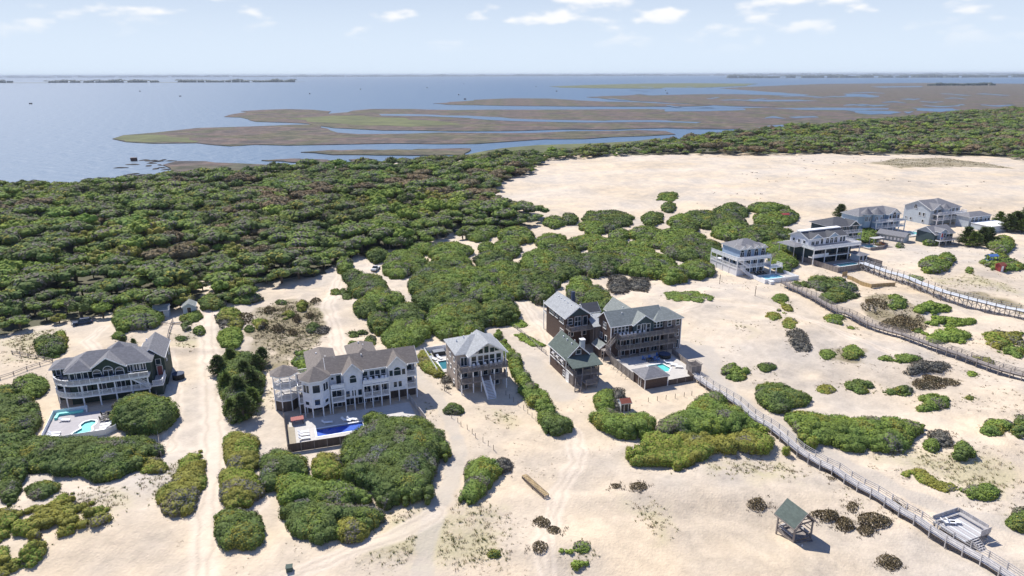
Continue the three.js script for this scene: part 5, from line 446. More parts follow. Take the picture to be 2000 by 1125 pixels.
const T = {
  grain: tex(256, 256, (i, j) => 0.78 + 0.22 * tfbm(i / 256, j / 256, 8, 5), false, 0.25),
  lap: tex(64, 256, (i, j) => 0.5 + 0.5 * fr(1 - j / 25.6) - 0.1 * hs(i, j), false, 0.5),
  shake: tex(256, 256, (i, j) => { const r = Math.floor(j / 16), c = Math.floor((i + (r % 2) * 9 + 40 * hs(r, 3)) / 15); return (0.7 + 0.3 * hs(c % 17, r)) * (0.85 + 0.15 * tfbm(i / 256, j / 256, 16, 3)); }, false, 0.35),
  shingle: tex(256, 256, (i, j) => { const r = Math.floor(j / 12), c = Math.floor((i + (r % 2) * 13) / 23); return (0.76 + 0.24 * hs(c % 11, r)) * (0.82 + 0.18 * tfbm(i / 256, j / 256, 32, 3)) * (0.9 + 0.1 * tfbm(i / 256, j / 256, 3, 2)); }, false, 0.22),
  board: tex(256, 256, (i, j) => { const c = Math.floor(i / 16); return i % 16 === 0 ? 0.35 : (0.7 + 0.3 * hs(c, 5)) * (0.8 + 0.2 * tfbm(i / 256 * 1, fr(j / 256 + hs(c, 9)), 8, 4)); }, false, 0.42),
  sand: tex(512, 512, (i, j) => 0.6 * tfbm(i / 512, j / 512, 6, 5) + 0.4 * tfbm(i / 512 + 0.3, j / 512, 24, 3), false, 1 / 7),
  wave: tex(512, 512, (i, j) => tfbm(i / 512, j / 512, 10, 5), false, 1 / 60),
};
const mat = (r, g, b, o = {}) => { const m = new THREE.MeshStandardMaterial({ color: new THREE.Color().setRGB(r, g, b), roughness: 0.8, ...o }); return m; };
const M = {
  white: mat(0.84, 0.85, 0.86, { roughness: 0.55 }), sidingWhite: mat(0.84, 0.86, 0.9, { bumpMap: T.lap, bumpScale: 0.02, map: T.grain }), sidingBlue: mat(0.36, 0.48, 0.62, { bumpMap: T.lap, bumpScale: 0.02, map: T.grain }),
  sidingGrey: mat(0.52, 0.59, 0.66, { bumpMap: T.lap, bumpScale: 0.02, map: T.grain }), cedarTan: mat(0.52, 0.44, 0.38, { map: T.shake, bumpMap: T.shake, bumpScale: 0.015 }), cedarBrown: mat(0.115, 0.075, 0.062, { map: T.shake, bumpMap: T.shake, bumpScale: 0.015 }),
  cedarGrey: mat(0.22, 0.19, 0.18, { map: T.shake, bumpMap: T.shake, bumpScale: 0.015 }), green: mat(0.035, 0.062, 0.05, { bumpMap: T.lap, bumpScale: 0.02, map: T.grain }), teal: mat(0.05, 0.085, 0.1, { map: T.grain }),
  roofGrey: mat(0.25, 0.25, 0.27, { map: T.shingle, roughness: 0.9 }), roofBrown: mat(0.24, 0.21, 0.19, { map: T.shingle, roughness: 0.9 }), roofLight: mat(0.42, 0.44, 0.46, { map: T.shingle, roughness: 0.9 }), roofGreen: mat(0.115, 0.15, 0.135, { map: T.shingle, roughness: 0.9 }), roofDark: mat(0.1, 0.105, 0.12, { map: T.shingle, roughness: 0.9 }), roofSage: mat(0.28, 0.31, 0.3, { map: T.shingle, roughness: 0.9 }), roofRed: mat(0.3, 0.08, 0.05, { map: T.shingle }),
  wood: mat(0.36, 0.32, 0.3, { map: T.board, bumpMap: T.board, bumpScale: 0.006 }), woodDark: mat(0.13, 0.1, 0.085, { map: T.board, bumpMap: T.board, bumpScale: 0.006 }), woodNew: mat(0.55, 0.4, 0.2, { map: T.board }), woodPale: mat(0.6, 0.58, 0.58, { map: T.board, bumpMap: T.board, bumpScale: 0.006 }), lattice: mat(0.3, 0.28, 0.27, { map: T.board }),
  glass: mat(0.015, 0.03, 0.045, { roughness: 0.06 }), dark: mat(0.025, 0.027, 0.03, { map: T.grain }), concrete: mat(0.56, 0.53, 0.49, { map: T.grain }), paver: mat(0.42, 0.4, 0.41, { map: T.grain }), metal: mat(0.3, 0.31, 0.32, { roughness: 0.4, metalness: 0.6 }),
  tileAqua: mat(0.16, 0.66, 0.6, { roughness: 0.4 }), tileBlue: mat(0.02, 0.09, 0.5, { roughness: 0.4 }), tileSky: mat(0.3, 0.62, 0.72, { roughness: 0.4 }), tileGreen: mat(0.02, 0.16, 0.17, { roughness: 0.4 }),
  red: mat(0.32, 0.05, 0.05), brick: mat(0.3, 0.1, 0.09), navy: mat(0.03, 0.05, 0.1), blue: mat(0.06, 0.15, 0.4), yellow: mat(0.6, 0.42, 0.08), trunk: mat(0.12, 0.095, 0.075), soil: mat(0.35, 0.3, 0.22, { map: T.grain }),
  plate: mat(0.66, 0.68, 0.7, { roughness: 0.25 }), tyre: mat(0.02, 0.02, 0.02), boxGreen: mat(0.06, 0.09, 0.075),
  poolWater: new THREE.MeshPhysicalMaterial({ color: new THREE.Color().setRGB(0.9, 0.98, 1), roughness: 0.05, transmission: 1, thickness: 0, ior: 1.33, bumpMap: T.wave, bumpScale: 0.01 }),
};

// ---------- ground, water, marsh, far shore ----------
const GX0 = -330, GX1 = 400, GZ0 = -660, GZ1 = -55;
{
  const axis = (a, b, step, lo, hi, grow) => { const v = []; for (let t = a; t <= b + 1e-6; t += step) v.push(t); let s = step, t = v[v.length - 1]; while (t < hi) { s *= grow; t += s; v.push(t); } s = step; t = a; while (t > lo) { s *= grow; t -= s; v.unshift(t); } return v; };
  const xs = axis(-105, 150, 0.95, -1500, 2600, 1.08), zs = axis(-240, -62, 0.95, -2100, -40, 1.07);
  const nx = xs.length, nz = zs.length, p = new Float32Array(nx * nz * 3), uv = new Float32Array(nx * nz * 2), uv1 = new Float32Array(nx * nz * 2), idx = [];
  for (let j = 0; j < nz; j++) for (let i = 0; i < nx; i++) {
    const o = j * nx + i, x = xs[i], z = zs[j];
    p.set([x, ht(x, z), z], o * 3); uv.set([(x - GX0) / (GX1 - GX0), (z - GZ0) / (GZ1 - GZ0)], o * 2); uv1.set([x, z], o * 2);
    if (i && j) { const a = o - nx - 1, b = o - nx, c = o - 1; idx.push(a, c, o, a, o, b); }
  }
  const g = new THREE.BufferGeometry();
  g.setAttribute('position', new THREE.BufferAttribute(p, 3)); g.setAttribute('uv', new THREE.BufferAttribute(uv, 2)); g.setAttribute('uv1', new THREE.BufferAttribute(uv1, 2)); g.setIndex(idx); g.computeVertexNormals();
  // soil colours: sand, grass litter, gravel, woodland litter
  const N = 2048, SX = (GX1 - GX0) / N, SZ = (GZ1 - GZ0) / N, col = new Float32Array(N * N * 3);
  const n1 = new Float32Array(N * N);
  for (let j = 0; j < N; j++) for (let i = 0; i < N; i++) {
    const x = GX0 + (i + 0.5) * SX, z = GZ0 + (j + 0.5) * SZ, o = j * N + i;
    const a = vn(x / 23, z / 23), b = vn(x / 5.2 + 9, z / 5.2), c = vn(x / 1.3, z / 1.3 + 3), d = hs(i, j);
    n1[o] = 0.5 * b + 0.3 * c + 0.2 * d;
    const t = 0.835 + 0.16 * (a - 0.5) + 0.17 * (b - 0.5) + 0.15 * (c - 0.5) + 0.1 * (d - 0.5), w = 0.045 * (vn(x / 31 + 5, z / 17) - 0.5) + 0.03 * (b - 0.5);
    col[o * 3] = (0.65 + w) * t; col[o * 3 + 1] = 0.55 * t; col[o * 3 + 2] = (0.428 - w * 1.3) * t;
  }
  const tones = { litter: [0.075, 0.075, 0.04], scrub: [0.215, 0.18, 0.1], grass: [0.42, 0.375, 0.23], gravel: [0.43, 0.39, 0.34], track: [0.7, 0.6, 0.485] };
  const blend = (o, c, k) => { for (let q = 0; q < 3; q++) col[o * 3 + q] += (c[q] - col[o * 3 + q]) * k; };
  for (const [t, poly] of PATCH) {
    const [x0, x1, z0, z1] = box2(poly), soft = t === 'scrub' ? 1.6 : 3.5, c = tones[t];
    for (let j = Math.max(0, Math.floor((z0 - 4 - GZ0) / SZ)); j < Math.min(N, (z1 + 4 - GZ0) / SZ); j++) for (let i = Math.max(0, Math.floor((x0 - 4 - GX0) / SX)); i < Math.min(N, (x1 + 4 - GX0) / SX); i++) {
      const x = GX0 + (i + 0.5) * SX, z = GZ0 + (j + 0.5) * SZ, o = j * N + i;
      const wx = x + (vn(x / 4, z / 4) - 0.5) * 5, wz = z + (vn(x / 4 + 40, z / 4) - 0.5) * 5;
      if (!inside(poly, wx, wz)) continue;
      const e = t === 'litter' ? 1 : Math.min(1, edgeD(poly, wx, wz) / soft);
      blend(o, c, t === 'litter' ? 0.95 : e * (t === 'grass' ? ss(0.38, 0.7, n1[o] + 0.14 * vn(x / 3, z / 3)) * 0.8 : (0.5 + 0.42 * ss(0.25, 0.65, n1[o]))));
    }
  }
  for (const [t, w, line] of ROADS) {
    const [x0, x1, z0, z1] = box2(line), c = tones[t];
    for (let j = Math.max(0, Math.floor((z0 - w - GZ0) / SZ)); j < Math.min(N, (z1 + w - GZ0) / SZ); j++) for (let i = Math.max(0, Math.floor((x0 - w - GX0) / SX)); i < Math.min(N, (x1 + w - GX0) / SX); i++) {
      const x = GX0 + (i + 0.5) * SX, z = GZ0 + (j + 0.5) * SZ, o = j * N + i; let d = 1e9;
      for (let k = 1; k < line.length; k++) d = Math.min(d, segD(x, z, line[k - 1], line[k]));
      d += (vn(x / 2.5, z / 2.5) - 0.5) * 1.1;
      const k = 1 - ss(w * 0.36, w * 0.62, d), rut = t === 'track' ? Math.exp(-(((d - w * 0.22) / 0.28) ** 2)) : 0;
      blend(o, c, k * (0.55 + 0.45 * n1[o]) * (t === 'track' ? 0.75 : 0.75));
      if (rut) blend(o, [0.42, 0.35, 0.27], rut * k * 0.55);
    }
  }
  const map = tex(N, N, (i, j) => { const o = (j * N + i) * 3; return [0, 1, 2].map((k) => { const v = Math.max(0, col[o + k]); return v <= 0.0031308 ? v * 12.92 : 1.055 * v ** (1 / 2.4) - 0.055; }); }, true, 1);
  map.wrapS = map.wrapT = THREE.ClampToEdgeWrapping;
  const bump = T.sand; bump.channel = 1;
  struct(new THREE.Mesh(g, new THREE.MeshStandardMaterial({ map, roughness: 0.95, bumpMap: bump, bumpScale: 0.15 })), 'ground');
}
{
  const g = new THREE.PlaneGeometry(120000, 60000, 60, 60); g.rotateX(-Math.PI / 2); g.translate(0, -1.2, -29000);
  const uv = g.attributes.uv, p = g.attributes.position; for (let i = 0; i < uv.count; i++) uv.setXY(i, p.getX(i), p.getZ(i));
  M.water = new THREE.MeshPhysicalMaterial({ color: new THREE.Color().setRGB(0.085, 0.15, 0.235), roughness: 0.4, specularIntensity: 0.55, bumpMap: T.wave, bumpScale: 0.9 });
  struct(new THREE.Mesh(g, M.water), 'water');
}
const marshTex = tex(512, 512, (i, j) => { const a = tfbm(i / 512, j / 512, 5, 5), b = tfbm(i / 512 + 0.4, j / 512, 24, 3), k = ss(0.5, 0.66, a), q = ss(0.42, 0.3, a), e = ss(0.5, 0.62, tfbm(i / 512, j / 512 + 0.6, 12, 3)); return [0.25 + 0.18 * b - 0.05 * k + 0.06 * e - 0.07 * q, 0.215 + 0.17 * b - 0.01 * k + 0.04 * e - 0.05 * q, 0.21 + 0.15 * b - 0.06 * k + 0.03 * e - 0.04 * q]; }, true, 1 / 170);
const marshTex2 = tex(256, 256, (i, j) => { const b = tfbm(i / 256, j / 256, 6, 5); return [0.27 + 0.17 * b, 0.29 + 0.17 * b, 0.19 + 0.1 * b]; }, true, 1 / 120);
const marshM = [new THREE.MeshStandardMaterial({ map: marshTex, roughness: 1, bumpMap: T.wave, bumpScale: 2 }), new THREE.MeshStandardMaterial({ map: marshTex2, roughness: 1, bumpMap: T.wave, bumpScale: 1.5 })];
const rough = (poly, amp, len) => { const out = []; for (let i = 0; i < poly.length; i++) { const a = poly[i], b = poly[(i + 1) % poly.length], L = Math.hypot(b[0] - a[0], b[1] - a[1]), n = Math.max(1, Math.min(24, Math.round(L / len))); for (let k = 0; k < n; k++) { const t = k / n, x = a[0] + (b[0] - a[0]) * t, z = a[1] + (b[1] - a[1]) * t, q = k ? amp : 0; out.push([x + (rnd() - 0.5) * q, z + (rnd() - 0.5) * q]); } } return out; };
MARSH.forEach(([t, poly], k) => { const [x0, x1, z0, z1] = box2(poly), s = Math.min(28, (z1 - z0) / 7); struct(new B().poly(rough(poly, s, s * 1.6), -1.7, -0.62 + k * 0.012 + t * 0.1).mesh('', marshM[t]), 'marsh_island'); });
CHANNEL.forEach((poly, k) => { const [, , z0, z1] = box2(poly), s = Math.min(20, (z1 - z0) / 7); struct(new B().sheet(rough(poly, s, s * 2), -0.37 + k * 0.004).mesh('', M.water), 'marsh_channel'); });
{
  // wooded far shores: low land with an uneven line of tree tops
  const farTree = mat(0.035, 0.055, 0.04), farLand = mat(0.1, 0.11, 0.07);
  const shore = (name, x0, x1, z, hgt, step, depth, gaps) => {
    const b = new B(), land = new B(); land.box(x0, x1, -2, -0.4, z - depth, z);
    for (let x = x0; x < x1; x += step) { if (gaps && vn(x / gaps, z) < 0.14) continue; const h = hgt * (0.55 + 0.6 * vn(x / step / 2.2, z) + 0.15 * rnd()); b.cyl(x, z - depth * rr(0.1, 0.6), step * rr(0.7, 1.1), -0.5, h * 0.6, 7, step * 0.8); b.cyl(x, z - depth * 0.3, step * 0.8, h * 0.6, h, 7, step * 0.3); }
    struct(land.mesh('', farLand), 'far_shore'); const o = b.mesh(numbered('distant_woods'), farTree, scene); tag(o, name, 'woods', '', 'stuff');
  };
  shore('low wooded island line across the sound', -7000, -2050, -6700, 27, 34, 400, 300);
  shore('distant mainland tree line along the horizon', -24000, 24000, -24000, 62, 120, 1500);
  shore('wooded mainland shore beyond the right marsh', 3300, 16000, -10500, 42, 60, 900);
  shore('small wooded hummock island in the marsh', 2290, 2620, -3850, 13, 18, 120);
}

// ---------- house kit (house axes: x along the front, z towards the sea, y up) ----------
const winGeo = new Map();
function win(p, x, y, z, w, h, rot = 0, o = {}) {
  const key = [w, h, o.c || 1, o.r || 1, o.arch || 0, o.name || ''].join();
  if (!winGeo.has(key)) {
    const f = new B(), g = new B(), t = 0.09, n = 8;
    if (o.arch) {
      const sh = (r, k) => { const a = []; for (let i = 0; i <= n; i++) { const q = Math.PI * i / n; a.push([r * Math.cos(q), k * Math.sin(q)]); } return a; };
      const out = sh(w / 2 + t, w / 2 + t), inn = sh(w / 2, w / 2);
      for (let i = 0; i < n; i++) { const [a, b, c, d] = [out[i], out[i + 1], inn[i + 1], inn[i]].map((q) => [q[0], q[1] + h, 0]); f.hexa([a, b, c, d].map((q) => [q[0], q[1], 0.09]), [a, b, c, d]); g.cvx([[0, h, 0.03], [inn[i][0], inn[i][1] + h, 0.03], [inn[i + 1][0], inn[i + 1][1] + h, 0.03], [0, h, 0], [inn[i][0], inn[i][1] + h, 0], [inn[i + 1][0], inn[i + 1][1] + h, 0]], [[0, 1, 2], [1, 2, 5, 4]]); }
      f.box(-w / 2, w / 2, h - 0.04, h + 0.04, 0, 0.09);
    } else f.box(-w / 2 - t, w / 2 + t, h, h + t, 0, 0.09);
    f.box(-w / 2 - t, -w / 2, 0, h, 0, 0.09).box(w / 2, w / 2 + t, 0, h, 0, 0.09).box(-w / 2 - t * 1.4, w / 2 + t * 1.4, -t, 0, 0, 0.13);
    for (let k = 1; k < (o.c || 1); k++) f.box(-w / 2 + w * k / o.c - 0.05, -w / 2 + w * k / o.c + 0.05, 0, h, 0, 0.075);
    for (let k = 1; k < (o.r || 1); k++) f.box(-w / 2, w / 2, h * k / o.r - 0.04, h * k / o.r + 0.04, 0, 0.07);
    g.box(-w / 2, w / 2, 0.002, h - 0.002, -0.02, 0.04);
    winGeo.set(key, [f.geo(), g.geo()]);
  }
  const [f, g] = winGeo.get(key), m = shade(new THREE.Mesh(f, o.mat || M.white)), q = shade(new THREE.Mesh(g, o.pane || M.glass));
  m.name = o.name || 'window'; q.name = 'pane'; m.add(q); m.position.set(x, y, z); m.rotation.y = rot * RAD; p.add(m);
  return m;
}
const door = (p, x, y, z, w, h, rot, pane) => { const m = win(p, x, y, z, w, h, rot, { name: 'door', pane }); new B().box(w * 0.32, w * 0.4, h * 0.45, h * 0.5, 0.04, 0.12).mesh('handle', M.metal, m); return m; };
const wall = (p, x0, x1, y0, y1, z0, z1, m, name = 'wall') => new B().box(x0, x1, y0, y1, z0, z1).mesh(name, m, p);
const posts = (p, list, y0, y1, w, m) => list.forEach(([x, z]) => new B().box(x - w / 2, x + w / 2, y0, y1, z - w / 2, z + w / 2).mesh('post', m, p));
function gable(p, { x0, x1, z0, z1, y, rise, axis = 'x', ov = 0.45, oe = 0.45, mat: m, walls, trim = M.white, t = 0.16, ends = [1, 1] }) {
  const b = new B(), f = new B(), along = axis === 'x', a0 = along ? x0 : z0, a1 = along ? x1 : z1, c0 = along ? z0 : x0, c1 = along ? z1 : x1, cm = (c0 + c1) / 2, k = rise / ((c1 - c0) / 2);
  const P = (a, yy, c) => along ? [a, yy, c] : [c, yy, a], s0 = a0 - oe, s1 = a1 + oe;
  for (const [c, sg] of [[c0 - ov, -1], [c1 + ov, 1]]) {
    const ye = y - ov * k + t, yr = y + rise + t;
    b.slab(P(s0, ye, c), P(s1, ye, c), P(s1, yr, cm), P(s0, yr, cm), t);
    f.slab(P(s0, ye - t * 0.15, c + sg * 0.06), P(s1, ye - t * 0.15, c + sg * 0.06), P(s1, ye - t * 0.15, c + sg * 0.004), P(s0, ye - t * 0.15, c + sg * 0.004), 0.2);
    for (const [s, sd] of [[s0, -1], [s1, 1]]) f.slab(P(s + sd * 0.06, ye - 0.02, c), P(s + sd * 0.004, ye - 0.02, c), P(s + sd * 0.004, yr - 0.02, cm), P(s + sd * 0.06, yr - 0.02, cm), 0.26);
  }
  b.mesh('roof', m, p); f.mesh('fascia', trim, p);
  [a0, a1 - 0.15].forEach((a, i) => { if (walls && ends[i]) new B().cvx([P(a, y, c0), P(a, y, c1), P(a, y + rise, cm), P(a + 0.15, y, c0), P(a + 0.15, y, c1), P(a + 0.15, y + rise, cm)], [[0, 1, 2], [3, 4, 5], [0, 1, 4, 3], [1, 2, 5, 4], [2, 0, 3, 5]]).mesh('gable_wall', walls, p); });
}
function hip(p, { x0, x1, z0, z1, y, rise, ov = 0.5, mat: m, trim = M.white, r0, r1 }) {
  x0 -= ov; x1 += ov; z0 -= ov; z1 += ov;
  const lx = x1 - x0, lz = z1 - z0, q = Math.min(lx, lz) / 2, cx = (x0 + x1) / 2, cz = (z0 + z1) / 2;
  const ra = lx >= lz ? [x0 + (r0 ?? q), y + rise, cz] : [cx, y + rise, z0 + (r0 ?? q)], rb = lx >= lz ? [x1 - (r1 ?? q) + 0.001, y + rise, cz] : [cx, y + rise, z1 - (r1 ?? q) + 0.001];
  const v = [[x0, y, z0], [x1, y, z0], [x1, y, z1], [x0, y, z1], ra, rb];
  new B().cvx(v, lx >= lz ? [[0, 1, 2, 3], [0, 1, 5, 4], [3, 2, 5, 4], [0, 3, 4], [1, 2, 5]] : [[0, 1, 2, 3], [0, 3, 5, 4], [1, 2, 5, 4], [0, 1, 4], [3, 2, 5]]).mesh('roof', m, p);
  new B().box(x0 + 0.03, x1 - 0.03, y - 0.2, y - 0.003, z0 + 0.03, z1 - 0.03).mesh('fascia', trim, p);
}
function ngon(cx, cz, R, n = 8, rot = 22.5) { return Array.from({ length: n }, (_, k) => { const a = (rot + k * 360 / n) * RAD; return [cx + R * Math.cos(a), cz + R * Math.sin(a)]; }); }
function cone(p, cx, cz, R, y, rise, m, n = 8, rot = 22.5) { const q = ngon(cx, cz, R, n, rot), v = [...q.map((a) => [a[0], y, a[1]]), [cx, y + rise, cz]]; new B().cvx(v, [q.map((_, i) => i), ...q.map((_, i) => [i, (i + 1) % n, n])]).mesh('roof', m, p); new B().poly(ngon(cx, cz, R - 0.05, n, rot), y - 0.22, y - 0.004).mesh('fascia', M.white, p); }
const deck = (p, pts, y, m = M.wood, trim = M.white, t = 0.3) => { const d = new B().poly(pts, y - t, y).mesh('deck', m, p); if (trim !== m) { const f = new B(); for (let i = 0; i < pts.length; i++) { const a = pts[i], b = pts[(i + 1) % pts.length]; f.bar([a[0], y - t / 2 - 0.01, a[1]], [b[0], y - t / 2 - 0.01, b[1]], 0.08, t + 0.02); } f.mesh('deck_fascia', trim, p); } return d; };
const rect = (x0, x1, z0, z1) => [[x0, z0], [x1, z0], [x1, z1], [x0, z1]];
function rail(p, pts, y, { m = M.white, h = 1, gap = 0.16, solid, post = 1.9, panel = M.white, w = 0.05 } = {}) {
  const b = new B(), s = new B();
  for (let i = 1; i < pts.length; i++) {
    const A = pts[i - 1], C = pts[i], L = Math.hypot(C[0] - A[0], C[1] - A[1]), at = (t, yy) => [A[0] + (C[0] - A[0]) * t, (A[2] ?? y) + ((C[2] ?? y) - (A[2] ?? y)) * t + yy, A[1] + (C[1] - A[1]) * t];
    b.bar(at(0, h), at(1, h), 0.12, 0.07).bar(at(0, 0.12), at(1, 0.12), 0.06, 0.06);
    const np = Math.max(1, Math.round(L / post)); for (let k = 0; k <= np; k++) b.bar(at(k / np, 0), at(k / np, h + 0.05), 0.12);
    if (solid) s.hexa([at(0, h - 0.14), at(1, h - 0.14), at(1, 0.16), at(0, 0.16)], [at(0, h - 0.14), at(1, h - 0.14), at(1, 0.16), at(0, 0.16)].map((q) => [q[0] + 0.02, q[1], q[2] - 0.03]));
    else for (let k = 1, n = Math.round(L / gap); k < n; k++) b.bar(at(k / n, 0.12), at(k / n, h), w);
  }
  const o = b.mesh('railing', m, p); if (solid) s.mesh('rail_panel', panel, o);
}
function stairs(p, a, c, w, m, rm, o = {}) {
  const n = Math.max(2, Math.round(Math.abs(a[1] - c[1]) / 0.2)), dx = c[0] - a[0], dz = c[2] - a[2], L = Math.hypot(dx, dz), sx = -dz / L, sz = dx / L, g = new B();
  for (const s of [-1, 1]) { const e = (q) => [q[0] + sx * s * w / 2, q[1] - 0.1, q[2] + sz * s * w / 2]; g.bar(e(a), e(c), 0.06, 0.3); }
  const st = g.mesh('stairs', rm, p);
  for (let k = 0; k < n; k++) { const t = (k + 0.5) / n, x = a[0] + dx * t, z = a[2] + dz * t, y = a[1] + (c[1] - a[1]) * (k + 1) / n + 0.02; new B().bar([x - sx * w / 2, y, z - sz * w / 2], [x + sx * w / 2, y, z + sz * w / 2], L / n * 0.86, 0.06).mesh('tread', m, st); }
  if (!o.open) for (const s of [-1, 1]) rail(p, [[a[0] + sx * s * w / 2, a[2] + sz * s * w / 2, a[1]], [c[0] + sx * s * w / 2, c[2] + sz * s * w / 2, c[1]]], 0, { m: rm, h: 0.95, gap: 0.2, post: 2.2 });
}
const vents = (p, list, m = M.white) => list.forEach(([x, y, z]) => new B().cyl(x, z, 0.13, y - 0.4, y + 0.25, 7).mesh('roof_vent', m, p));
const local = (o, x, z) => { const c = Math.cos(o.rotation.y), s = Math.sin(o.rotation.y); return [o.position.x + x * c + z * s, o.position.z - x * s + z * c]; };
// small loose furniture: one shape each, copied
const kit = {
  armchair: new B().box(-0.3, 0.3, 0.3, 0.36, -0.3, 0.3).hexa([[-0.28, 1.0, -0.5], [0.28, 1.0, -0.5], [0.28, 1.0, -0.45], [-0.28, 1.0, -0.45]], [[-0.28, 0.3, -0.3], [0.28, 0.3, -0.3], [0.28, 0.3, -0.24], [-0.28, 0.3, -0.24]]).box(-0.4, -0.28, 0.55, 0.6, -0.4, 0.35).box(0.28, 0.4, 0.55, 0.6, -0.4, 0.35).box(-0.38, -0.3, 0, 0.55, 0.25, 0.32).box(0.3, 0.38, 0, 0.55, 0.25, 0.32).box(-0.38, -0.3, 0, 0.55, -0.36, -0.28).box(0.3, 0.38, 0, 0.55, -0.36, -0.28).geo(),
  lounger: new B().box(-0.32, 0.32, 0.26, 0.36, -0.5, 1.0).hexa([[-0.32, 0.78, -1.0], [0.32, 0.78, -1.0], [0.32, 0.7, -1.06], [-0.32, 0.7, -1.06]], [[-0.32, 0.36, -0.5], [0.32, 0.36, -0.5], [0.32, 0.27, -0.5], [-0.32, 0.27, -0.5]]).box(-0.3, -0.24, 0, 0.26, 0.85, 0.92).box(0.24, 0.3, 0, 0.26, 0.85, 0.92).box(-0.3, -0.24, 0, 0.26, -0.5, -0.42).box(0.24, 0.3, 0, 0.26, -0.5, -0.42).geo(),
  table: new B().box(-0.75, 0.75, 0.68, 0.76, -0.5, 0.5).box(-0.68, -0.58, 0, 0.68, -0.44, -0.34).box(0.58, 0.68, 0, 0.68, -0.44, -0.34).box(-0.68, -0.58, 0, 0.68, 0.34, 0.44).box(0.58, 0.68, 0, 0.68, 0.34, 0.44).geo(),
};
function place(h, kind, label, m, list, y, group, name) {
  for (const [x, z, r = 0] of list) { const o = shade(new THREE.Mesh(kit[kind], m)), q = local(h, x, z); o.name = numbered(name || { armchair: 'deck_chair', lounger: 'sun_lounger', table: 'patio_table' }[kind]); o.position.set(q[0], h.position.y + y, q[1]); o.rotation.y = h.rotation.y + r * RAD; scene.add(o); tag(o, label, kind === 'table' ? 'table' : kind === 'lounger' ? 'lounger' : 'chair', group); }
}
function pool(name, label, h, deckPts, poolPts, y, tile, deckMat, tilt) {
  const q = local(h, 0, 0), o = thing(name, label, 'pool', q[0], q[1], h.rotation.y / RAD, '', h.position.y);
  new B().poly(deckPts, -0.9, y, poolPts).mesh('pool_deck', deckMat, o);
  new B().poly(poolPts, -0.8, y - 0.3).mesh('pool_floor', tile, o);
  const c = new B(); for (let i = 0; i < poolPts.length; i++) { const a = poolPts[i], b = poolPts[(i + 1) % poolPts.length]; c.bar([a[0], y + 0.015, a[1]], [b[0], y + 0.015, b[1]], 0.3, 0.06); } c.mesh('coping', M.white, o);
  const w = new B().sheet(poolPts, y - 0.08); w.mesh('pool_water', M.poolWater, o);
  return o;
}
function fence(name, label, h, pts, hgt, m, { panel = 2.4, style = 'solid', y = 0, pm = m, group = '' } = {}) {
  const a0 = h ? local(h, ...pts[0]) : pts[0], o = thing(name, label, 'fence', a0[0], a0[1], 0, group), W = pts.map((q) => h ? local(h, ...q) : q);
  for (let i = 1; i < W.length; i++) {
    const A = W[i - 1], C = W[i], L = Math.hypot(C[0] - A[0], C[1] - A[1]), n = Math.max(1, Math.round(L / panel));
    const at = (t, yy) => { const x = A[0] + (C[0] - A[0]) * t, z = A[1] + (C[1] - A[1]) * t; return [x - a0[0], ht(x, z) + y + yy - o.position.y, z - a0[1]]; };
    for (let k = 0; k < n + (i === W.length - 1 ? 1 : 0); k++) new B().bar(at(k / n, -0.4), at(k / n, hgt + 0.06), 0.13).mesh('post', pm, o);
    for (let k = 0; k < n; k++) {
      const s = k / n, e = (k + 1) / n, b = new B();
      if (style === 'solid') { const p0 = at(s, 0.06), p1 = at(e, 0.06), p2 = at(e, hgt), p3 = at(s, hgt), dx = (C[1] - A[1]) / L * 0.03, dz = -(C[0] - A[0]) / L * 0.03; const sh = (q, g) => [q[0] + g * dx, q[1], q[2] + g * dz]; b.hexa([p0, p1, p2, p3].map((q) => sh(q, 1)), [p0, p1, p2, p3].map((q) => sh(q, -1))); b.mesh('fence_panel', m, o); } else if (style === 'rail') { for (const yy of [hgt * 0.5, hgt * 0.92]) b.bar(at(s, yy), at(e, yy), 0.07, 0.1); b.mesh('rail', m, o); } else if (style === 'picket') { b.bar(at(s, hgt), at(e, hgt), 0.09, 0.07).bar(at(s, 0.15), at(e, 0.15), 0.06); for (let q = 1; q < 14; q++) b.bar(at(s + (e - s) * q / 14, 0.1), at(s + (e - s) * q / 14, hgt), 0.05); b.mesh('fence_panel', m, o); }
    }
  }
  return o;
}

// ---------- houses ----------
const house = (name, label, x, z, deg = 20) => thing(name, label, 'house', x, z, deg, '', 0);
const grid = (p, xs, y, z, w, h, rot, o) => xs.forEach((x) => win(p, x, y, z, w, h, rot, o));
const side = (p, zs, y, x, w, h, rot, o) => zs.forEach((z) => win(p, x, y, z, w, h, rot, o));

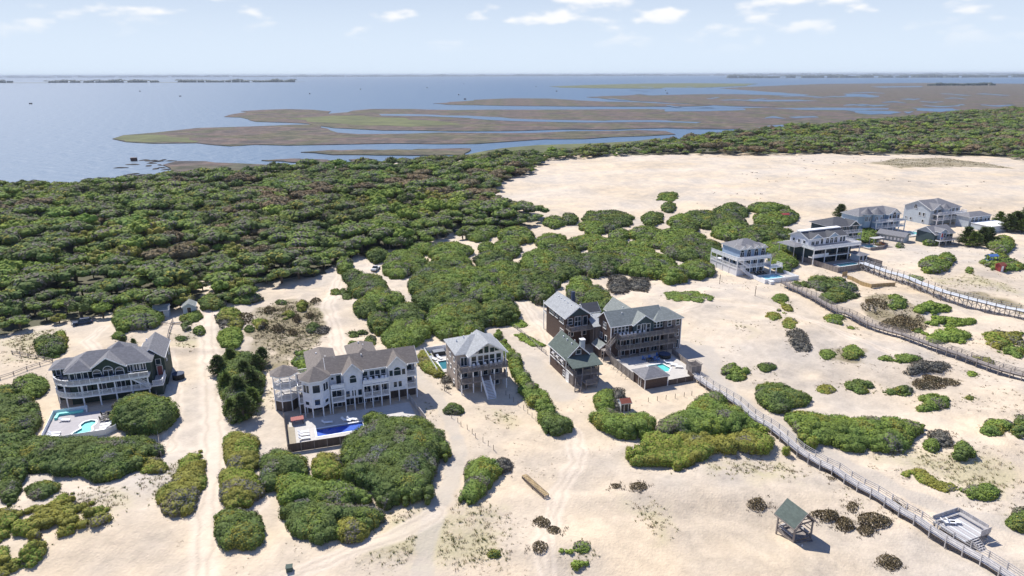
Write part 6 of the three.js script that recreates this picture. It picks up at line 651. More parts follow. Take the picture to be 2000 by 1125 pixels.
{ // green house with curved white decks
  const h = house('beach_house', 'dark green beach house with curved white balconies and grey hip roofs', -92.7, -126.9);
  wall(h, 2, 17.3, -0.5, 7.6, -7, 0, M.green); wall(h, -1.4, 2.02, -0.5, 7.2, -7.6, -3.4, M.green); wall(h, 14.9, 19.4, -0.5, 6.7, -14, -4, M.green);
  wall(h, 2.5, 6.1, 2.6, 7.55, 0.002, 0.9, M.green, 'bay'); wall(h, 6.4, 12.7, 2.6, 7.6, 0.004, 0.7, M.green, 'bay');
  hip(h, { x0: 2, x1: 17.3, z0: -7, z1: 0, y: 7.6, rise: 2.5, mat: M.roofGrey }); hip(h, { x0: -1.4, x1: 3.6, z0: -7.6, z1: -3.4, y: 7.2, rise: 1.3, mat: M.roofGrey }); hip(h, { x0: 2.3, x1: 6.3, z0: -4, z1: 0.9, y: 7.58, rise: 1.7, mat: M.roofGrey });
  gable(h, { x0: 6.4, x1: 12.7, z0: -3.4, z1: 0.7, y: 7.62, rise: 2.1, axis: 'z', mat: M.roofGrey, walls: M.green, ends: [0, 1], ov: 0.35 });
  gable(h, { x0: 14.4, x1: 19.4, z0: -14, z1: -4, y: 6.7, rise: 2.1, axis: 'z', mat: M.roofGrey, walls: M.green, ov: 0.3 }); hip(h, { x0: 8, x1: 13, z0: -11, z1: -6, y: 7.5, rise: 2.3, mat: M.roofGrey });
  const curve = (R, zf) => { const a = [[17, zf]]; for (let k = 0; k <= 9; k++) { const t = (90 + k * 12) * RAD; a.push([4.6 + R * Math.cos(t), zf - R + R * Math.sin(t)]); } return a; };
  for (const y of [2.5, 5.15]) { const c = curve(5.8, 2.3); deck(h, [...c, [1, -6.8], [2.2, -6.6], [17, -0.4]], y, M.woodPale); rail(h, c, y, { solid: y > 3, panel: M.woodPale }); }
  posts(h, [[16.7, 2.1], [13.6, 2.1], [10.6, 2.1], [7.6, 2.1], [4.6, 2.1], [1.4, 1.1], [-0.6, -1.5], [-0.9, -4.4]], -0.6, 6.1, 0.24, M.white);
  win(h, 7.5, 5.3, 0.72, 1.5, 1.25, 0, { arch: 1 }); win(h, 9.55, 5.25, 0.72, 1.7, 1.7, 0, { arch: 1, c: 2, name: 'door' }); win(h, 11.6, 5.3, 0.72, 1.5, 1.25, 0, { arch: 1 });
  grid(h, [3.1, 4.3, 5.5], 5.9, 0.92, 0.75, 1.25); grid(h, [13.5, 14.7, 15.9], 5.8, 0.02, 0.9, 1.4, 0, { c: 2 }); grid(h, [1, -0.3], 5.7, -3.38, 0.7, 1.1); win(h, 2.48, 5.9, 0.45, 0.5, 1.25, -90);
  grid(h, [4.5, 8, 11.5, 15], 2.7, 0.9, 1.5, 1.9, 0, { c: 2 }); win(h, 18.2, 5.0, -3.98, 0.9, 1.2); door(h, 18.3, 2.5, -3.98, 1, 2.1, 0, M.brick); side(h, [-7, -11], 4.6, 19.42, 0.9, 1.1, 90);
  deck(h, rect(17.05, 19.3, -3.9, 1.4), 2.5, M.woodPale); rail(h, [[17.4, 1.3], [19.2, 1.3], [19.2, -3.8]], 2.5, {}); stairs(h, [13.6, 5.1, 1.6], [16.6, 2.6, 1.6], 1, M.white, M.white); wall(h, 17.3, 19.1, -0.4, 2.3, -3.7, 1.1, M.green, 'storage_wall');
  vents(h, [[5, 9, -3], [12.5, 9.2, -5], [15.8, 9.2, -9]]);
  const pl = [[4.4, 15.6], [4.9, 14], [5.9, 12.6], [5.4, 11.2], [5.9, 9.9], [7.1, 9.5], [8.1, 10.1], [8.3, 11.4], [7.8, 12.7], [8.2, 14.2], [7.6, 15.6]];
  pool('swimming_pool', 'freeform turquoise pool on the grey paved deck of the green house', h, [[-0.3, 4.4], [5.4, 4.2], [5.6, 5.6], [12, 6], [12.9, 12.5], [12.2, 15], [10.8, 16.4], [0.2, 16.4]], pl, 0.4, M.tileAqua, M.paver);
  fence('pool_wall', 'low white wall round the pool deck of the green house', h, [[12.1, 6], [13, 12.5], [12.3, 15.1], [10.8, 16.5], [0.1, 16.5], [-0.4, 4.3], [5.4, 4.1], [5.6, 5.5]], 1.25, M.white, { panel: 2.6 });
  const sb = thing('pool_bench', 'turquoise bench along the back wall of the green house pool deck', 'bench', ...local(h, 0.3, 5), 20, '', 0.41); new B().box(0, 4.6, 0, 0.45, -0.1, 0.5).mesh('seat', M.tileAqua, sb); new B().box(0, 0.5, 0, 0.45, 0.51, 2.2).mesh('return_seat', M.tileAqua, sb);
  place(h, 'table', 'dark patio table on the paved deck of the green house pool', M.dark, [[10.2, 8.6], [10.3, 10.6]], 0.41, 'patio tables at the green house pool'); place(h, 'armchair', 'dark patio chair at the green house pool tables', M.dark, [[9.1, 8.6, 90], [11.3, 8.7, -90], [9.2, 10.7, 90], [11.4, 10.6, -90], [10.2, 9.6, 0]], 0.41, 'patio chairs at the green house pool');
  place(h, 'lounger', 'white sun lounger on the paved deck of the green house pool', M.white, [[2.3, 8.3, 70], [1.8, 13.6, 80], [1.9, 14.7, 80], [10.3, 12.9, -80], [10.4, 14, -80], [9.9, 15.2, -80]], 0.41, 'loungers at the green house pool');
  place(h, 'armchair', 'dark chair on the upper balcony of the green house', M.navy, [[8.5, 1.5], [10.4, 1.5], [0.4, -1.4], [0.8, -0.2]], 5.16, 'chairs on the green house balcony');
  const tub = thing('round_hot_tub', 'round dark hot tub on the sand right of the green house', 'tub', -74.9, -140.3, 0); new B().cyl(0, 0, 1.25, -0.2, 1.15, 20).mesh('shell', M.dark, tub); new B().cyl(0, 0, 1.32, 1.152, 1.3, 20).mesh('cover', M.navy, tub);  // round hot tub: dark shell with a cover
}
{ // long white turreted house
  const h = house('beach_house', 'long white beach house with turret, corner gazebo tower and brown-grey roof', -48.3, -125.7);
  const Wm = M.sidingWhite;
  wall(h, 10.6, 26.1, 2.5, 8.2, -1.6, 4.6, Wm); wall(h, 7.2, 12.4, 2.5, 8.15, -8, 4.5, Wm); wall(h, 15.8, 21, 2.5, 8.1, -8.5, -1.5, Wm); wall(h, 26.11, 28.3, 2.5, 8.19, -1.58, 2.2, Wm); wall(h, 10.6, 28.25, -0.5, 2.5, -1.5, 3.6, M.woodDark, 'lower_wall'); wall(h, 7, 10.59, -0.5, 2.49, -7, 3.4, M.woodDark, 'lower_wall');
  wall(h, 13.4, 17, 2.5, 8.2, 4.604, 5.9, Wm, 'bay'); wall(h, 22.4, 26.1, 2.5, 8.2, 4.604, 5.4, Wm, 'bay');
  gable(h, { x0: 10.6, x1: 28.3, z0: -1.6, z1: 4.6, y: 8.2, rise: 2.0, mat: M.roofBrown, walls: Wm, ov: 0.5 });
  gable(h, { x0: 13.4, x1: 17, z0: 1.4, z1: 5.9, y: 8.2, rise: 1.85, axis: 'z', mat: M.roofBrown, walls: Wm, ends: [0, 1], ov: 0.3 }); gable(h, { x0: 22.4, x1: 26.1, z0: 1.4, z1: 5.4, y: 8.2, rise: 1.9, axis: 'z', mat: M.roofBrown, walls: Wm, ends: [0, 1], ov: 0.3 });
  hip(h, { x0: 7.2, x1: 12.4, z0: -8, z1: 4, y: 8.18, rise: 1.9, mat: M.roofBrown }); hip(h, { x0: 15.8, x1: 21, z0: -8.5, z1: 1, y: 8.16, rise: 1.95, mat: M.roofBrown });
  vents(h, [[9, 9.6, -3], [10.6, 9.4, -1], [18, 10, -5], [18.8, 9.7, -4], [12.2, 10, 1.6], [17.6, 10, 2]]);
  // turret
  new B().poly(ngon(7.9, 5.2, 2.75), 2.45, 8.2).mesh('turret', Wm, h); cone(h, 7.9, 5.2, 3.25, 8.3, 2.0, M.roofBrown);
  posts(h, ngon(7.9, 5.2, 2.6).filter((q) => q[1] > 5), -0.5, 2.45, 0.22, M.white);
  for (const [a, ys] of [[0, 1], [45, 1], [-45, 1]]) { const r = 2.75 * Math.cos(22.5 * RAD) + 0.01, x = 7.9 + r * Math.sin(a * RAD), z = 5.2 + r * Math.cos(a * RAD); win(h, x, 5.7, z, 1.35, 1.6, a, { c: a ? 2 : 1 }); win(h, x, 3.1, z, a ? 0.9 : 1, a ? 0.7 : 1.2, a); }
  // gazebo tower and sun deck between
  for (const y of [2.6, 5.2]) { deck(h, ngon(2.3, 0, 2.5), y, M.woodPale); rail(h, [...ngon(2.3, 0, 2.4), ngon(2.3, 0, 2.4)[0]], y, {}); }
  new B().poly(ngon(2.3, 0, 2.3), -0.5, 2.3).mesh('lower_wall', M.woodDark, h); posts(h, ngon(2.3, 0, 2.4), -0.5, 7.8, 0.18, M.white); cone(h, 2.3, 0, 2.95, 7.85, 1.5, M.roofBrown);
  for (const y of [2.55, 5.2]) { deck(h, rect(4.55, 7.15, -4, 4.6), y, y > 4 ? M.wood : M.woodPale); rail(h, [[4.6, 2.4], [4.6, 4.5], [5.6, 4.5]], y, {}); } rail(h, [[4.6, -2.2], [4.6, -3.9], [7.1, -3.9]], 5.2, {}); posts(h, [[4.65, 4.5], [6, 4.5], [4.65, -3.9]], -0.5, 5.2, 0.18, M.white); wall(h, 4.6, 6.9, -0.5, 2.2, -3, 4.2, M.woodDark, 'lower_wall');
  // balconies
  for (const [x0, x1, zf] of [[10.7, 13.38, 6.4], [17.02, 22.38, 6.5]]) for (const y of [2.55, 5.25]) { deck(h, rect(x0, x1, 4.61, zf), y, M.woodPale); rail(h, [[x0 + 0.1, zf - 0.06], [x1 - 0.1, zf - 0.06]], y, { solid: y > 4 }); }
  for (const y of [2.55, 5.25]) { deck(h, rect(26.12, 28.35, 2.21, 5.0), y, M.woodPale); rail(h, [[26.2, 4.94], [28.28, 4.94], [28.28, 2.3]], y, {}); } posts(h, [[28.25, 4.9], [26.2, 4.95]], -0.5, 8.1, 0.22, M.white);
  posts(h, [[10.8, 6.35], [13.4, 6.35], [15.2, 6.2], [17.1, 6.42], [18.8, 6.42], [20.6, 6.42], [22.3, 6.42], [24.4, 5.3]], -0.5, 5.2, 0.22, M.white);
  win(h, 15.2, 5.9, 5.92, 1.3, 1.0, 0, { arch: 1 }); grid(h, [14, 15.2, 16.4], 3.0, 5.92, 0.75, 1.25); win(h, 24.25, 5.9, 5.42, 1.4, 1.1, 0, { arch: 1 }); grid(h, [22.95, 25.55], 5.9, 5.42, 0.7, 1.25); grid(h, [23.7, 24.7], 3.3, 5.42, 0.65, 1.2);
  grid(h, [17.8, 19.2, 20.3, 21.5], 5.35, 4.62, 0.95, 2.0, 0, { r: 2 }); grid(h, [18, 19.7, 21.4], 2.7, 4.62, 1.3, 1.9, 0, { c: 2 }); win(h, 11.3, 6.6, 4.62, 0.5, 0.5); door(h, 12.5, 5.3, 4.62, 0.9, 2.1, 0, M.glass); win(h, 11.9, 2.7, 4.62, 1.8, 1.9, 0, { c: 2 }); grid(h, [27.2], 5.4, 2.22, 1.2, 2); grid(h, [27.2], 2.7, 2.22, 1.2, 1.9);
  grid(h, [12, 14.5, 17, 19.5], 0.1, 3.62, 1.6, 2, 0, { c: 2 }); side(h, [0, 2.4], 5.5, 28.32, 0.9, 1.3, 90);
  place(h, 'armchair', 'white chair on the upper balcony of the long white house', M.white, [[17.7, 5.7], [18.8, 5.7], [20, 5.7], [21.2, 5.7], [21.9, 5.7]], 5.26, 'chairs on the white house balcony'); place(h, 'armchair', 'pale chair on the lower porch of the long white house', M.woodPale, [[17.9, 5.6], [19.2, 5.6], [20.8, 5.6]], 2.56, 'porch chairs of the white house'); place(h, 'lounger', 'pale lounger on the sun deck beside the turret', M.woodPale, [[5.5, 0.5, 70], [5.6, 2.3, 60]], 5.21, 'loungers on the turret sun deck');
  pool('swimming_pool', 'long deep-blue pool on the pale terrace before the long white house', h, [[2.2, 7.6], [26, 7.4], [26, 18.3], [2.2, 18.6]], rect(6.8, 15.8, 12.3, 15.6), 0.4, M.tileBlue, M.concrete);
  const bed = thing('planting_bed', 'narrow brown grass bed along the pool fence of the long white house', 'bed', ...local(h, 1.9, 10), 20, '', 0.41); new B().box(0, 1.2, 0, 0.06, 0, 8).mesh('soil', M.soil, bed);
  fence('pool_fence', 'dark brown board fence round the long white house pool', h, [[1.4, 4.2], [1.6, 18.9], [13, 19.4], [22, 19.2]], 1.75, M.woodDark, { panel: 2.4, pm: M.wood });
  fence('yard_fence', 'pale post-and-picket fence running seaward from the white house corner', h, [[26.3, 6], [26.8, 11], [27.4, 16.5]], 1.5, M.woodPale, { style: 'picket', panel: 2.4 });
  place(h, 'lounger', 'white sun lounger on the terrace left of the deep-blue pool', M.white, [[4.6, 13.2, 85], [4.6, 14.3, 85], [4.6, 15.6, 85]], 0.41, 'loungers left of the blue pool'); place(h, 'lounger', 'white sun lounger behind the deep-blue pool', M.white, [[9.2, 10.9, 80], [12.8, 11.2, 60], [13.9, 11.2, 60]], 0.41, 'loungers behind the blue pool');
  const pt = thing('bar_table', 'small red-topped bar table at the corner of the white house pool terrace', 'table', ...local(h, 3.8, 8.7), 20, '', 0.41); new B().slab([-1.2, 1.05, -0.8], [1.2, 1.05, -0.8], [1.2, 1.05, 0.8], [-1.2, 1.05, 0.8], 0.14).mesh('top', M.brick, pt); for (const [x, z] of [[-1, -0.6], [1, -0.6], [-1, 0.6], [1, 0.6]]) new B().box(x - 0.08, x + 0.08, 0, 0.9, z - 0.08, z + 0.08).mesh('leg', M.woodDark, pt);  // bar table: brick-red top on four legs
}
{ // pale shingled house with glass gable
  const h = house('beach_house', 'tan shingled beach house with tall glass gable and light grey roof', -11.3, -132.4);
  const Wm = M.cedarTan;
  wall(h, 0, 10.3, -0.5, 8.4, -10.5, -1.6, Wm); wall(h, 2.6, 10.3, 5.2, 8.4, -1.596, -0.9, M.white, 'bay');
  hip(h, { x0: 0, x1: 10.3, z0: -10.5, z1: -1.6, y: 8.4, rise: 2.2, mat: M.roofLight, ov: 0.4 }); gable(h, { x0: 2.4, x1: 10.4, z0: -6, z1: -0.9, y: 8.4, rise: 2.5, axis: 'z', mat: M.roofLight, walls: M.white, ends: [0, 1], ov: 0.45, oe: 1.5 });
  for (const [x, a] of [[3.6, 0.3], [5.1, 1.05], [6.4, 1.5], [7.7, 1.05], [9.2, 0.3]]) { win(h, x, 5.4, -0.88, 1.05, 2.2, 0, { r: 2 }); if (a > 0.5) win(h, x, 8.15, -0.74, 1.0, a, 0); }
  new B().cvx([[3.4, 8.3, -0.74], [4.45, 8.3, -0.74], [4.45, 8.95, -0.74], [3.4, 8.3, -0.8], [4.45, 8.3, -0.8], [4.45, 8.95, -0.8]], [[0, 1, 2], [3, 4, 5], [0, 1, 4, 3], [1, 2, 5, 4], [2, 0, 3, 5]]).mesh('pane', M.glass, h); new B().cvx([[9.4, 8.3, -0.74], [8.35, 8.3, -0.74], [8.35, 8.95, -0.74], [9.4, 8.3, -0.8], [8.35, 8.3, -0.8], [8.35, 8.95, -0.8]], [[0, 1, 2], [3, 4, 5], [0, 1, 4, 3], [1, 2, 5, 4], [2, 0, 3, 5]]).mesh('pane', M.glass, h);
  for (const y of [2.6, 5.2]) { deck(h, rect(0.1, 10.7, -1.58, 1), y, M.wood, M.wood); rail(h, y > 4 ? [[0.15, -1.4], [0.15, 0.94], [10.6, 0.94], [10.6, -1.4]] : [[0.15, -1.4], [0.15, 0.94], [4.8, 0.94]], y, { m: M.wood, gap: 0.13 }); } rail(h, [[6.7, 0.94], [10.6, 0.94], [10.6, -1.4]], 2.6, { m: M.wood, gap: 0.13 });
  posts(h, [[0.3, 0.8], [2.9, 0.8], [4.7, 0.8], [7.6, 0.8], [10.4, 0.8]], -0.5, 5.0, 0.22, M.white); posts(h, [[2.6, 0.3], [10.4, 0.3]], 5.2, 8.2, 0.2, M.white);
  stairs(h, [5.7, 2.6, 1], [5.7, 0, 4.9], 1.8, M.white, M.white); grid(h, [1.6], 5.5, -1.58, 1.3, 1.9, 0, { c: 2 }); grid(h, [1.5, 8.6], 2.8, -1.58, 1.6, 1.9, 0, { c: 2 }); grid(h, [4.2, 6.4], 2.7, -1.58, 1, 2.1); grid(h, [1.5, 8.6], 0.1, -1.58, 1.7, 2, 0, { c: 2 });
  side(h, [-3.4, -6.5], 6, -0.02, 0.7, 0.9, -90); side(h, [-3.4, -6.5, -9], 3.4, -0.02, 0.7, 0.8, -90); side(h, [-4], 0.8, -0.02, 0.7, 0.7, -90); new B().box(-0.06, -0.01, 5.0, 5.2, -10.5, -1.6).mesh('trim_board', M.wood, h);
  vents(h, [[1.4, 9.6, -6.5], [3, 10.2, -6.3], [6, 10.6, -5.2], [7.2, 10.2, -4.6], [7.4, 10.1, -3.8], [7.6, 10, -3], [5.2, 10.1, -7.6]]);
  place(h, 'armchair', 'white chair on the top deck under the glass gable', M.white, [[3.4, 0.1], [4.4, 0.1], [5.9, 0.1], [7.3, 0.1], [8.3, 0.1], [9.2, 0.1]], 5.21, 'chairs under the glass gable');
  pool('swimming_pool', 'small dark green pool in the white-walled yard behind the glass-gabled house', h, rect(-1.9, 3, -23.5, -10.9), rect(-0.6, 2.4, -17.5, -12.2), 0.4, M.tileGreen, M.concrete);
  fence('pool_wall', 'white wall round the yard behind the glass-gabled house', h, [[-2.1, -10.9], [-2.1, -23.8], [3.2, -23.8], [3.2, -11.4]], 1.6, M.white);
  const t = thing('hot_tub', 'square dark hot tub in the white-walled yard', 'tub', ...local(h, 0.9, -21.4), 20, '', 0.41); new B().box(-1.5, 1.5, 0, 0.9, -1, 1).mesh('shell', M.dark, t); new B().box(-1.4, 1.4, 0.903, 1.0, -0.9, 0.9).mesh('cover', M.metal, t); place(h, 'lounger', 'white lounger in the white-walled yard', M.white, [[-1.1, -18.6, 30], [0.4, -18.9, 20]], 0.41, 'loungers in the walled yard');
}
{ // brown cottage with green roof
  const h = house('cottage', 'brown shingled cottage with green roof and raised seaward porch', 13.3, -135.3);
  const Wm = M.cedarBrown;
  wall(h, 0, 5.8, -0.5, 5.2, -13, -4, Wm); wall(h, 0, 5.8, -0.5, 2.5, -3.996, -0.3, M.cedarGrey, 'lower_wall'); gable(h, { x0: 0, x1: 5.8, z0: -13, z1: -4, y: 5.2, rise: 2.7, axis: 'z', mat: M.roofGreen, walls: Wm, ov: 0.4 });
  deck(h, rect(-0.05, 6.2, -3.98, 0), 2.62, M.wood, M.wood); rail(h, [[2.2, -0.08], [6.1, -0.08], [6.1, -3.9]], 2.62, { m: M.wood }); rail(h, [[0.05, -3.9], [0.05, -0.1], [0.6, -0.1]], 2.62, { m: M.wood }); posts(h, [[0.2, -0.2], [2.2, -0.2], [4.2, -0.2], [6.1, -0.2]], -0.4, 4.6, 0.2, M.wood);
  new B().slab([-0.5, 5.5, -4.1], [6.8, 5.5, -4.1], [6.8, 4.6, 0.5], [-0.5, 4.6, 0.5], 0.16).mesh('porch_roof', M.roofGreen, h); posts(h, [[0.02, -4.02], [5.78, -4.02], [0.02, -12.98]], -0.4, 5.2, 0.18, M.white); new B().box(-0.07, -0.004, 2.45, 2.7, -13, -0.35).mesh('trim_board', M.white, h);
  stairs(h, [1.3, 2.6, 0.1], [-0.4, 0, 3], 1.3, M.wood, M.wood); deck(h, rect(1.9, 4.6, 0.06, 2.2), 1.3, M.wood, M.wood); rail(h, [[1.95, 2.15], [4.55, 2.15], [4.55, 0.2]], 1.3, { m: M.wood }); posts(h, [[2, 2.1], [4.5, 2.1]], -0.5, 1.2, 0.16, M.wood);
  side(h, [-5.6, -8, -10.4], 3.3, -0.02, 0.9, 1.2, -90, { r: 2 }); win(h, -0.02, 0.6, -5, 0.8, 1.2, -90, { r: 2 }); door(h, -0.02, 0, -3.1, 1.5, 2.1, -90, M.white); win(h, 2.9, 5.8, -3.98, 1.1, 1.0); door(h, 2.4, 2.65, -3.98, 0.95, 2.05, 0, M.glass); win(h, 4.4, 3.4, -3.98, 1, 1.1); win(h, 1, 3.4, -3.98, 0.8, 1.1);
  for (const z of [-5.6, -8, -10.4]) new B().slab([-0.05, 4.55, z - 0.6], [-0.05, 4.55, z + 0.6], [-0.62, 3.9, z + 0.6], [-0.62, 3.9, z - 0.6], 0.05).mesh('shutter', M.woodPale, h);
  new B().box(6.0, 7.0, -0.3, 6.6, -10, -9).mesh('chimney', M.sidingGrey, h); new B().box(5.9, 7.1, 6.603, 6.8, -10.1, -8.9).mesh('chimney_cap', M.white, h); vents(h, [[2.2, 7.6, -6], [2.2, 7.6, -8.5], [2.2, 7.6, -10.5], [3.4, 7.7, -7]]);
}
{ // big brown house with grey decks and link wing
  const h = house('beach_house', 'large brown shingled beach house with grey-green roof and stacked grey decks', 22.6, -145.2);
  const Wm = M.cedarBrown;
  wall(h, 3, 17.2, -0.5, 8.1, -12, -5.6, Wm); wall(h, 17.21, 22, -0.5, 8.1, -12, -5, M.cedarGrey); gable(h, { x0: 3, x1: 17.2, z0: -12, z1: -5.6, y: 8.1, rise: 2.4, mat: M.roofSage, walls: Wm, ends: [1, 0] }); hip(h, { x0: 14.5, x1: 22, z0: -12, z1: -5, y: 8.12, rise: 2.1, mat: M.roofSage });
  wall(h, 8.6, 14.2, 5.3, 8.1, -5.596, -5, M.teal, 'bay'); gable(h, { x0: 8.6, x1: 14.2, z0: -8.6, z1: -5, y: 8.1, rise: 1.9, axis: 'z', mat: M.roofSage, walls: M.teal, ends: [0, 1], oe: 0.7 }); gable(h, { x0: 8, x1: 12.4, z0: -18, z1: -9, y: 8.0, rise: 2.4, axis: 'z', mat: M.roofSage, walls: Wm }); wall(h, 8, 12.4, -0.5, 8, -18, -12.01, Wm);
  for (const y of [2.6, 5.25]) { deck(h, rect(4.2, 19.9, -5.58, -3.2), y, M.wood, M.wood); rail(h, [[4.3, -5.4], [4.3, -3.26], [19.8, -3.26], [19.8, -4.9]], y, { m: M.wood, gap: 0.15 }); }
  posts(h, [[4.4, -3.4], [7, -3.4], [9.7, -3.4], [12.4, -3.4], [15.1, -3.4], [17.4, -3.4], [19.7, -3.4]], -0.5, 5.2, 0.22, M.wood);
  grid(h, [10.1, 12.7], 5.4, -4.98, 0.9, 2.2, 0, { r: 2 }); win(h, 11.4, 5.35, -4.98, 1.1, 2.4, 0, { c: 2, name: 'door' }); grid(h, [4.2, 5.2, 6.2, 7.2], 6.1, -5.58, 0.75, 1.6, 0, { r: 2 }); grid(h, [14.9, 15.8, 16.7], 6.1, -5.58, 0.7, 1.5, 0, { r: 2 }); grid(h, [18.6, 20.9], 6.3, -4.98, 0.9, 1.4, 0, { r: 2 }); win(h, 20.9, 3.4, -4.98, 0.9, 1.6, 0, { r: 2 }); win(h, 20.9, 0.3, -4.98, 1.1, 2, 0); grid(h, [5.5, 8, 10.5, 13, 15.5], 2.75, -5.58, 1.5, 1.9, 0, { c: 2 }); grid(h, [6, 9, 12, 15], 0.1, -5.58, 1.6, 2, 0, { c: 2 }); side(h, [-8.8], 6.4, 2.98, 1.3, 1.5, -90, { c: 2, r: 2 }); side(h, [-8, -10.4], 3.4, 2.98, 0.9, 1.3, -90); side(h, [-7, -10], 6, 22.02, 0.9, 1.4, 90);
  posts(h, [[3, -5.6], [3, -12], [22, -5]], -0.4, 8, 0.18, M.white);
  // north wing, balcony and link
  wall(h, -4.6, 2.2, -0.5, 8, -27, -15.2, Wm); gable(h, { x0: -4.6, x1: 2.2, z0: -27, z1: -15.2, y: 8, rise: 2.4, axis: 'z', mat: M.roofLight, walls: M.teal, ov: 0.4, oe: 0.8 }); wall(h, 2.21, 5.6, -0.5, 6.3, -16, -11, M.cedarGrey, 'link_wall'); new B().slab([2.0, 7.2, -17.2], [6, 7.2, -17.2], [6, 6.3, -10.6], [0.9, 6.3, -10.6], 0.16).mesh('link_roof', M.roofLight, h); gable(h, { x0: 2.2, x1: 6, z0: -22, z1: -18, y: 7.6, rise: 1.5, mat: M.roofDark, walls: Wm, ends: [0, 1] });
  deck(h, rect(-4.5, 2.1, -15.18, -12.4), 5.2, M.wood, M.wood); rail(h, [[-4.4, -15.1], [-4.4, -12.46], [2, -12.46], [2, -15]], 5.2, { m: M.wood, gap: 0.15 }); posts(h, [[-4.35, -12.5], [-1.2, -12.5], [1.9, -12.5]], -0.4, 5, 0.22, M.wood); win(h, -1.2, 5.3, -15.18, 1.6, 2.4, 0, { c: 2, r: 2, name: 'door' }); win(h, -3.3, 5.9, -15.18, 1.1, 1.5, 0, { r: 2 }); win(h, 0.8, 5.3, -15.18, 1.1, 2.3, 0); grid(h, [-3, 0.5], 2.8, -15.18, 1.2, 1.8); side(h, [-16.4, -17.3, -18.2], 5.9, -4.62, 0.75, 1.7, -90, { r: 2 }); side(h, [-20, -20.9], 6.2, -4.62, 0.7, 1.3, -90); side(h, [-22.6, -23.5, -24.4], 6.1, -4.62, 0.75, 1.5, -90, { r: 2 }); side(h, [-16.5, -17.6], 2.6, -4.62, 0.8, 1.6, -90, { r: 2 }); deck(h, rect(-4.6, 2.2, -29.2, -27.01), 5.2, M.wood, M.white); posts(h, [[-4.5, -29.1], [-1.2, -29.1], [2.1, -29.1]], -0.4, 8, 0.2, M.white); new B().box(1.2, 2, 7.6, 11.2, -24.6, -23.8).mesh('chimney', M.navy, h); vents(h, [[-2, 10, -17.5], [-2, 10, -19.5], [-2, 10, -21.5], [-2, 10, -23.5], [-2, 10, -25.2], [9.5, 9.8, -12], [7, 10, -8]]);
  wall(h, 0.6, 3, -0.4, 2.5, -9.8, -6.4, Wm, 'storage_wall'); gable(h, { x0: 0.6, x1: 3, z0: -9.8, z1: -6.4, y: 2.5, rise: 0.9, axis: 'z', mat: M.roofSage, walls: Wm, ov: 0.3, oe: 0.3, ends: [0, 1] }); win(h, 1.4, 0.9, -6.38, 0.6, 0.8); stairs(h, [3.6, 5.2, -4.6], [1.5, 2.7, -4.6], 1, M.wood, M.wood); deck(h, rect(0.3, 1.55, -5.3, -3.9), 2.7, M.wood, M.wood); stairs(h, [0.9, 2.7, -3.9], [2.9, 0, -2.6], 1, M.wood, M.wood); posts(h, [[0.4, -4], [0.4, -5.2]], -0.4, 2.6, 0.16, M.wood);
  place(h, 'armchair', 'white and blue deck chair on the top deck of the large brown house', M.plate, [[5, -4.2], [6, -4.2], [7, -4.2], [8, -4.2], [9, -4.2], [10.2, -4.2], [11.4, -4.2]], 5.26, 'deck chairs of the large brown house');
  pool('swimming_pool', 'small turquoise pool on the terrace of the large brown house', h, rect(1.9, 17, -3.1, 12.3), [[8.2, 2.5], [12.4, 2.5], [12.8, 5.6], [11.2, 7.2], [8.4, 6.6]], 0.4, M.tileAqua, M.concrete);
  fence('pool_fence', 'tall grey lattice fence on the landward side of the brown house terrace', h, [[1.4, -2.6], [1.5, 8.2]], 2.0, M.lattice, { pm: M.wood, panel: 1.9 }); fence('pool_fence', 'low dark board fence along the seaward edge of the brown house terrace', h, [[7.7, 12.6], [14.2, 12.5], [14.6, 9.6]], 1.3, M.woodDark, { pm: M.wood }); fence('pool_fence', 'grey fence between the brown house terrace and the gravel drive', h, [[18.2, -2.4], [17.4, 7.2]], 1.4, M.wood);
  for (let k = 0; k < 4; k++) { const q = local(h, 0.3, 0.8 + k * 1.9), e = local(h, 1.4, 0.8 + k * 1.9), b = thing('fence_brace', 'slanting wooden prop behind the lattice fence', 'brace', q[0], q[1], 0, 'props of the lattice fence'); new B().bar([0, 0, 0], [e[0] - q[0], 1.4, e[1] - q[1]], 0.09).mesh('prop', M.wood, b); }
  place(h, 'lounger', 'white sun lounger on the brown house terrace beside the outdoor shower', M.white, [[13.6, 3.2, 60], [14, 4.6, 60], [14.4, 6, 60]], 0.41, 'loungers on the brown house terrace'); place(h, 'armchair', 'blue patio chair in the shade under the brown house decks', M.blue, [[9.4, -0.6, 40], [10.6, -0.2, -20], [11.2, 0.6, -60], [13.4, -1, 20], [12, 1, 200]], 0.41, 'patio chairs under the brown house decks'); place(h, 'table', 'dark patio table under the brown house decks', M.dark, [[10.2, 0.6]], 0.41, '');
  const tb = thing('hot_tub', 'round dark hot tub in the shade of the large brown house', 'tub', ...local(h, 14.8, -0.4), 20, '', 0.41); new B().cyl(0, 0, 1.5, 0, 0.85, 16).mesh('shell', M.dark, tb); new B().cyl(0, 0, 1.4, 0.853, 0.92, 16).mesh('cover', M.navy, tb);
  const s = thing('pool_house', 'brown pool house with grey hip roof beside the turquoise pool', 'shed', ...local(h, 1.7, 12.6), 20, '', 0); wall(s, 0, 5.7, -0.4, 2.5, -5, 0, Wm); hip(s, { x0: 0, x1: 5.7, z0: -5, z1: 0, y: 2.55, rise: 1.5, mat: M.roofGrey, ov: 0.35 }); posts(s, [[0.02, 0.02], [5.68, 0.02]], -0.4, 2.5, 0.16, M.white); door(s, -0.02, 0, -2, 0.9, 2, -90, M.woodDark); win(s, 5.72, 0.9, -2.5, 1.4, 1, 90);
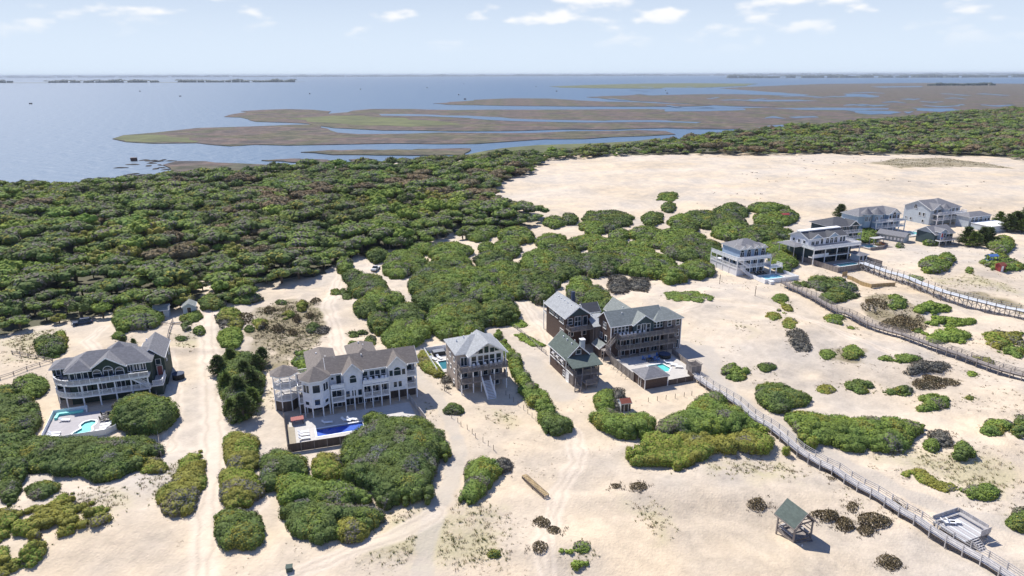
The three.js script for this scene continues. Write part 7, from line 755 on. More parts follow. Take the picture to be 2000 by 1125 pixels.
  const k = thing('outdoor_shower', 'grey open-topped outdoor shower cabin where the near boardwalk starts', 'shower', ...local(h, 16.8, 8.6), 20, '', 0); for (const [a, c] of [[rect(-1.2, 1.2, -1.25, -1.15)], [rect(-1.2, 1.2, 1.15, 1.25)], [rect(-1.25, -1.15, -1.14, 1.14)], [rect(1.15, 1.25, -1.14, 1.14)]]) new B().poly(a, -0.3, 2.1).mesh('panel', M.wood, k); for (let q = 0; q < 5; q++) new B().box(-1.5, 1.5, 2.3, 2.42, -1.2 + q * 0.6, -1.1 + q * 0.6).mesh('slat', M.wood, k); posts(k, [[-1.2, -1.2], [1.2, -1.2], [-1.2, 1.2], [1.2, 1.2]], 2.1, 2.3, 0.12, M.wood);
}
{ // white and blue house
  const h = house('beach_house', 'tall blue-grey beach house with white trim, arched dormers and side deck', 75.2, -220.3);
  wall(h, 2.6, 13.4, -0.5, 8.5, -11.5, -2.2, M.sidingBlue); wall(h, 0.1, 4, -0.5, 2.7, -14.2, -0.1, M.sidingWhite, 'lower_wall'); hip(h, { x0: 2.6, x1: 13.4, z0: -11.5, z1: -2.2, y: 8.5, rise: 2.4, mat: M.roofGrey });
  for (const x of [3.6, 6.4, 9.4, 12.2]) { gable(h, { x0: x - 1.2, x1: x + 1.2, z0: -5, z1: -1.7, y: 8.5, rise: 0.95, axis: 'z', mat: M.roofGrey, walls: M.white, ends: [0, 1], ov: 0.2, oe: 0.2 }); win(h, x, 5.6, -2.18, 1.5, 1.7, 0, { arch: 1, c: 2 }); win(h, x, 2.9, -2.18, 1.6, 1.9, 0, { c: 2 }); win(h, x, 0.2, -2.18, 1.6, 1.9, 0, { c: 2 }); }
  for (const y of [2.7, 5.4]) { deck(h, [[0, -14.3], [2.59, -14.3], [2.59, -2.19], [13.9, -2.19], [13.9, 0.3], [0, 0.3]], y, M.woodPale); rail(h, [[0.05, -14.2], [0.05, 0.24], [13.84, 0.24], [13.84, -2]], y, { gap: 0.2, solid: y > 4 }); } posts(h, [[0.1, -14.2], [0.1, -11], [0.1, -7.6], [0.1, -4], [0.1, 0.2], [2.6, 0.2], [5.4, 0.2], [8.2, 0.2], [11, 0.2], [13.8, 0.2]], -0.5, 5.3, 0.24, M.white); side(h, [-4.5, -7, -9.5], 3.1, 2.58, 1.4, 1.6, -90); stairs(h, [1, 5.3, -1.5], [4.4, 2.8, 1.1], 1, M.white, M.white); stairs(h, [1.2, 2.7, 0.4], [4.4, 0.1, 1.2], 1, M.white, M.white);
  deck(h, rect(11.5, 16.5, 0.31, 3.2), 2.7, M.woodPale); rail(h, [[11.6, 3.1], [16.4, 3.1], [16.4, 0.4]], 2.7, { gap: 0.2 }); posts(h, [[11.6, 3.1], [14, 3.1], [16.4, 3.1]], -0.5, 2.5, 0.24, M.white); vents(h, [[6, 10.3, -8], [10, 10.4, -6.5]]);
  pool('swimming_pool', 'pale blue pool inside the white board fence of the blue house', h, rect(3.4, 16.6, 0.8, 10.6), rect(6, 13.6, 3.6, 8), 0.4, M.tileSky, M.concrete); fence('pool_fence', 'white board fence round the pale blue pool', h, [[3.6, 0.9], [2.9, 11], [16.7, 10.8], [17, 1]], 1.35, M.white); place(h, 'lounger', 'dark sun lounger behind the pale blue pool', M.dark, [[6.5, 2.2], [7.7, 2.2], [8.9, 2.2], [10.1, 2.2]], 0.41, 'loungers behind the pale blue pool'); const ub = thing('pump_box', 'small white equipment box outside the white pool fence', 'box', ...local(h, 4.6, 12), 20, '', 0); new B().box(-0.7, 0.7, -0.2, 1.1, -0.6, 0.6).mesh('cabinet', M.white, ub); new B().box(-0.78, 0.78, 1.103, 1.2, -0.68, 0.68).mesh('lid', M.white, ub);
}
{ // white house over dark glass
  const h = house('beach_house', 'white beach house with wrap-around white deck over dark glazed lower storeys', 106.3, -232.6, 22);
  wall(h, 2, 20, -0.5, 5.8, -15, -2.4, M.teal, 'lower_wall'); wall(h, 2, 20, 5.9, 8.5, -14, -5.2, M.sidingWhite); gable(h, { x0: 2, x1: 20, z0: -14, z1: -5.2, y: 8.5, rise: 1.9, mat: M.roofDark, walls: M.white, ov: 0.5 }); for (const x of [5, 13]) gable(h, { x0: x - 2.6, x1: x + 2.6, z0: -9, z1: -4.4, y: 8.5, rise: 1.6, axis: 'z', mat: M.roofDark, walls: M.sidingBlue, ends: [0, 1], ov: 0.25, oe: 0.3 }); new B().box(1.4, 20.6, 10.3, 10.65, -10.7, -8.6).mesh('ridge_deck', M.white, h);
  deck(h, rect(0, 22, -15, 0), 5.85, M.woodPale); rail(h, [[0.05, -6], [0.05, -0.06], [21.95, -0.06], [21.95, -14]], 5.85, { gap: 0.2, solid: true }); for (const x of [4.2, 6.2, 11, 13, 15]) win(h, x, 6.0, -5.18, 1.4, 1.3, 0, { arch: x > 10 ? 1 : 0, c: 2 }); grid(h, [8.4, 17.5, 19], 6.1, -5.18, 1, 1.8); grid(h, [3.5, 6, 8.5, 11, 13.5, 16, 18.5], 3.1, -2.38, 2, 2.2, 0, { mat: M.dark }); grid(h, [3.5, 6, 8.5, 11, 13.5, 16, 18.5], 0.2, -2.38, 2, 2.2, 0, { mat: M.dark });
  deck(h, rect(0, 22, -2.39, -0.6), 2.9, M.wood); new B().box(0, 7.5, 2.95, 3.9, -0.65, -0.58).mesh('rail_panel', M.white, h); posts(h, [[0.2, -0.3], [0.2, -5], [5.5, -0.3], [11, -0.3], [16.5, -0.3], [21.8, -0.3], [0.2, -12]], -0.5, 5.6, 0.26, M.white); hip(h, { x0: -3, x1: 1.7, z0: -14, z1: -6.4, y: 5.9, rise: 0.7, mat: M.roofGrey }); posts(h, [[-2.8, -13.8], [-2.8, -6.6]], -0.5, 5.7, 0.2, M.woodPale); side(h, [-7, -9.5, -12], 6.4, 1.98, 0.9, 1.1, -90); vents(h, [[8, 9.9, -12]]);
  pool('swimming_pool', 'narrow green pool on the raised deck below the dark glazed house', h, rect(1.2, 22, 0.1, 9.6), rect(6.2, 15.4, 3.4, 6.4), 0.7, M.tileAqua, M.wood); fence('pool_fence', 'weathered board fence round the raised deck of the dark glazed house', h, [[1.1, -6.6], [1.1, 10], [11, 9.8], [22.2, 9.5], [22.2, 0.2]], 1.9, M.wood, { pm: M.wood });
  const s = thing('pool_house', 'small white pool cabin beside the narrow green pool', 'shed', ...local(h, 17.2, 4), 22, '', 0.7); wall(s, 0, 4, 0, 2.4, -3.6, 0, M.sidingGrey); hip(s, { x0: 0, x1: 4, z0: -3.6, z1: 0, y: 2.4, rise: 0.8, mat: M.roofGrey }); grid(s, [1, 2.9], 0.3, 0.02, 1.1, 1.8);
  fence('yard_fence', 'new yellow board fence below the wide trestle boardwalk', h, [[-2, 17], [-3.9, 28], [6, 28.4]], 1.3, M.woodNew);
  const q = local(h, -1.2, 14.2); fence('yard_gate_panel', 'short new yellow fence panel before the weathered pool fence', null, [q, [q[0] + 2, q[1] - 1]], 1.6, M.woodNew);
}
{ // dark-roofed house behind
  const h = house('beach_house', 'dark teal beach house with broad dark grey roof behind the white-decked house', 125.5, -262);
  wall(h, 0, 13.5, -0.5, 7.6, -11, 0, M.teal); hip(h, { x0: 0, x1: 13.5, z0: -11, z1: 0, y: 7.6, rise: 2.5, mat: M.roofDark, ov: 0.8 }); gable(h, { x0: 8, x1: 13, z0: -4, z1: 0.6, y: 7.6, rise: 1.8, axis: 'z', mat: M.roofDark, walls: M.teal, ends: [0, 1] }); wall(h, -2.6, -0.01, -0.5, 5.2, -8, -1, M.sidingGrey, 'side_wing'); hip(h, { x0: -2.6, x1: 0, z0: -8, z1: -1, y: 5.2, rise: 0.7, mat: M.roofGrey, ov: 0.2 }); for (const y of [2.7, 5.2]) { deck(h, rect(0, 13.5, 0.01, 2), y, M.wood); rail(h, [[0, 1.9], [13.4, 1.9]], y, { gap: 0.25 }); grid(h, [2, 5, 8, 11.5], y + 0.2, 0.02, 1.7, 1.8, 0, { c: 2 }); } posts(h, [[0.1, 1.9], [4.5, 1.9], [9, 1.9], [13.3, 1.9]], -0.5, 5, 0.22, M.woodPale); vents(h, [[5, 9.6, -5]]);
  pool('swimming_pool', 'small green pool in the yard beside the dark teal house', h, rect(9, 20.5, 4, 11), rect(10, 15, 5.5, 9), 0.4, M.tileAqua, M.wood); fence('pool_fence', 'curved low wooden fence of the yard beside the dark teal house', h, [[9, 11.2], [15, 11.4], [20.6, 8.5], [20.8, 4]], 1.2, M.wood);
  const s = thing('pergola', 'small flat-topped pergola over yellow and orange loungers', 'pergola', ...local(h, 16, 6), 20, '', 0.4); for (const [x, z] of [[0, 0], [5, 0], [0, -2], [5, -2]]) new B().box(x - 0.08, x + 0.08, 0, 2.4, z - 0.08, z + 0.08).mesh('post', M.woodPale, s); new B().box(-0.3, 5.3, 2.403, 2.52, -2.3, 0.3).mesh('roof', M.woodPale, s); place(h, 'lounger', 'yellow lounger in the teal house yard', M.yellow, [[16.8, 7, 0], [17.8, 7, 0]], 0.41, 'yellow loungers'); place(h, 'lounger', 'orange lounger in the teal house yard', mat(0.6, 0.2, 0.05), [[18.8, 7, 0], [19.8, 6.9, 0]], 0.41, 'orange loungers');
}
{ // turreted house
  const h = house('beach_house', 'blue-grey turreted beach house with conical roof before the sand flat', 146, -283);
  wall(h, 0, 22, -0.5, 7.6, -9, 0, M.sidingBlue); hip(h, { x0: 0, x1: 22, z0: -9, z1: 0, y: 7.6, rise: 2.5, mat: M.roofGrey }); for (const [x, z, r] of [[9, 0.6, 2.6], [4.6, -0.4, 2]]) { new B().poly(ngon(x, z, r, 10), 2.6, 8.2).mesh('turret', M.sidingBlue, h); cone(h, x, z, r + 0.5, 8.3, 2.6, M.roofGrey, 14, 0); for (const a of [-40, 0, 40]) win(h, x + (r * 0.96) * Math.sin(a * RAD), 5.4, z + (r * 0.96) * Math.cos(a * RAD), 0.9, 1.8, a); } gable(h, { x0: 15, x1: 21.4, z0: -5, z1: 1.6, y: 7.7, rise: 2.2, axis: 'z', mat: M.roofGrey, walls: M.white, ends: [0, 1] }); wall(h, 15, 21.4, 2.6, 7.7, 0.01, 1.6, M.sidingBlue, 'bay'); win(h, 18.2, 5.4, 1.62, 1.8, 2, 0, { arch: 1, c: 2 }); grid(h, [16, 20.4], 5.4, 1.62, 0.9, 1.7); win(h, 18.2, 3, 1.62, 2.4, 1.7, 0, { c: 3 });
  for (const y of [2.7, 5.2]) { deck(h, rect(6, 22.5, 1.61, 4), y, M.woodPale); rail(h, [[6, 3.9], [22.4, 3.9]], y, { gap: 0.25 }); } posts(h, [[6.1, 3.9], [9.4, 3.9], [12.6, 3.9], [15.8, 3.9], [19, 3.9], [22.3, 3.9]], -0.5, 5.1, 0.3, M.white); grid(h, [12, 13.5], 5.4, 0.02, 1, 1.8);
  pool('swimming_pool', 'turquoise pool on the paved court between the turreted and large grey houses', h, rect(15, 30, 5, 13), rect(18, 25, 6.5, 11), 0.4, M.tileAqua, M.concrete); const s = thing('long_shed', 'long low shed with grey roof in front of the turreted house', 'shed', 150.4, -274, -48, '', 0); wall(s, 0, 10, -0.4, 2.4, -5.5, 0, M.sidingGrey); gable(s, { x0: 0, x1: 10, z0: -5.5, z1: 0, y: 2.4, rise: 1.2, mat: M.roofGrey, walls: M.sidingBlue, ov: 0.4, trim: M.woodPale }); grid(s, [1, 2.4, 3.8, 5.2, 6.6, 8, 9.2], 0.5, 0.02, 0.9, 1.2, 0, { mat: M.dark, pane: M.white });
}
{ // large pale grey house
  const h = house('beach_house', 'large pale grey beach house with tall gable wall on the open sand', 186.5, -300, 22);
  wall(h, 0, 19, -0.5, 7, -13, 0, M.sidingGrey); gable(h, { x0: 0, x1: 9, z0: -13, z1: 0, y: 7, rise: 3, mat: M.roofGrey, walls: M.sidingGrey, ends: [1, 0] }); hip(h, { x0: 5, x1: 19, z0: -13, z1: 0, y: 7.05, rise: 3.3, mat: M.roofGrey }); gable(h, { x0: 1, x1: 7, z0: -6, z1: 0.5, y: 7, rise: 2.1, axis: 'z', mat: M.roofGrey, walls: M.sidingGrey, ends: [0, 1] }); new B().poly(ngon(8.4, 0.4, 2), 2.5, 7.2).mesh('turret', M.sidingGrey, h); cone(h, 8.4, 0.4, 2.5, 7.3, 2, M.roofGrey); for (const y of [2.6, 5]) { deck(h, rect(1, 19.5, 0.51, 3), y, M.woodPale); rail(h, [[1, 2.9], [19.4, 2.9], [19.4, 0.6]], y, { gap: 0.25 }); grid(h, [3, 5.5, 12, 14.5, 17], y + 0.1, 0.03, 1.5, 1.7, 0, { c: 2 }); } posts(h, [[1.1, 2.9], [5, 2.9], [10, 2.9], [14.7, 2.9], [19.3, 2.9]], -0.5, 4.9, 0.3, M.white); win(h, -0.02, 6.4, -7.5, 1.4, 1, -90, { arch: 1, c: 2 }); side(h, [-3, -5], 3.6, -0.02, 0.9, 1.4, -90); side(h, [-3, -9, -11.5], 0.8, -0.02, 0.9, 1.1, -90);
  const t = thing('beach_house', 'pale annexe with grey roof beside the white terrace and pines', 'house', 200, -293.5, 20, '', 0); wall(t, 0, 13, -0.5, 5, -6, 0, M.sidingGrey); hip(t, { x0: 0, x1: 13, z0: -6, z1: 0, y: 5, rise: 1.5, mat: M.roofGrey }); grid(t, [2, 4.4, 7], 2.4, 0.02, 1.5, 1.5, 0, { arch: 1, c: 2 }); grid(t, [10, 12], 2.6, 0.02, 0.9, 1.2); const tr = thing('terrace', 'broad white raised terrace in front of the pale annexe', 'terrace', 203.5, -284, 20, '', 0); new B().box(0, 14, -0.5, 2.6, -9, 0).mesh('platform', M.sidingGrey, tr); new B().box(-0.15, 14.15, 2.604, 2.8, -9.15, 0.15).mesh('parapet', M.white, tr);
}
{ // dormered cottage
  const h = house('cottage', 'dormered blue-grey cottage with wide roof and a hanging red and blue flag', 166.5, -262.5);
  wall(h, 0, 10, -0.5, 4.6, -8, 0, M.teal); gable(h, { x0: 0, x1: 10, z0: -8, z1: 0, y: 4.6, rise: 2.2, mat: M.roofGrey, walls: M.sidingGrey, ov: 0.7 }); wall(h, 1.4, 5.2, 2.5, 5.4, 0.01, 1, M.sidingBlue, 'bay'); gable(h, { x0: 1.4, x1: 5.2, z0: -3, z1: 1, y: 5.4, rise: 1.1, axis: 'z', mat: M.roofGrey, walls: M.sidingBlue, ends: [0, 1], ov: 0.3 }); grid(h, [2.5, 4.1], 3.1, 1.02, 1, 1.6, 0, { r: 2 }); grid(h, [7, 8.8], 2.8, 0.02, 1.2, 1.4); grid(h, [2, 5, 8], 0.2, 0.02, 1.5, 1.8); deck(h, rect(-0.5, 10.5, 1.01, 3), 2.4, M.wood); posts(h, [[-0.4, 2.9], [3, 2.9], [7, 2.9], [10.4, 2.9]], -0.5, 2.2, 0.25, M.woodPale); rail(h, [[-0.4, 2.9], [10.4, 2.9]], 2.4, { gap: 0.25, m: M.woodPale });
  const f = thing('flag', 'red and blue flag hanging at the corner of the dormered cottage', 'flag', ...local(h, -0.6, 3.2), 20, '', 2.2); new B().cyl(0, 0, 0.05, 0, 3.4, 6).mesh('pole', M.white, f); new B().box(0.06, 0.9, 1.7, 3.2, -0.03, 0.03).mesh('cloth', M.red, f); new B().box(0.06, 0.9, 0.9, 1.696, -0.03, 0.03).mesh('cloth', M.blue, f);
}

// ---------- vegetation ----------
const TONES = [[0.142, 0.2, 0.043], [0.098, 0.138, 0.038], [0.212, 0.212, 0.044], [0.16, 0.152, 0.128], [0.178, 0.248, 0.044], [0.165, 0.132, 0.074]];
const leafM = new THREE.MeshPhysicalMaterial({ vertexColors: true, roughness: 0.8, specularIntensity: 0.25 }), leafI = new THREE.MeshPhysicalMaterial({ vertexColors: true, roughness: 0.85, specularIntensity: 0.25 });
const coreM = [0, 1, 2, 3, 4, 5].map((k) => mat(...TONES[k], { roughness: 1 }));
let leaves = 0;
const ICO = (() => { const g = new THREE.IcosahedronGeometry(1, 1).attributes.position.array, out = []; for (let i = 0; i < g.length; i += 3) out.push([g[i], g[i + 1], g[i + 2]]); return out; })();
// lumps: [x, y, z, rx, ry, rz]; leaves are small bent sprays set all over the lumps' skin
function crown(lumps, tone, leaf, dens, foot, twig) {
  const p = [], c = [], ox = hs(lumps.length, 7) * 90;
  for (const L of lumps) {
    const near = lumps.filter((q) => q !== L && Math.hypot(q[0] - L[0], q[2] - L[2]) < q[3] + L[3]);
    const n = Math.round(dens * 2.6 * L[3] * (L[3] + L[4])), fy = foot(L[0], L[2]) + 0.03;
    for (let k = 0; k < n; k++) {
      const u = rr(-0.45, 1), a = rnd() * 6.283, s = Math.sqrt(1 - Math.min(1, u * u)), d = [s * Math.cos(a), u, s * Math.sin(a)], rad = rr(0.88, 1.08) + (rnd() < 0.06 ? rnd() * 0.16 : 0);
      const x = L[0] + d[0] * L[3] * rad, y = L[1] + d[1] * L[4] * rad, z = L[2] + d[2] * L[5] * rad;
      if (y < fy) continue; let hid = false; for (let e = 0; e < near.length; e++) { const q = near[e], ax = (x - q[0]) / q[3], ay = (y - q[1]) / q[4], az = (z - q[2]) / q[5]; if (ax * ax + ay * ay + az * az < 0.8) { hid = true; break; } } if (hid) continue;
      let nx = d[0] / L[3] + rr(-0.45, 0.45) / L[3], ny = d[1] / L[4] + rr(-0.3, 0.5) / L[4], nz = d[2] / L[5] + rr(-0.45, 0.45) / L[5]; const nl = Math.hypot(nx, ny, nz) || 1; nx /= nl; ny /= nl; nz /= nl;
      let tx = rr(-1, 1) + (twig ? d[0] : 0), ty = rr(-1, 1) + (twig ? 1.2 : 0), tz = rr(-1, 1) + (twig ? d[2] : 0); const dt = twig ? 0 : tx * nx + ty * ny + tz * nz; tx -= dt * nx; ty -= dt * ny; tz -= dt * nz; const tl = Math.hypot(tx, ty, tz) || 1; tx /= tl; ty /= tl; tz /= tl;
      const bx = ny * tz - nz * ty, by = nz * tx - nx * tz, bz = nx * ty - ny * tx, S = leaf * rr(0.6, 1.25) * (twig ? 1.1 : 1), W = S * (twig ? 0.26 : rr(0.32, 0.5)), q = S * 0.14;
      const A = [x - tx * S / 2, y - ty * S / 2, z - tz * S / 2], C = [x + tx * S / 2, y + ty * S / 2, z + tz * S / 2], Bq = [x + bx * W + nx * q, y + by * W + ny * q, z + bz * W + nz * q], D = [x - bx * W + nx * q, y - by * W + ny * q, z - bz * W + nz * q];
      p.push(A[0], A[1], A[2], Bq[0], Bq[1], Bq[2], C[0], C[1], C[2], A[0], A[1], A[2], C[0], C[1], C[2], D[0], D[1], D[2]);
      const m = 0.55 + 0.9 * rnd(), h = (vn(x * 0.4 + 50, z * 0.4 + 50) - 0.5) * 0.5 + rr(-0.1, 0.1), pa = vn(x * 0.32 + ox, z * 0.32 + y * 0.3) + rr(-0.06, 0.06), base = twig || tone > 2 ? TONES[tone] : pa > 0.74 ? TONES[3] : pa < 0.2 ? TONES[tone === 2 ? 4 : 2] : pa < 0.4 ? TONES[tone === 1 ? 0 : 4] : TONES[tone], col = [base[0] * m * (1 + h * 0.9), base[1] * m * (1 + h * 0.35), base[2] * m * (1 - h * 0.4)];
      for (let e = 0; e < 6; e++) c.push(col[0], col[1], col[2]); leaves++;
    }
  }
  const g = new THREE.BufferGeometry(); g.setAttribute('position', new THREE.BufferAttribute(new Float32Array(p), 3)); g.setAttribute('color', new THREE.BufferAttribute(new Float32Array(c), 3)); g.computeVertexNormals();
  return g;
}
function core(lumps, foot, fill = 0.86) {
  const p = [];
  for (const L of lumps) { const fy = foot(L[0], L[2]) - 0.25; for (const v of ICO) { const k = fill * (0.9 + 0.2 * hs(Math.round(v[0] * 50) + L[0], Math.round(v[1] * 50 + v[2] * 90))); p.push(L[0] + v[0] * L[3] * k, Math.max(L[1] + v[1] * L[4] * k, fy), L[2] + v[2] * L[5] * k); } }
  const g = new THREE.BufferGeometry(); g.setAttribute('position', new THREE.BufferAttribute(new Float32Array(p), 3)); g.computeVertexNormals(); return g;
}
function limbs(list) { const b = new B(); for (const [a, c, r] of list) b.bar(a, c, r * 2, r * 2); return b; }
function thicket(label, group, h, tone, poly0) {
  const ph = poly0[0][0] * 1.7, mx = poly0.reduce((a, q) => a + q[0], 0) / poly0.length, mz = poly0.reduce((a, q) => a + q[1], 0) / poly0.length, poly = [];
  poly0.forEach((a, i) => { const b = poly0[(i + 1) % poly0.length]; for (const t of [0, 0.34, 0.67]) { const x = a[0] + (b[0] - a[0]) * t, z = a[1] + (b[1] - a[1]) * t, k = 0.95 + (vn(x / 2.1 + ph, z / 2.1) - 0.5) * (h > 2 ? 0.36 : 0.85); poly.push([mx + (x - mx) * k, mz + (z - mz) * k]); } });
  const [x0, x1, z0, z1] = box2(poly), cx = (x0 + x1) / 2, cz = (z0 + z1) / 2, gy = ht(cx, cz), far = Math.hypot(cx, cz), area = (x1 - x0) * (z1 - z0);
  const sp = cl(Math.sqrt(area) / 8, 0.4, far < 170 ? (h > 1.5 ? 1.15 : 0.6) : h > 1.5 ? 1.5 : 0.75), maxD = Math.max(0.5, edgeD(poly, cx, cz)), lumps = [];
  for (let k = 0, miss = 0; k < 2200 && miss < 700; k++) {
    const x = rr(x0, x1), z = rr(z0, z1); if (!inside(poly, x, z)) { miss++; continue; } const d = edgeD(poly, x, z);
    if (vn(x / (h < 2 ? 1.9 : 3.3) + ph, z / (h < 2 ? 1.9 : 3.3)) < (h < 2 ? 0.34 : 0.12)) { miss += 0.3; continue; }
    if (offWalk(x, z) < 1.3 + Math.min(sp * 1.6, 0.4 + d)) { miss++; continue; }
    if (lumps.some((q) => Math.hypot(q[0] + cx - x, q[2] + cz - z) < sp * 0.8)) { miss++; continue; }
    const up = h * (h > 2 ? 0.3 : 0.16) + h * (h > 2 ? 0.7 : 0.84) * (Math.sqrt(cl(d / Math.min(maxD, h * 1.3)))) * rr(0.86, 1.05), r = Math.min(sp * rr(1.0, 1.75), 0.35 + d * 1.1), ry = Math.min(up * 0.8, r * rr(0.55, 0.8)), yy = ht(x, z) - gy;
    lumps.push([x - cx, yy + up - ry, z - cz, r, ry, r * rr(0.85, 1.15)]);
    if (up - ry > r * 0.6) lumps.push([x - cx, yy + (up - ry) * 0.42, z - cz, r * 1.0, Math.max(ry, (up - ry) * 0.55), r * 1.0]);
  }
  const foot = (x, z) => ht(x + cx, z + cz) - gy, o = thing(tone === 3 ? 'bare_shrub' : h > 2.5 ? 'shrub_thicket' : 'shrub', label, h > 2.5 ? 'thicket' : 'shrub', cx, cz, 0, group);
  const dry = tone === 5 || tone === 3, leaf = cl(far / 430, 0.28, 0.75), g = shade(new THREE.Mesh(crown(lumps, tone, leaf, (dry ? (h < 1 ? 9 : 4.5) : 2.3) / (leaf * leaf), foot, dry), leafM));
  g.name = 'foliage'; o.add(g);
  { const q = shade(new THREE.Mesh(core(lumps, foot, tone === 5 ? 0.3 : dry ? 0.6 : 0.86), coreM[tone])); q.name = 'inner_foliage'; o.add(q); }
  const st = []; for (const L of lumps.slice(0, 14)) { const a = rnd() * 6.28, y = foot(L[0], L[2]); st.push([[L[0] * 0.92, y - 0.2, L[2] * 0.92], [L[0] + Math.cos(a) * 0.2, L[1] + (dry ? L[4] : 0), L[2] + Math.sin(a) * 0.2], dry ? 0.012 : 0.06 + h * 0.012]); }
  limbs(st).mesh('stems', M.trunk, o);
}
for (const v of VEG) thicket(...v);

// woodland trees: a few grown shapes, set singly
function treeShape(R, H, tone, leaf, flat) {
  const lumps = [], n = 12 + Math.floor(rnd() * 6);
  for (let k = 0; k < n; k++) { const a = k * 2.4 + rnd(), d = k ? R * rr(0.25, 0.8) : 0, r = R * rr(0.28, 0.46), ry = r * (flat ? 0.62 : 0.85), y = H - ry - d * (flat ? 0.22 : 0.5) * rr(0.6, 1.2); lumps.push([Math.cos(a) * d, y, Math.sin(a) * d, r, ry, r]); }
  const st = [[[0, -0.4, 0], [0.2, H * 0.5, 0.1], R * 0.055 + 0.05]]; for (const L of lumps.slice(1, 6)) st.push([[0.15, H * 0.4, 0.1], [L[0] * 0.85, L[1], L[2] * 0.85], R * 0.03]);
  return { crown: crown(lumps, tone, leaf, 1.75 / (leaf * leaf), () => -9), core: core(lumps, () => 0.6), trunk: limbs(st).geo(), tone };
}
const shapes = [[3.5, 5.0, 0, 1], [3.9, 4.8, 1, 1], [2.9, 5.4, 4, 0], [3.3, 5, 2, 0], [3.5, 4.6, 5, 1], [4.2, 5.0, 0, 1], [3.1, 5, 1, 0], [3.2, 4.8, 5, 0]].map((a) => treeShape(a[0], a[1], a[2], 0.62, a[3]));
{
  const spots = [];
  for (let w = 0; w < WOODS.length; w++) {
    const poly = WOODS[w], [x0, x1, z0, z1] = box2(poly), sp = w === 1 ? 6.4 : 5.3, cell = new Map();
    const tries = Math.min(26000, Math.round((x1 - x0) * (z1 - z0) / sp / sp * 4.5));
    for (let k = 0; k < tries; k++) {
      const x = rr(x0, x1), z = rr(z0, z1); if (!inside(poly, x, z)) continue;
      if (Math.abs(x / -z) > 0.86) continue;
      const i = Math.floor(x / sp), j = Math.floor(z / sp); let ok = true;
      for (let a = -1; a <= 1 && ok; a++) for (let b = -1; b <= 1 && ok; b++) for (const q of cell.get((i + a) + ',' + (j + b)) || []) if (Math.hypot(q[0] - x, q[1] - z) < sp * 0.86) { ok = false; break; }
      if (!ok) continue; const key = i + ',' + j; if (!cell.has(key)) cell.set(key, []); cell.get(key).push([x, z]);
      const m = vn(x / 38 + 3, z / 22), brown = ss(0.56, 0.72, vn(x / 60 + 20, z / 30 + 4)) + (w === 1 ? 0.25 : 0), r = rnd();
      const kind = r < brown * 0.36 ? (r * 40 % 2 < 1 ? 4 : 7) : m > 0.62 && rnd() < 0.5 ? (rnd() < 0.6 ? 2 : 3) : [0, 1, 5, 6, 0, 1][Math.floor(rnd() * 6)];
      const edge = cl(edgeD(poly, x, z) / 9, 0.0, 1), sc = (0.75 + 1.15 * rnd() ** 1.7) * (0.72 + 0.28 * edge) * (w === 1 ? 1.1 : 1);
      spots.push([x, z, kind, sc, rnd() * 6.28, w, Math.hypot(x, z)]);
    }
  }
  spots.sort((a, b) => a[6] - b[6]);
  const label = { 0: 'rounded green evergreen tree in the dense wood towards the sound', 1: 'dark green evergreen tree in the dense wood towards the sound', 2: 'bright fresh green tree in the dense wood towards the sound', 3: 'yellow-green tree in the dense wood towards the sound', 4: 'brown-tinged half-bare tree in the dense wood towards the sound' }, named = { 0: 0, 1: 1, 2: 2, 3: 3, 4: 4, 5: 0, 6: 1, 7: 4 };
  const proto = {};
  const put = (q, o) => { o.position.set(q[0], ht(q[0], q[1]) - 0.1, q[1]); o.rotation.y = q[4]; o.scale.set(q[3], q[3] * 0.95, q[3]); };
  spots.slice(0, 300).forEach((q) => {
    const k = q[2], l = named[k]; let o;
    if (!proto[k]) { o = proto[k] = new THREE.Group(); for (const [n, g, m] of [['crown', shapes[k].crown, leafM], ['inner_foliage', shapes[k].core, coreM[shapes[k].tone]], ['trunk', shapes[k].trunk, M.trunk]]) { const e = shade(new THREE.Mesh(g, m)); e.name = n; o.add(e); } } else o = proto[k].clone();
    o.name = numbered('wood_tree'); scene.add(o); put(q, o); tag(o, label[l], 'tree', 'trees of the dense wood: ' + label[l].split(' tree')[0]);
  });
  const rest = spots.slice(300), dummy = new THREE.Object3D();
  const mass = new THREE.Group(); mass.name = 'woodland'; scene.add(mass); tag(mass, 'dense evergreen woodland stretching back to the sound and marsh', 'woodland', '', 'stuff');
  for (let k = 0; k < shapes.length; k++) { const L = rest.filter((q) => q[2] === k); for (const [n, g, m] of [['tree_crowns', shapes[k].crown, leafI], ['inner_foliage', shapes[k].core, coreM[shapes[k].tone]]]) { const im = shade(new THREE.InstancedMesh(g, m, Math.max(1, L.length))); L.forEach((q, i) => { put(q, dummy); dummy.updateMatrix(); im.setMatrixAt(i, dummy.matrix); const m = 0.72 + 0.5 * vn(q[0] / 14, q[1] / 9) + 0.14 * hs(i, k); im.setColorAt(i, new THREE.Color().setRGB(m * (0.9 + 0.25 * vn(q[0] / 30 + 9, q[1] / 18)), m, m)); }); im.name = n; mass.add(im); } }
  console.log('trees', spots.length, 'leaf sprays', leaves);
}
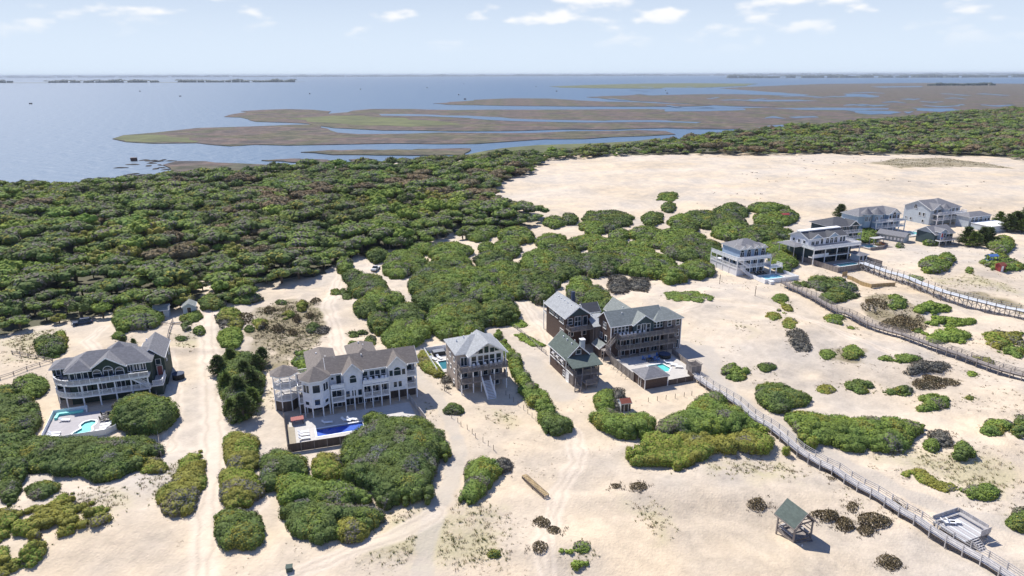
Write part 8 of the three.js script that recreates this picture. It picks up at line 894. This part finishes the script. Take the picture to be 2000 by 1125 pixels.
// pines: a leader with whorls of drooping needle sprays
function pine(H, tone) {
  const p = [], c = [], st = [[[0, -0.3, 0], [0.1, H * 0.96, 0], 0.12]], base = TONES[tone];
  for (let y = H * 0.12; y < H; y += 0.42) { const R = (1 - y / H) ** 0.7 * H * 0.48 + 0.4, nb = 9; for (let k = 0; k < nb; k++) { const a = rnd() * 6.283, r = R * rr(0.75, 1.15); st.push([[0, y, 0], [Math.cos(a) * r, y + r * rr(-0.05, 0.25), Math.sin(a) * r], 0.025]); for (let q = 0; q < 34; q++) { const t = rr(0.2, 1.08), x = Math.cos(a) * r * t + rr(-0.25, 0.25), yy = y + r * t * 0.12 + rr(-0.15, 0.25), z = Math.sin(a) * r * t + rr(-0.25, 0.25), S = rr(0.3, 0.6), d = [rr(-1, 1), rr(-0.2, 1), rr(-1, 1)]; p.push(x, yy, z, x + d[0] * S, yy + d[1] * S, z + d[2] * S, x + d[2] * S * 0.45, yy + 0.1, z - d[0] * S * 0.45); const m = rr(0.6, 1.15); for (let e = 0; e < 3; e++) c.push(base[0] * m, base[1] * m, base[2] * m); } } }
  const g = new THREE.BufferGeometry(); g.setAttribute('position', new THREE.BufferAttribute(new Float32Array(p), 3)); g.setAttribute('color', new THREE.BufferAttribute(new Float32Array(c), 3)); g.computeVertexNormals();
  return [g, limbs(st).geo()];
}
{
  const kinds = [pine(4.6, 1), pine(4, 0), pine(5, 1)];
  const set = (list, label, group, s) => list.forEach(([x, z], i) => { const [g, t] = kinds[i % 3], o = thing('pine_tree', label, 'pine tree', x, z, i * 77, group), a = shade(new THREE.Mesh(g, leafM)), b = shade(new THREE.Mesh(t, M.trunk)); a.name = 'needles'; b.name = 'trunk'; o.add(a, b); o.scale.setScalar(s * (0.85 + 0.3 * hs(i, 4))); });
  set(PINES, 'bushy dark pine between the dirt track and the long white house', 'pines beside the long white house', 1); set(PINES_R, 'dark pine beside the white terrace and far beach houses', 'pines at the far beach houses', 1.6); set(PINE_L, 'dark low pine behind the roof of the green house', 'pines behind the green house', 0.5);
}
// dune grass and small litter on the sand
{
  const blade = (n, sp, hgt, col) => { const p = [], c = []; for (let k = 0; k < n; k++) { const a = rnd() * 6.28, r = rnd() * sp, x = Math.cos(a) * r, z = Math.sin(a) * r, h = hgt * rr(0.5, 1.1), l = rr(-0.5, 0.5) * h, m = rr(0.7, 1.2), w = 0.035; p.push(x - w, 0, z, x + w, 0, z, x + l, h, z + rr(-0.4, 0.4) * h); for (let e = 0; e < 3; e++) c.push(col[0] * m, col[1] * m, col[2] * m); } const g = new THREE.BufferGeometry(); g.setAttribute('position', new THREE.BufferAttribute(new Float32Array(p), 3)); g.setAttribute('color', new THREE.BufferAttribute(new Float32Array(c), 3)); g.computeVertexNormals(); return g; };
  const kinds = { tan: blade(12, 0.34, 0.34, [0.36, 0.29, 0.18]), green: blade(12, 0.38, 0.34, [0.26, 0.27, 0.1]), dark: blade(18, 0.4, 0.34, [0.13, 0.1, 0.065]) }, put = { tan: [], green: [], dark: [] }, dummy = new THREE.Object3D();
  const hard = FLAT;
  const blocked = (x, z) => hard.some((f) => Math.hypot(x - f[0], z - f[1]) < f[2] * 0.62) || ROADS.some(([, w, l]) => l.some((q, i) => i && segD(x, z, l[i - 1], q) < w * 0.6));
  for (const [t, poly] of PATCH) { if (t === 'litter') continue; const [x0, x1, z0, z1] = box2(poly), far = Math.hypot((x0 + x1) / 2, (z0 + z1) / 2), n = Math.min(7000, (x1 - x0) * (z1 - z0) * (far < 200 ? 5 : 1.8)); for (let k = 0; k < n; k++) { const x = rr(x0, x1), z = rr(z0, z1); if (!inside(poly, x, z) || blocked(x, z) || vn(x / 2.2, z / 2.2) + rnd() * 0.5 < 0.6 || rnd() > edgeD(poly, x, z) / 5) continue; put[t === 'scrub' ? (rnd() < 0.5 ? 'dark' : 'green') : rnd() < 0.55 ? 'green' : 'tan'].push([x, z, rr(0.5, 1.2)]); } }
  for (let k = 0; k < 36000; k++) { const z = -70 - 250 * rnd() ** 1.4, x = rr(-0.86, 0.9) * -z; if (x < -60 && z < -150) continue; const q = vn(x / 15 + 60, z / 9) * 0.6 + vn(x / 3.5, z / 3.5 + 8) * 0.4; if (q < 0.57 || rnd() < 0.3 || (x > 2 && x < 52 && z > -100) || blocked(x, z) || (x > 100 && z < -260)) continue; if (WOODS.some((p) => inside(p, x, z))) continue; put[rnd() < 0.4 ? 'tan' : rnd() < 0.75 ? 'dark' : 'green'].push([x, z, rr(0.25, 0.6) + (x > 45 ? rnd() * 0.45 : 0)]); }
  for (const [, , h, tone, poly] of VEG) if (h < 2.1) for (let k = 0; k < 26; k++) { const a = poly[k % poly.length], b = poly[(k + 1) % poly.length], t = rnd(), x = a[0] + (b[0] - a[0]) * t + rr(-1.2, 1.2), z = a[1] + (b[1] - a[1]) * t + rr(-1, 1); if (!blocked(x, z)) put[tone === 5 || tone === 3 ? 'dark' : 'green'].push([x, z, rr(0.5, 1.1)]); }
  for (let k = 0; k < 420; k++) { const z = rr(-560, -310), x = rr(0.25, 0.75) * -z; if (vn(x / 40, z / 30) > 0.5) put.dark.push([x, z, rr(0.8, 2.2)]); }
  const g = new THREE.Group(); g.name = 'dune_grass'; scene.add(g); tag(g, 'thin dry dune grass scattered over the sand', 'grass', '', 'stuff');
  for (const k of Object.keys(kinds)) { const im = shade(new THREE.InstancedMesh(kinds[k], leafI, put[k].length)); put[k].forEach((q, i) => { dummy.position.set(q[0], ht(q[0], q[1]) - 0.02, q[1]); dummy.rotation.y = i * 1.7; dummy.scale.setScalar(q[2]); dummy.updateMatrix(); im.setMatrixAt(i, dummy.matrix); }); im.name = 'grass_tufts'; g.add(im); }
}

// ---------- boardwalks, shelter, huts, vehicles, small things ----------
function boardwalk(name, label, pts, width, { up = 0.9, m = M.wood, rails = true, trestle, railM = M.wood, step = 2.4, start } = {}) {
  const o = thing(name, label, 'boardwalk', pts[0][0], pts[0][1]), Y = (x, z) => Math.max(ht(x, z), 0) * 0.7 + ht(x, z) * 0.3 + up - o.position.y;
  for (let i = 1; i < pts.length; i++) {
    const A = pts[i - 1], C = pts[i], L = Math.hypot(C[0] - A[0], C[1] - A[1]), n = Math.round(L / step), nx = -(C[1] - A[1]) / L, nz = (C[0] - A[0]) / L;
    const at = (t, s, y = 0) => { const x = A[0] + (C[0] - A[0]) * t, z = A[1] + (C[1] - A[1]) * t; return [x + nx * s - pts[0][0], Y(x, z) + y, z + nz * s - pts[0][1]]; };
    for (let k = 0; k < n; k++) {
      const s = k / n, e = (k + 1) / n, w = width / 2, r = new B(), f = new B();
      new B().slab(at(s, -w), at(e, -w), at(e, w), at(s, w), 0.12).mesh('deck_section', m, o); f.bar(at(s, -w + 0.06, -0.22), at(e, -w + 0.06, -0.22), 0.08, 0.2).bar(at(s, w - 0.06, -0.22), at(e, w - 0.06, -0.22), 0.08, 0.2); f.mesh('joist', M.woodDark, o);
      for (const q of [-w, w]) {
        new B().bar(at(s, q, -up - 1.0), at(s, q, rails ? 1.05 : 0), 0.13).mesh('post', trestle ? M.woodDark : railM, o);
        if (rails) { for (const y of trestle ? [0.5, 1.0] : [0.35, 0.7, 1.03]) r.bar(at(s, q, y), at(e, q, y), 0.05, 0.09); }
        if (trestle) { r.bar(at(s, q, -0.3), at(e, q, -up + 0.1), 0.09).bar(at(s, q, -up + 0.1), at(e, q, -0.3), 0.09); }
      }
      r.mesh('railing', railM, o);
    }
  }
  return o;
}
boardwalk('boardwalk', 'narrow grey boardwalk with rails from the brown house over the dune to the sun deck', WALKS[0], 1.7, { m: M.woodPale, up: 0.9, railM: M.woodPale });
boardwalk('boardwalk', 'long weathered boardwalk on low posts from the white-fenced pool', WALKS[1], 1.7, { m: M.wood, up: 1.3 });
boardwalk('boardwalk', 'wide pale boardwalk on a high timber trestle', WALKS[2], 2.6, { m: M.plate, up: 2.4, trestle: true, railM: M.woodPale });
{ // sun deck beside the near boardwalk
  const o = thing('sun_deck', 'square grey sun deck with bench sides at the end of the near boardwalk', 'deck', 62.9, -87.0, 22); o.position.y += 1.0;
  for (let k = 0; k < 17; k++) new B().box(0.02 + k * 0.31, 0.3 + k * 0.31, -0.08, 0, 0, 5).mesh('deck_board', k % 4 ? M.woodPale : M.plate, o);
  for (const [x, z] of [[0.2, 0.2], [5, 0.2], [0.2, 4.8], [5, 4.8]]) new B().box(x - 0.1, x + 0.1, -1.6, -0.09, z - 0.1, z + 0.1).mesh('post', M.wood, o); new B().box(0, 5.3, -0.35, -0.09, 0.05, 0.15).box(0, 5.3, -0.35, -0.09, 4.85, 4.95).mesh('joist', M.wood, o);
  for (const [n, b] of [['bench', [0, 5.3, 0.4, 0.46, -0.05, 0.5]], ['bench_back', [0, 5.3, 0.46, 1.0, -0.14, -0.06]], ['bench', [4.75, 5.3, 0.4, 0.46, 0.51, 4.6]], ['bench_back', [5.31, 5.4, 0.4, 1.0, 0, 4.6]], ['bench_back', [3.2, 5.3, 0.1, 1.0, 5.0, 5.08]]]) new B().box(...b).mesh(n, M.woodPale, o); stairs(o, [2.0, 0, 5], [2.0, -1.1, 6.6], 1.4, M.woodPale, M.woodPale, { open: true });
  place(o, 'lounger', 'white lounge chair on the square sun deck', M.white, [[1.6, 1.2, 60], [2.4, 1.4, 60]], 0.01, 'chairs on the sun deck');
}
{ // gabled shelter on the beach
  const o = thing('beach_shelter', 'small gabled timber shelter with green roof and steps on the bare sand', 'shelter', 41.6, -85.6, 22); const y = 0.75;
  for (let k = 0; k < 11; k++) new B().box(-1.7 + k * 0.31, -1.42 + k * 0.31, y - 0.08, y, -1.7, 1.7).mesh('floor_board', M.wood, o); for (const [x, z] of [[-1.65, -1.65], [1.65, -1.65], [-1.65, 1.65], [1.65, 1.65]]) new B().box(x - 0.1, x + 0.1, -1, y + 2.5, z - 0.1, z + 0.1).mesh('post', M.wood, o);
  for (const [a, c] of [[-1.72, -1.66], [1.66, 1.72]]) new B().box(a, c, y - 0.45, y - 0.09, -1.7, 1.7).mesh('skirt_board', M.wood, o); for (const z of [-1.65, 1.65]) new B().bar([-1.8, y + 2.5, z], [1.8, y + 2.5, z], 0.14, 0.2).mesh('beam', M.wood, o); for (const x of [-1.65, 1.65]) new B().bar([x, y + 2.46, -1.9], [x, y + 2.46, 1.9], 0.12, 0.2).mesh('beam', M.wood, o);
  gable(o, { x0: -1.8, x1: 1.8, z0: -1.7, z1: 1.7, y: y + 2.6, rise: 1.75, axis: 'z', mat: M.roofGreen, ov: 0.35, oe: 0.3, trim: M.wood, t: 0.12 }); for (const s of [-1, 1]) new B().bar([s * 1.6, y + 1.5, 1.66], [s * 0.6, y + 2.45, 1.66], 0.1).mesh('brace', M.wood, o); new B().bar([-1.2, y + 3.2, 1.7], [1.2, y + 3.2, 1.7], 0.1).mesh('brace', M.wood, o);
  for (const [x0, x1, z0, z1] of [[-1.6, -1.15, -1.5, 1.4], [1.15, 1.6, -1.5, 1.4], [-1.1, 1.1, -1.6, -1.15]]) new B().box(x0, x1, y + 0.4, y + 0.47, z0, z1).mesh('bench', M.woodPale, o); rail(o, [[-1.65, 1.6], [-1.65, -1.6], [1.65, -1.6], [1.65, 1.6]], y, { m: M.wood, h: 0.9, gap: 9, post: 4 }); for (let k = 0; k < 4; k++) new B().box(-1.3, 1.5, y - 0.28 - k * 0.26, y - 0.22 - k * 0.26, 1.72 + k * 0.32, 2.06 + k * 0.32).mesh('step', M.wood, o); new B().bar([-1.25, y - 0.1, 1.75], [-1.25, y - 1.2, 3], 0.08, 0.25).bar([1.45, y - 0.1, 1.75], [1.45, y - 1.2, 3], 0.08, 0.25).mesh('stringer', M.wood, o); new B().box(-1.33, -1.21, -0.6, 0.9, 2.9, 3.02).mesh('newel_post', M.white, o);
}
{ // red-roofed hut, footbridge, boxes, sheds
  const o = thing('hut', 'tiny dark hut with rusty red roof on the sand before the brown cottage', 'hut', 22.6, -124.4, 14); wall(o, -1, 1, -0.3, 1.9, -0.9, 0.9, M.woodDark); gable(o, { x0: -1, x1: 1, z0: -0.9, z1: 0.9, y: 1.9, rise: 0.5, mat: M.roofRed, walls: M.woodDark, ov: 0.25, oe: 0.15, trim: M.woodPale }); new B().box(-1.1, -1.01, -0.2, 1.9, -0.9, 0.9).mesh('side_panel', M.white, o); door(o, 0, 0, 0.92, 0.8, 1.7, 0, M.woodDark);
  const b = thing('footbridge', 'short bare wooden footbridge stranded on the foreground sand', 'bridge', 3.7, -97.5, 0); const d = [3.4, 5.6], L = Math.hypot(...d), ux = d[0] / L, uz = d[1] / L; for (let k = 0; k < 17; k++) { const t = (k / 16 - 0.5) * L, x = ux * t, z = uz * t; new B().bar([x - uz * 0.42, 0.72, z + ux * 0.42], [x + uz * 0.42, 0.72, z - ux * 0.42], 0.28, 0.06).mesh('plank', M.woodNew, b); } for (const s of [-1, 1]) { new B().bar([-ux * L / 2 + uz * 0.5 * s, 0.55, -uz * L / 2 - ux * 0.5 * s], [ux * L / 2 + uz * 0.5 * s, 0.55, uz * L / 2 - ux * 0.5 * s], 0.12, 0.26).mesh('beam', M.woodDark, b); for (const t of [-0.48, 0, 0.48]) new B().bar([ux * L * t + uz * 0.5 * s, -0.8, uz * L * t - ux * 0.5 * s], [ux * L * t + uz * 0.5 * s, 0.5, uz * L * t - ux * 0.5 * s], 0.14).mesh('leg', M.woodDark, b); }
  const g = thing('utility_box', 'small dark green utility box alone on the foreground sand', 'box', -30.4, -77.2, 12); new B().box(-0.4, 0.4, -0.2, 0.62, -0.35, 0.35).mesh('cabinet', M.boxGreen, g); new B().slab([-0.46, 0.74, -0.4], [0.46, 0.74, -0.4], [0.46, 0.68, 0.42], [-0.46, 0.68, 0.42], 0.06).mesh('lid', M.boxGreen, g);
  for (const [x, z, w, l] of [[-98.6, -181.6, 3.6, 'grey-green shed with low gable roof beside the thicket'], [-92.2, -184.6, 3.2, 'grey shed with gabled front beside the dirt track']]) { const s = thing('shed', l, 'shed', x, z, 20, ''); wall(s, -w / 2, w / 2, -0.4, 2.2, -2, 1.6, M.sidingGrey); gable(s, { x0: -w / 2, x1: w / 2, z0: -2, z1: 1.6, y: 2.2, rise: 1, axis: l.includes('front') ? 'z' : 'x', mat: M.roofSage, walls: M.sidingGrey, ov: 0.25, oe: 0.25 }); door(s, 0, 0, 1.62, 1, 1.9, 0, M.woodDark); }
  const pile = thing('driftwood_pile', 'heap of weathered planks and debris before the two small sheds', 'wood pile', -98, -174.6, 0); for (let k = 0; k < 14; k++) { const a = rr(-0.3, 0.3), x = rr(0, 7), z = rr(-1.2, 1.2), q = rr(1.2, 2.4), y = rr(0.05, 0.7); new B().bar([x, y, z], [x + q * Math.cos(a), y + rr(0, 0.25), z + q * Math.sin(a)], 0.2, 0.08).mesh('plank', k % 3 ? M.wood : M.woodPale, pile); }
  const rd = thing('red_hut', 'small red hut with white door on the right sand', 'hut', 165.6, -222.8, 20); wall(rd, -1.1, 1.1, -0.3, 2.1, -1, 1, M.red); gable(rd, { x0: -1.1, x1: 1.1, z0: -1, z1: 1, y: 2.1, rise: 0.6, mat: M.roofRed, walls: M.red, ov: 0.2, oe: 0.2, trim: M.red }); door(rd, -0.4, 0, 1.02, 0.8, 1.8, 0, M.white);
  for (const [x, z, c, l] of [[168, -231, M.blue, 'blue play set with slide beside the broad shrub on the right'], [124, -305.5, M.blue, 'blue and red play set at the edge of the great sand flat']]) { const s = thing('play_set', l, 'play set', x, z, 10); for (const [px, pz] of [[-1.6, -1], [1.6, -1], [-1.6, 1], [1.6, 1]]) new B().bar([px, -0.2, pz], [px * 0.9, 3, pz * 0.9], 0.16).mesh('post', c, s); new B().box(-1.7, 1.7, 1.4, 1.5, -1.1, 1.1).mesh('platform', c, s); new B().slab([-1.8, 3.1, -1.2], [1.8, 3.1, -1.2], [1.8, 3.7, 0], [-1.8, 3.7, 0], 0.1).slab([-1.8, 3.1, 1.2], [1.8, 3.1, 1.2], [1.8, 3.7, 0], [-1.8, 3.7, 0], 0.1).mesh('canopy', l.includes('red') ? M.red : c, s); new B().slab([-1.8, 1.5, -0.4], [-1.8, 1.5, 0.4], [-4.2, 0, 0.4], [-4.2, 0, -0.4], 0.08).mesh('slide', M.plate, s); new B().box(-1.7, 1.7, 0, 1.39, -1.12, -1.04).mesh('panel', l.includes('red') ? M.red : c, s); }
}
function car(name, label, x, z, deg, paint, truck) {
  const o = thing(name, label, 'car', x, z, deg), b = new B(); b.hexa([[-0.88, 0.95, -2.2], [0.88, 0.95, -2.2], [0.88, 0.95, 2.2], [-0.88, 0.95, 2.2]], [[-0.95, 0.4, -2.35], [0.95, 0.4, -2.35], [0.95, 0.4, 2.35], [-0.95, 0.4, 2.35]]); b.mesh('body', paint, o);
  const z0 = truck ? -0.3 : -2.0, z1 = 1.1; new B().hexa([[-0.68, 1.62, z0 + 0.3], [0.68, 1.62, z0 + 0.3], [0.68, 1.62, z1 - 0.6], [-0.68, 1.62, z1 - 0.6]], [[-0.86, 0.953, z0], [0.86, 0.953, z0], [0.86, 0.953, z1], [-0.86, 0.953, z1]]).mesh('cabin', M.glass, o); new B().box(-0.69, 0.69, 1.623, 1.67, z0 + 0.28, z1 - 0.58).mesh('roof', paint, o);
  for (const [sx, sz] of [[-1, 1.4], [1, 1.4], [-1, -1.4], [1, -1.4]]) { const w = new B(); const n = 12, v = [], f = [[], []]; for (let k = 0; k < n; k++) { const a = k / n * 6.283; v.push([sx * 0.78, 0.36 + 0.36 * Math.sin(a), sz + 0.36 * Math.cos(a)], [sx * 0.98, 0.36 + 0.36 * Math.sin(a), sz + 0.36 * Math.cos(a)]); f[0].push(2 * k); f[1].push(2 * k + 1); f.push([2 * k, 2 * k + 1, (2 * k + 3) % (2 * n), (2 * k + 2) % (2 * n)]); } w.cvx(v, f).mesh('wheel', M.tyre, o); }
  for (const s of [-1, 1]) { new B().box(s * 0.68 - 0.15, s * 0.68 + 0.15, 0.66, 0.82, 2.24, 2.32).mesh('headlight', M.white, o); new B().box(s * 0.72 - 0.1, s * 0.72 + 0.1, 0.66, 0.86, -2.32, -2.24).mesh('tail_light', M.red, o); }
  new B().box(-0.9, 0.9, 0.42, 0.56, 2.36, 2.46).mesh('bumper', M.metal, o);
}
car('parked_car', 'white pickup parked alone in the sandy clearing', -47.3, -228, -12, M.plate, true); car('parked_car', 'black car on the sand path among the thickets', -23.9, -287, 10, M.dark); car('parked_car', 'dark car in the shade of the oaks at the left clearing', -116.5, -174, -60, M.navy);

// fences and marker posts
const fp = (list) => list;
fence('rail_fence', 'weathered post and rail fence along the left side of the dirt track', null, [[-93, -176], [-86, -157], [-79, -139], [-70.5, -121], [-62.5, -107]], 1.1, M.wood, { style: 'rail', panel: 2.6 });
fence('rail_fence', 'low rail fence across the grass left of the green house', null, [[-125, -141], [-114, -139], [-108, -148], [-121, -153]], 0.9, M.wood, { style: 'rail', panel: 2.8 });
fence('rail_fence', 'rail fence along the sandy drive behind the brown cottage', null, [[0.5, -173], [4.2, -163], [8.2, -153]], 1.0, M.wood, { style: 'rail', panel: 2.5 });
for (const [n, a, c, l] of [[12, [-1.3, -131.5], [8.2, -113.5], 'thin wooden marker post in the row right of the grass patch'], [10, [-13, -123], [-3.5, -108], 'thin wooden marker post in the row left of the grass patch'], [6, [38, -131], [28, -128], 'thin wooden marker post below the pool house']]) for (let k = 0; k < n; k++) { const t = k / (n - 1), x = a[0] + (c[0] - a[0]) * t + rr(-0.2, 0.2), z = a[1] + (c[1] - a[1]) * t, o = new B().bar([0, -0.3, 0], [rr(-0.06, 0.06), 1.05, 0], 0.09).mesh(numbered('marker_post'), M.woodDark, scene); o.position.set(x, ht(x, z), z); tag(o, l, 'post', l); }
for (const [x, z, l] of [[-14.6, -133.6, ''], [66.5, -209, ''], [73.4, -196, '']]) { if (!x) continue; const o = new B().bar([0, -0.4, 0], [0.05, 3.2, 0], 0.14).mesh(numbered('pole'), M.woodDark, scene); o.position.set(x, ht(x, z), z); tag(o, 'single leaning wooden pole standing in the open sand', 'pole', 'lone poles on the sand'); }
// duck blinds and half-drowned mud clumps in the sound
BLINDS.forEach(([x, z], i) => { const s = cl(Math.hypot(x, z) / 900, 1, 3.2), o = thing('duck_blind', 'small dark hunting blind on stilts out in the sound', 'blind', x, z, i * 40, 'hunting blinds in the sound', -1.2); new B().box(-1.8, 1.8, 0.7, 2.4, -1.1, 1.1).mesh('cabin', M.woodDark, o); for (const [a, b] of [[-1.6, -0.9], [1.6, -0.9], [-1.6, 0.9], [1.6, 0.9]]) new B().box(a - 0.1, a + 0.1, -1.5, 0.697, b - 0.1, b + 0.1).mesh('stilt', M.woodDark, o); o.scale.setScalar(Math.min(1.6, s)); });
{ const o = thing('duck_blind', 'brown brush-covered hunting blind near the marsh shore', 'blind', HUNT[0], HUNT[1], 10, '', -1.2); new B().box(-2.2, 2.2, 0.2, 2.7, -1.4, 1.4).mesh('cabin', mat(0.13, 0.07, 0.05), o); new B().box(-2, -1.8, -1.5, 0.197, -1.2, -1).box(1.8, 2, -1.5, 0.197, 1, 1.2).mesh('stilt', M.woodDark, o); }
{ const g = new THREE.IcosahedronGeometry(1, 1), p = g.attributes.position; for (let i = 0; i < p.count; i++) { const k = 0.75 + 0.5 * hs(Math.round(p.getX(i) * 30), Math.round(p.getZ(i) * 30 + p.getY(i) * 70)); p.setXYZ(i, p.getX(i) * k, p.getY(i) * k, p.getZ(i) * k); } g.computeVertexNormals(); const m = mat(0.04, 0.035, 0.03, { roughness: 1 }); ROCKS.forEach(([x, z], i) => { const o = shade(new THREE.Mesh(g, m)); o.name = numbered('mud_clump'); o.position.set(x, -1.2, z); o.rotation.y = i; o.scale.set(rr(2, 6), 0.7, rr(1.2, 2.4)); scene.add(o); tag(o, 'dark clump of drowned marsh mud breaking the water off the shore', 'mud', 'mud clumps off the marsh shore'); }); }

scene.fog = new THREE.FogExp2(new THREE.Color(0.72, 0.82, 0.95), 0.00005);
renderer.render(scene, camera);
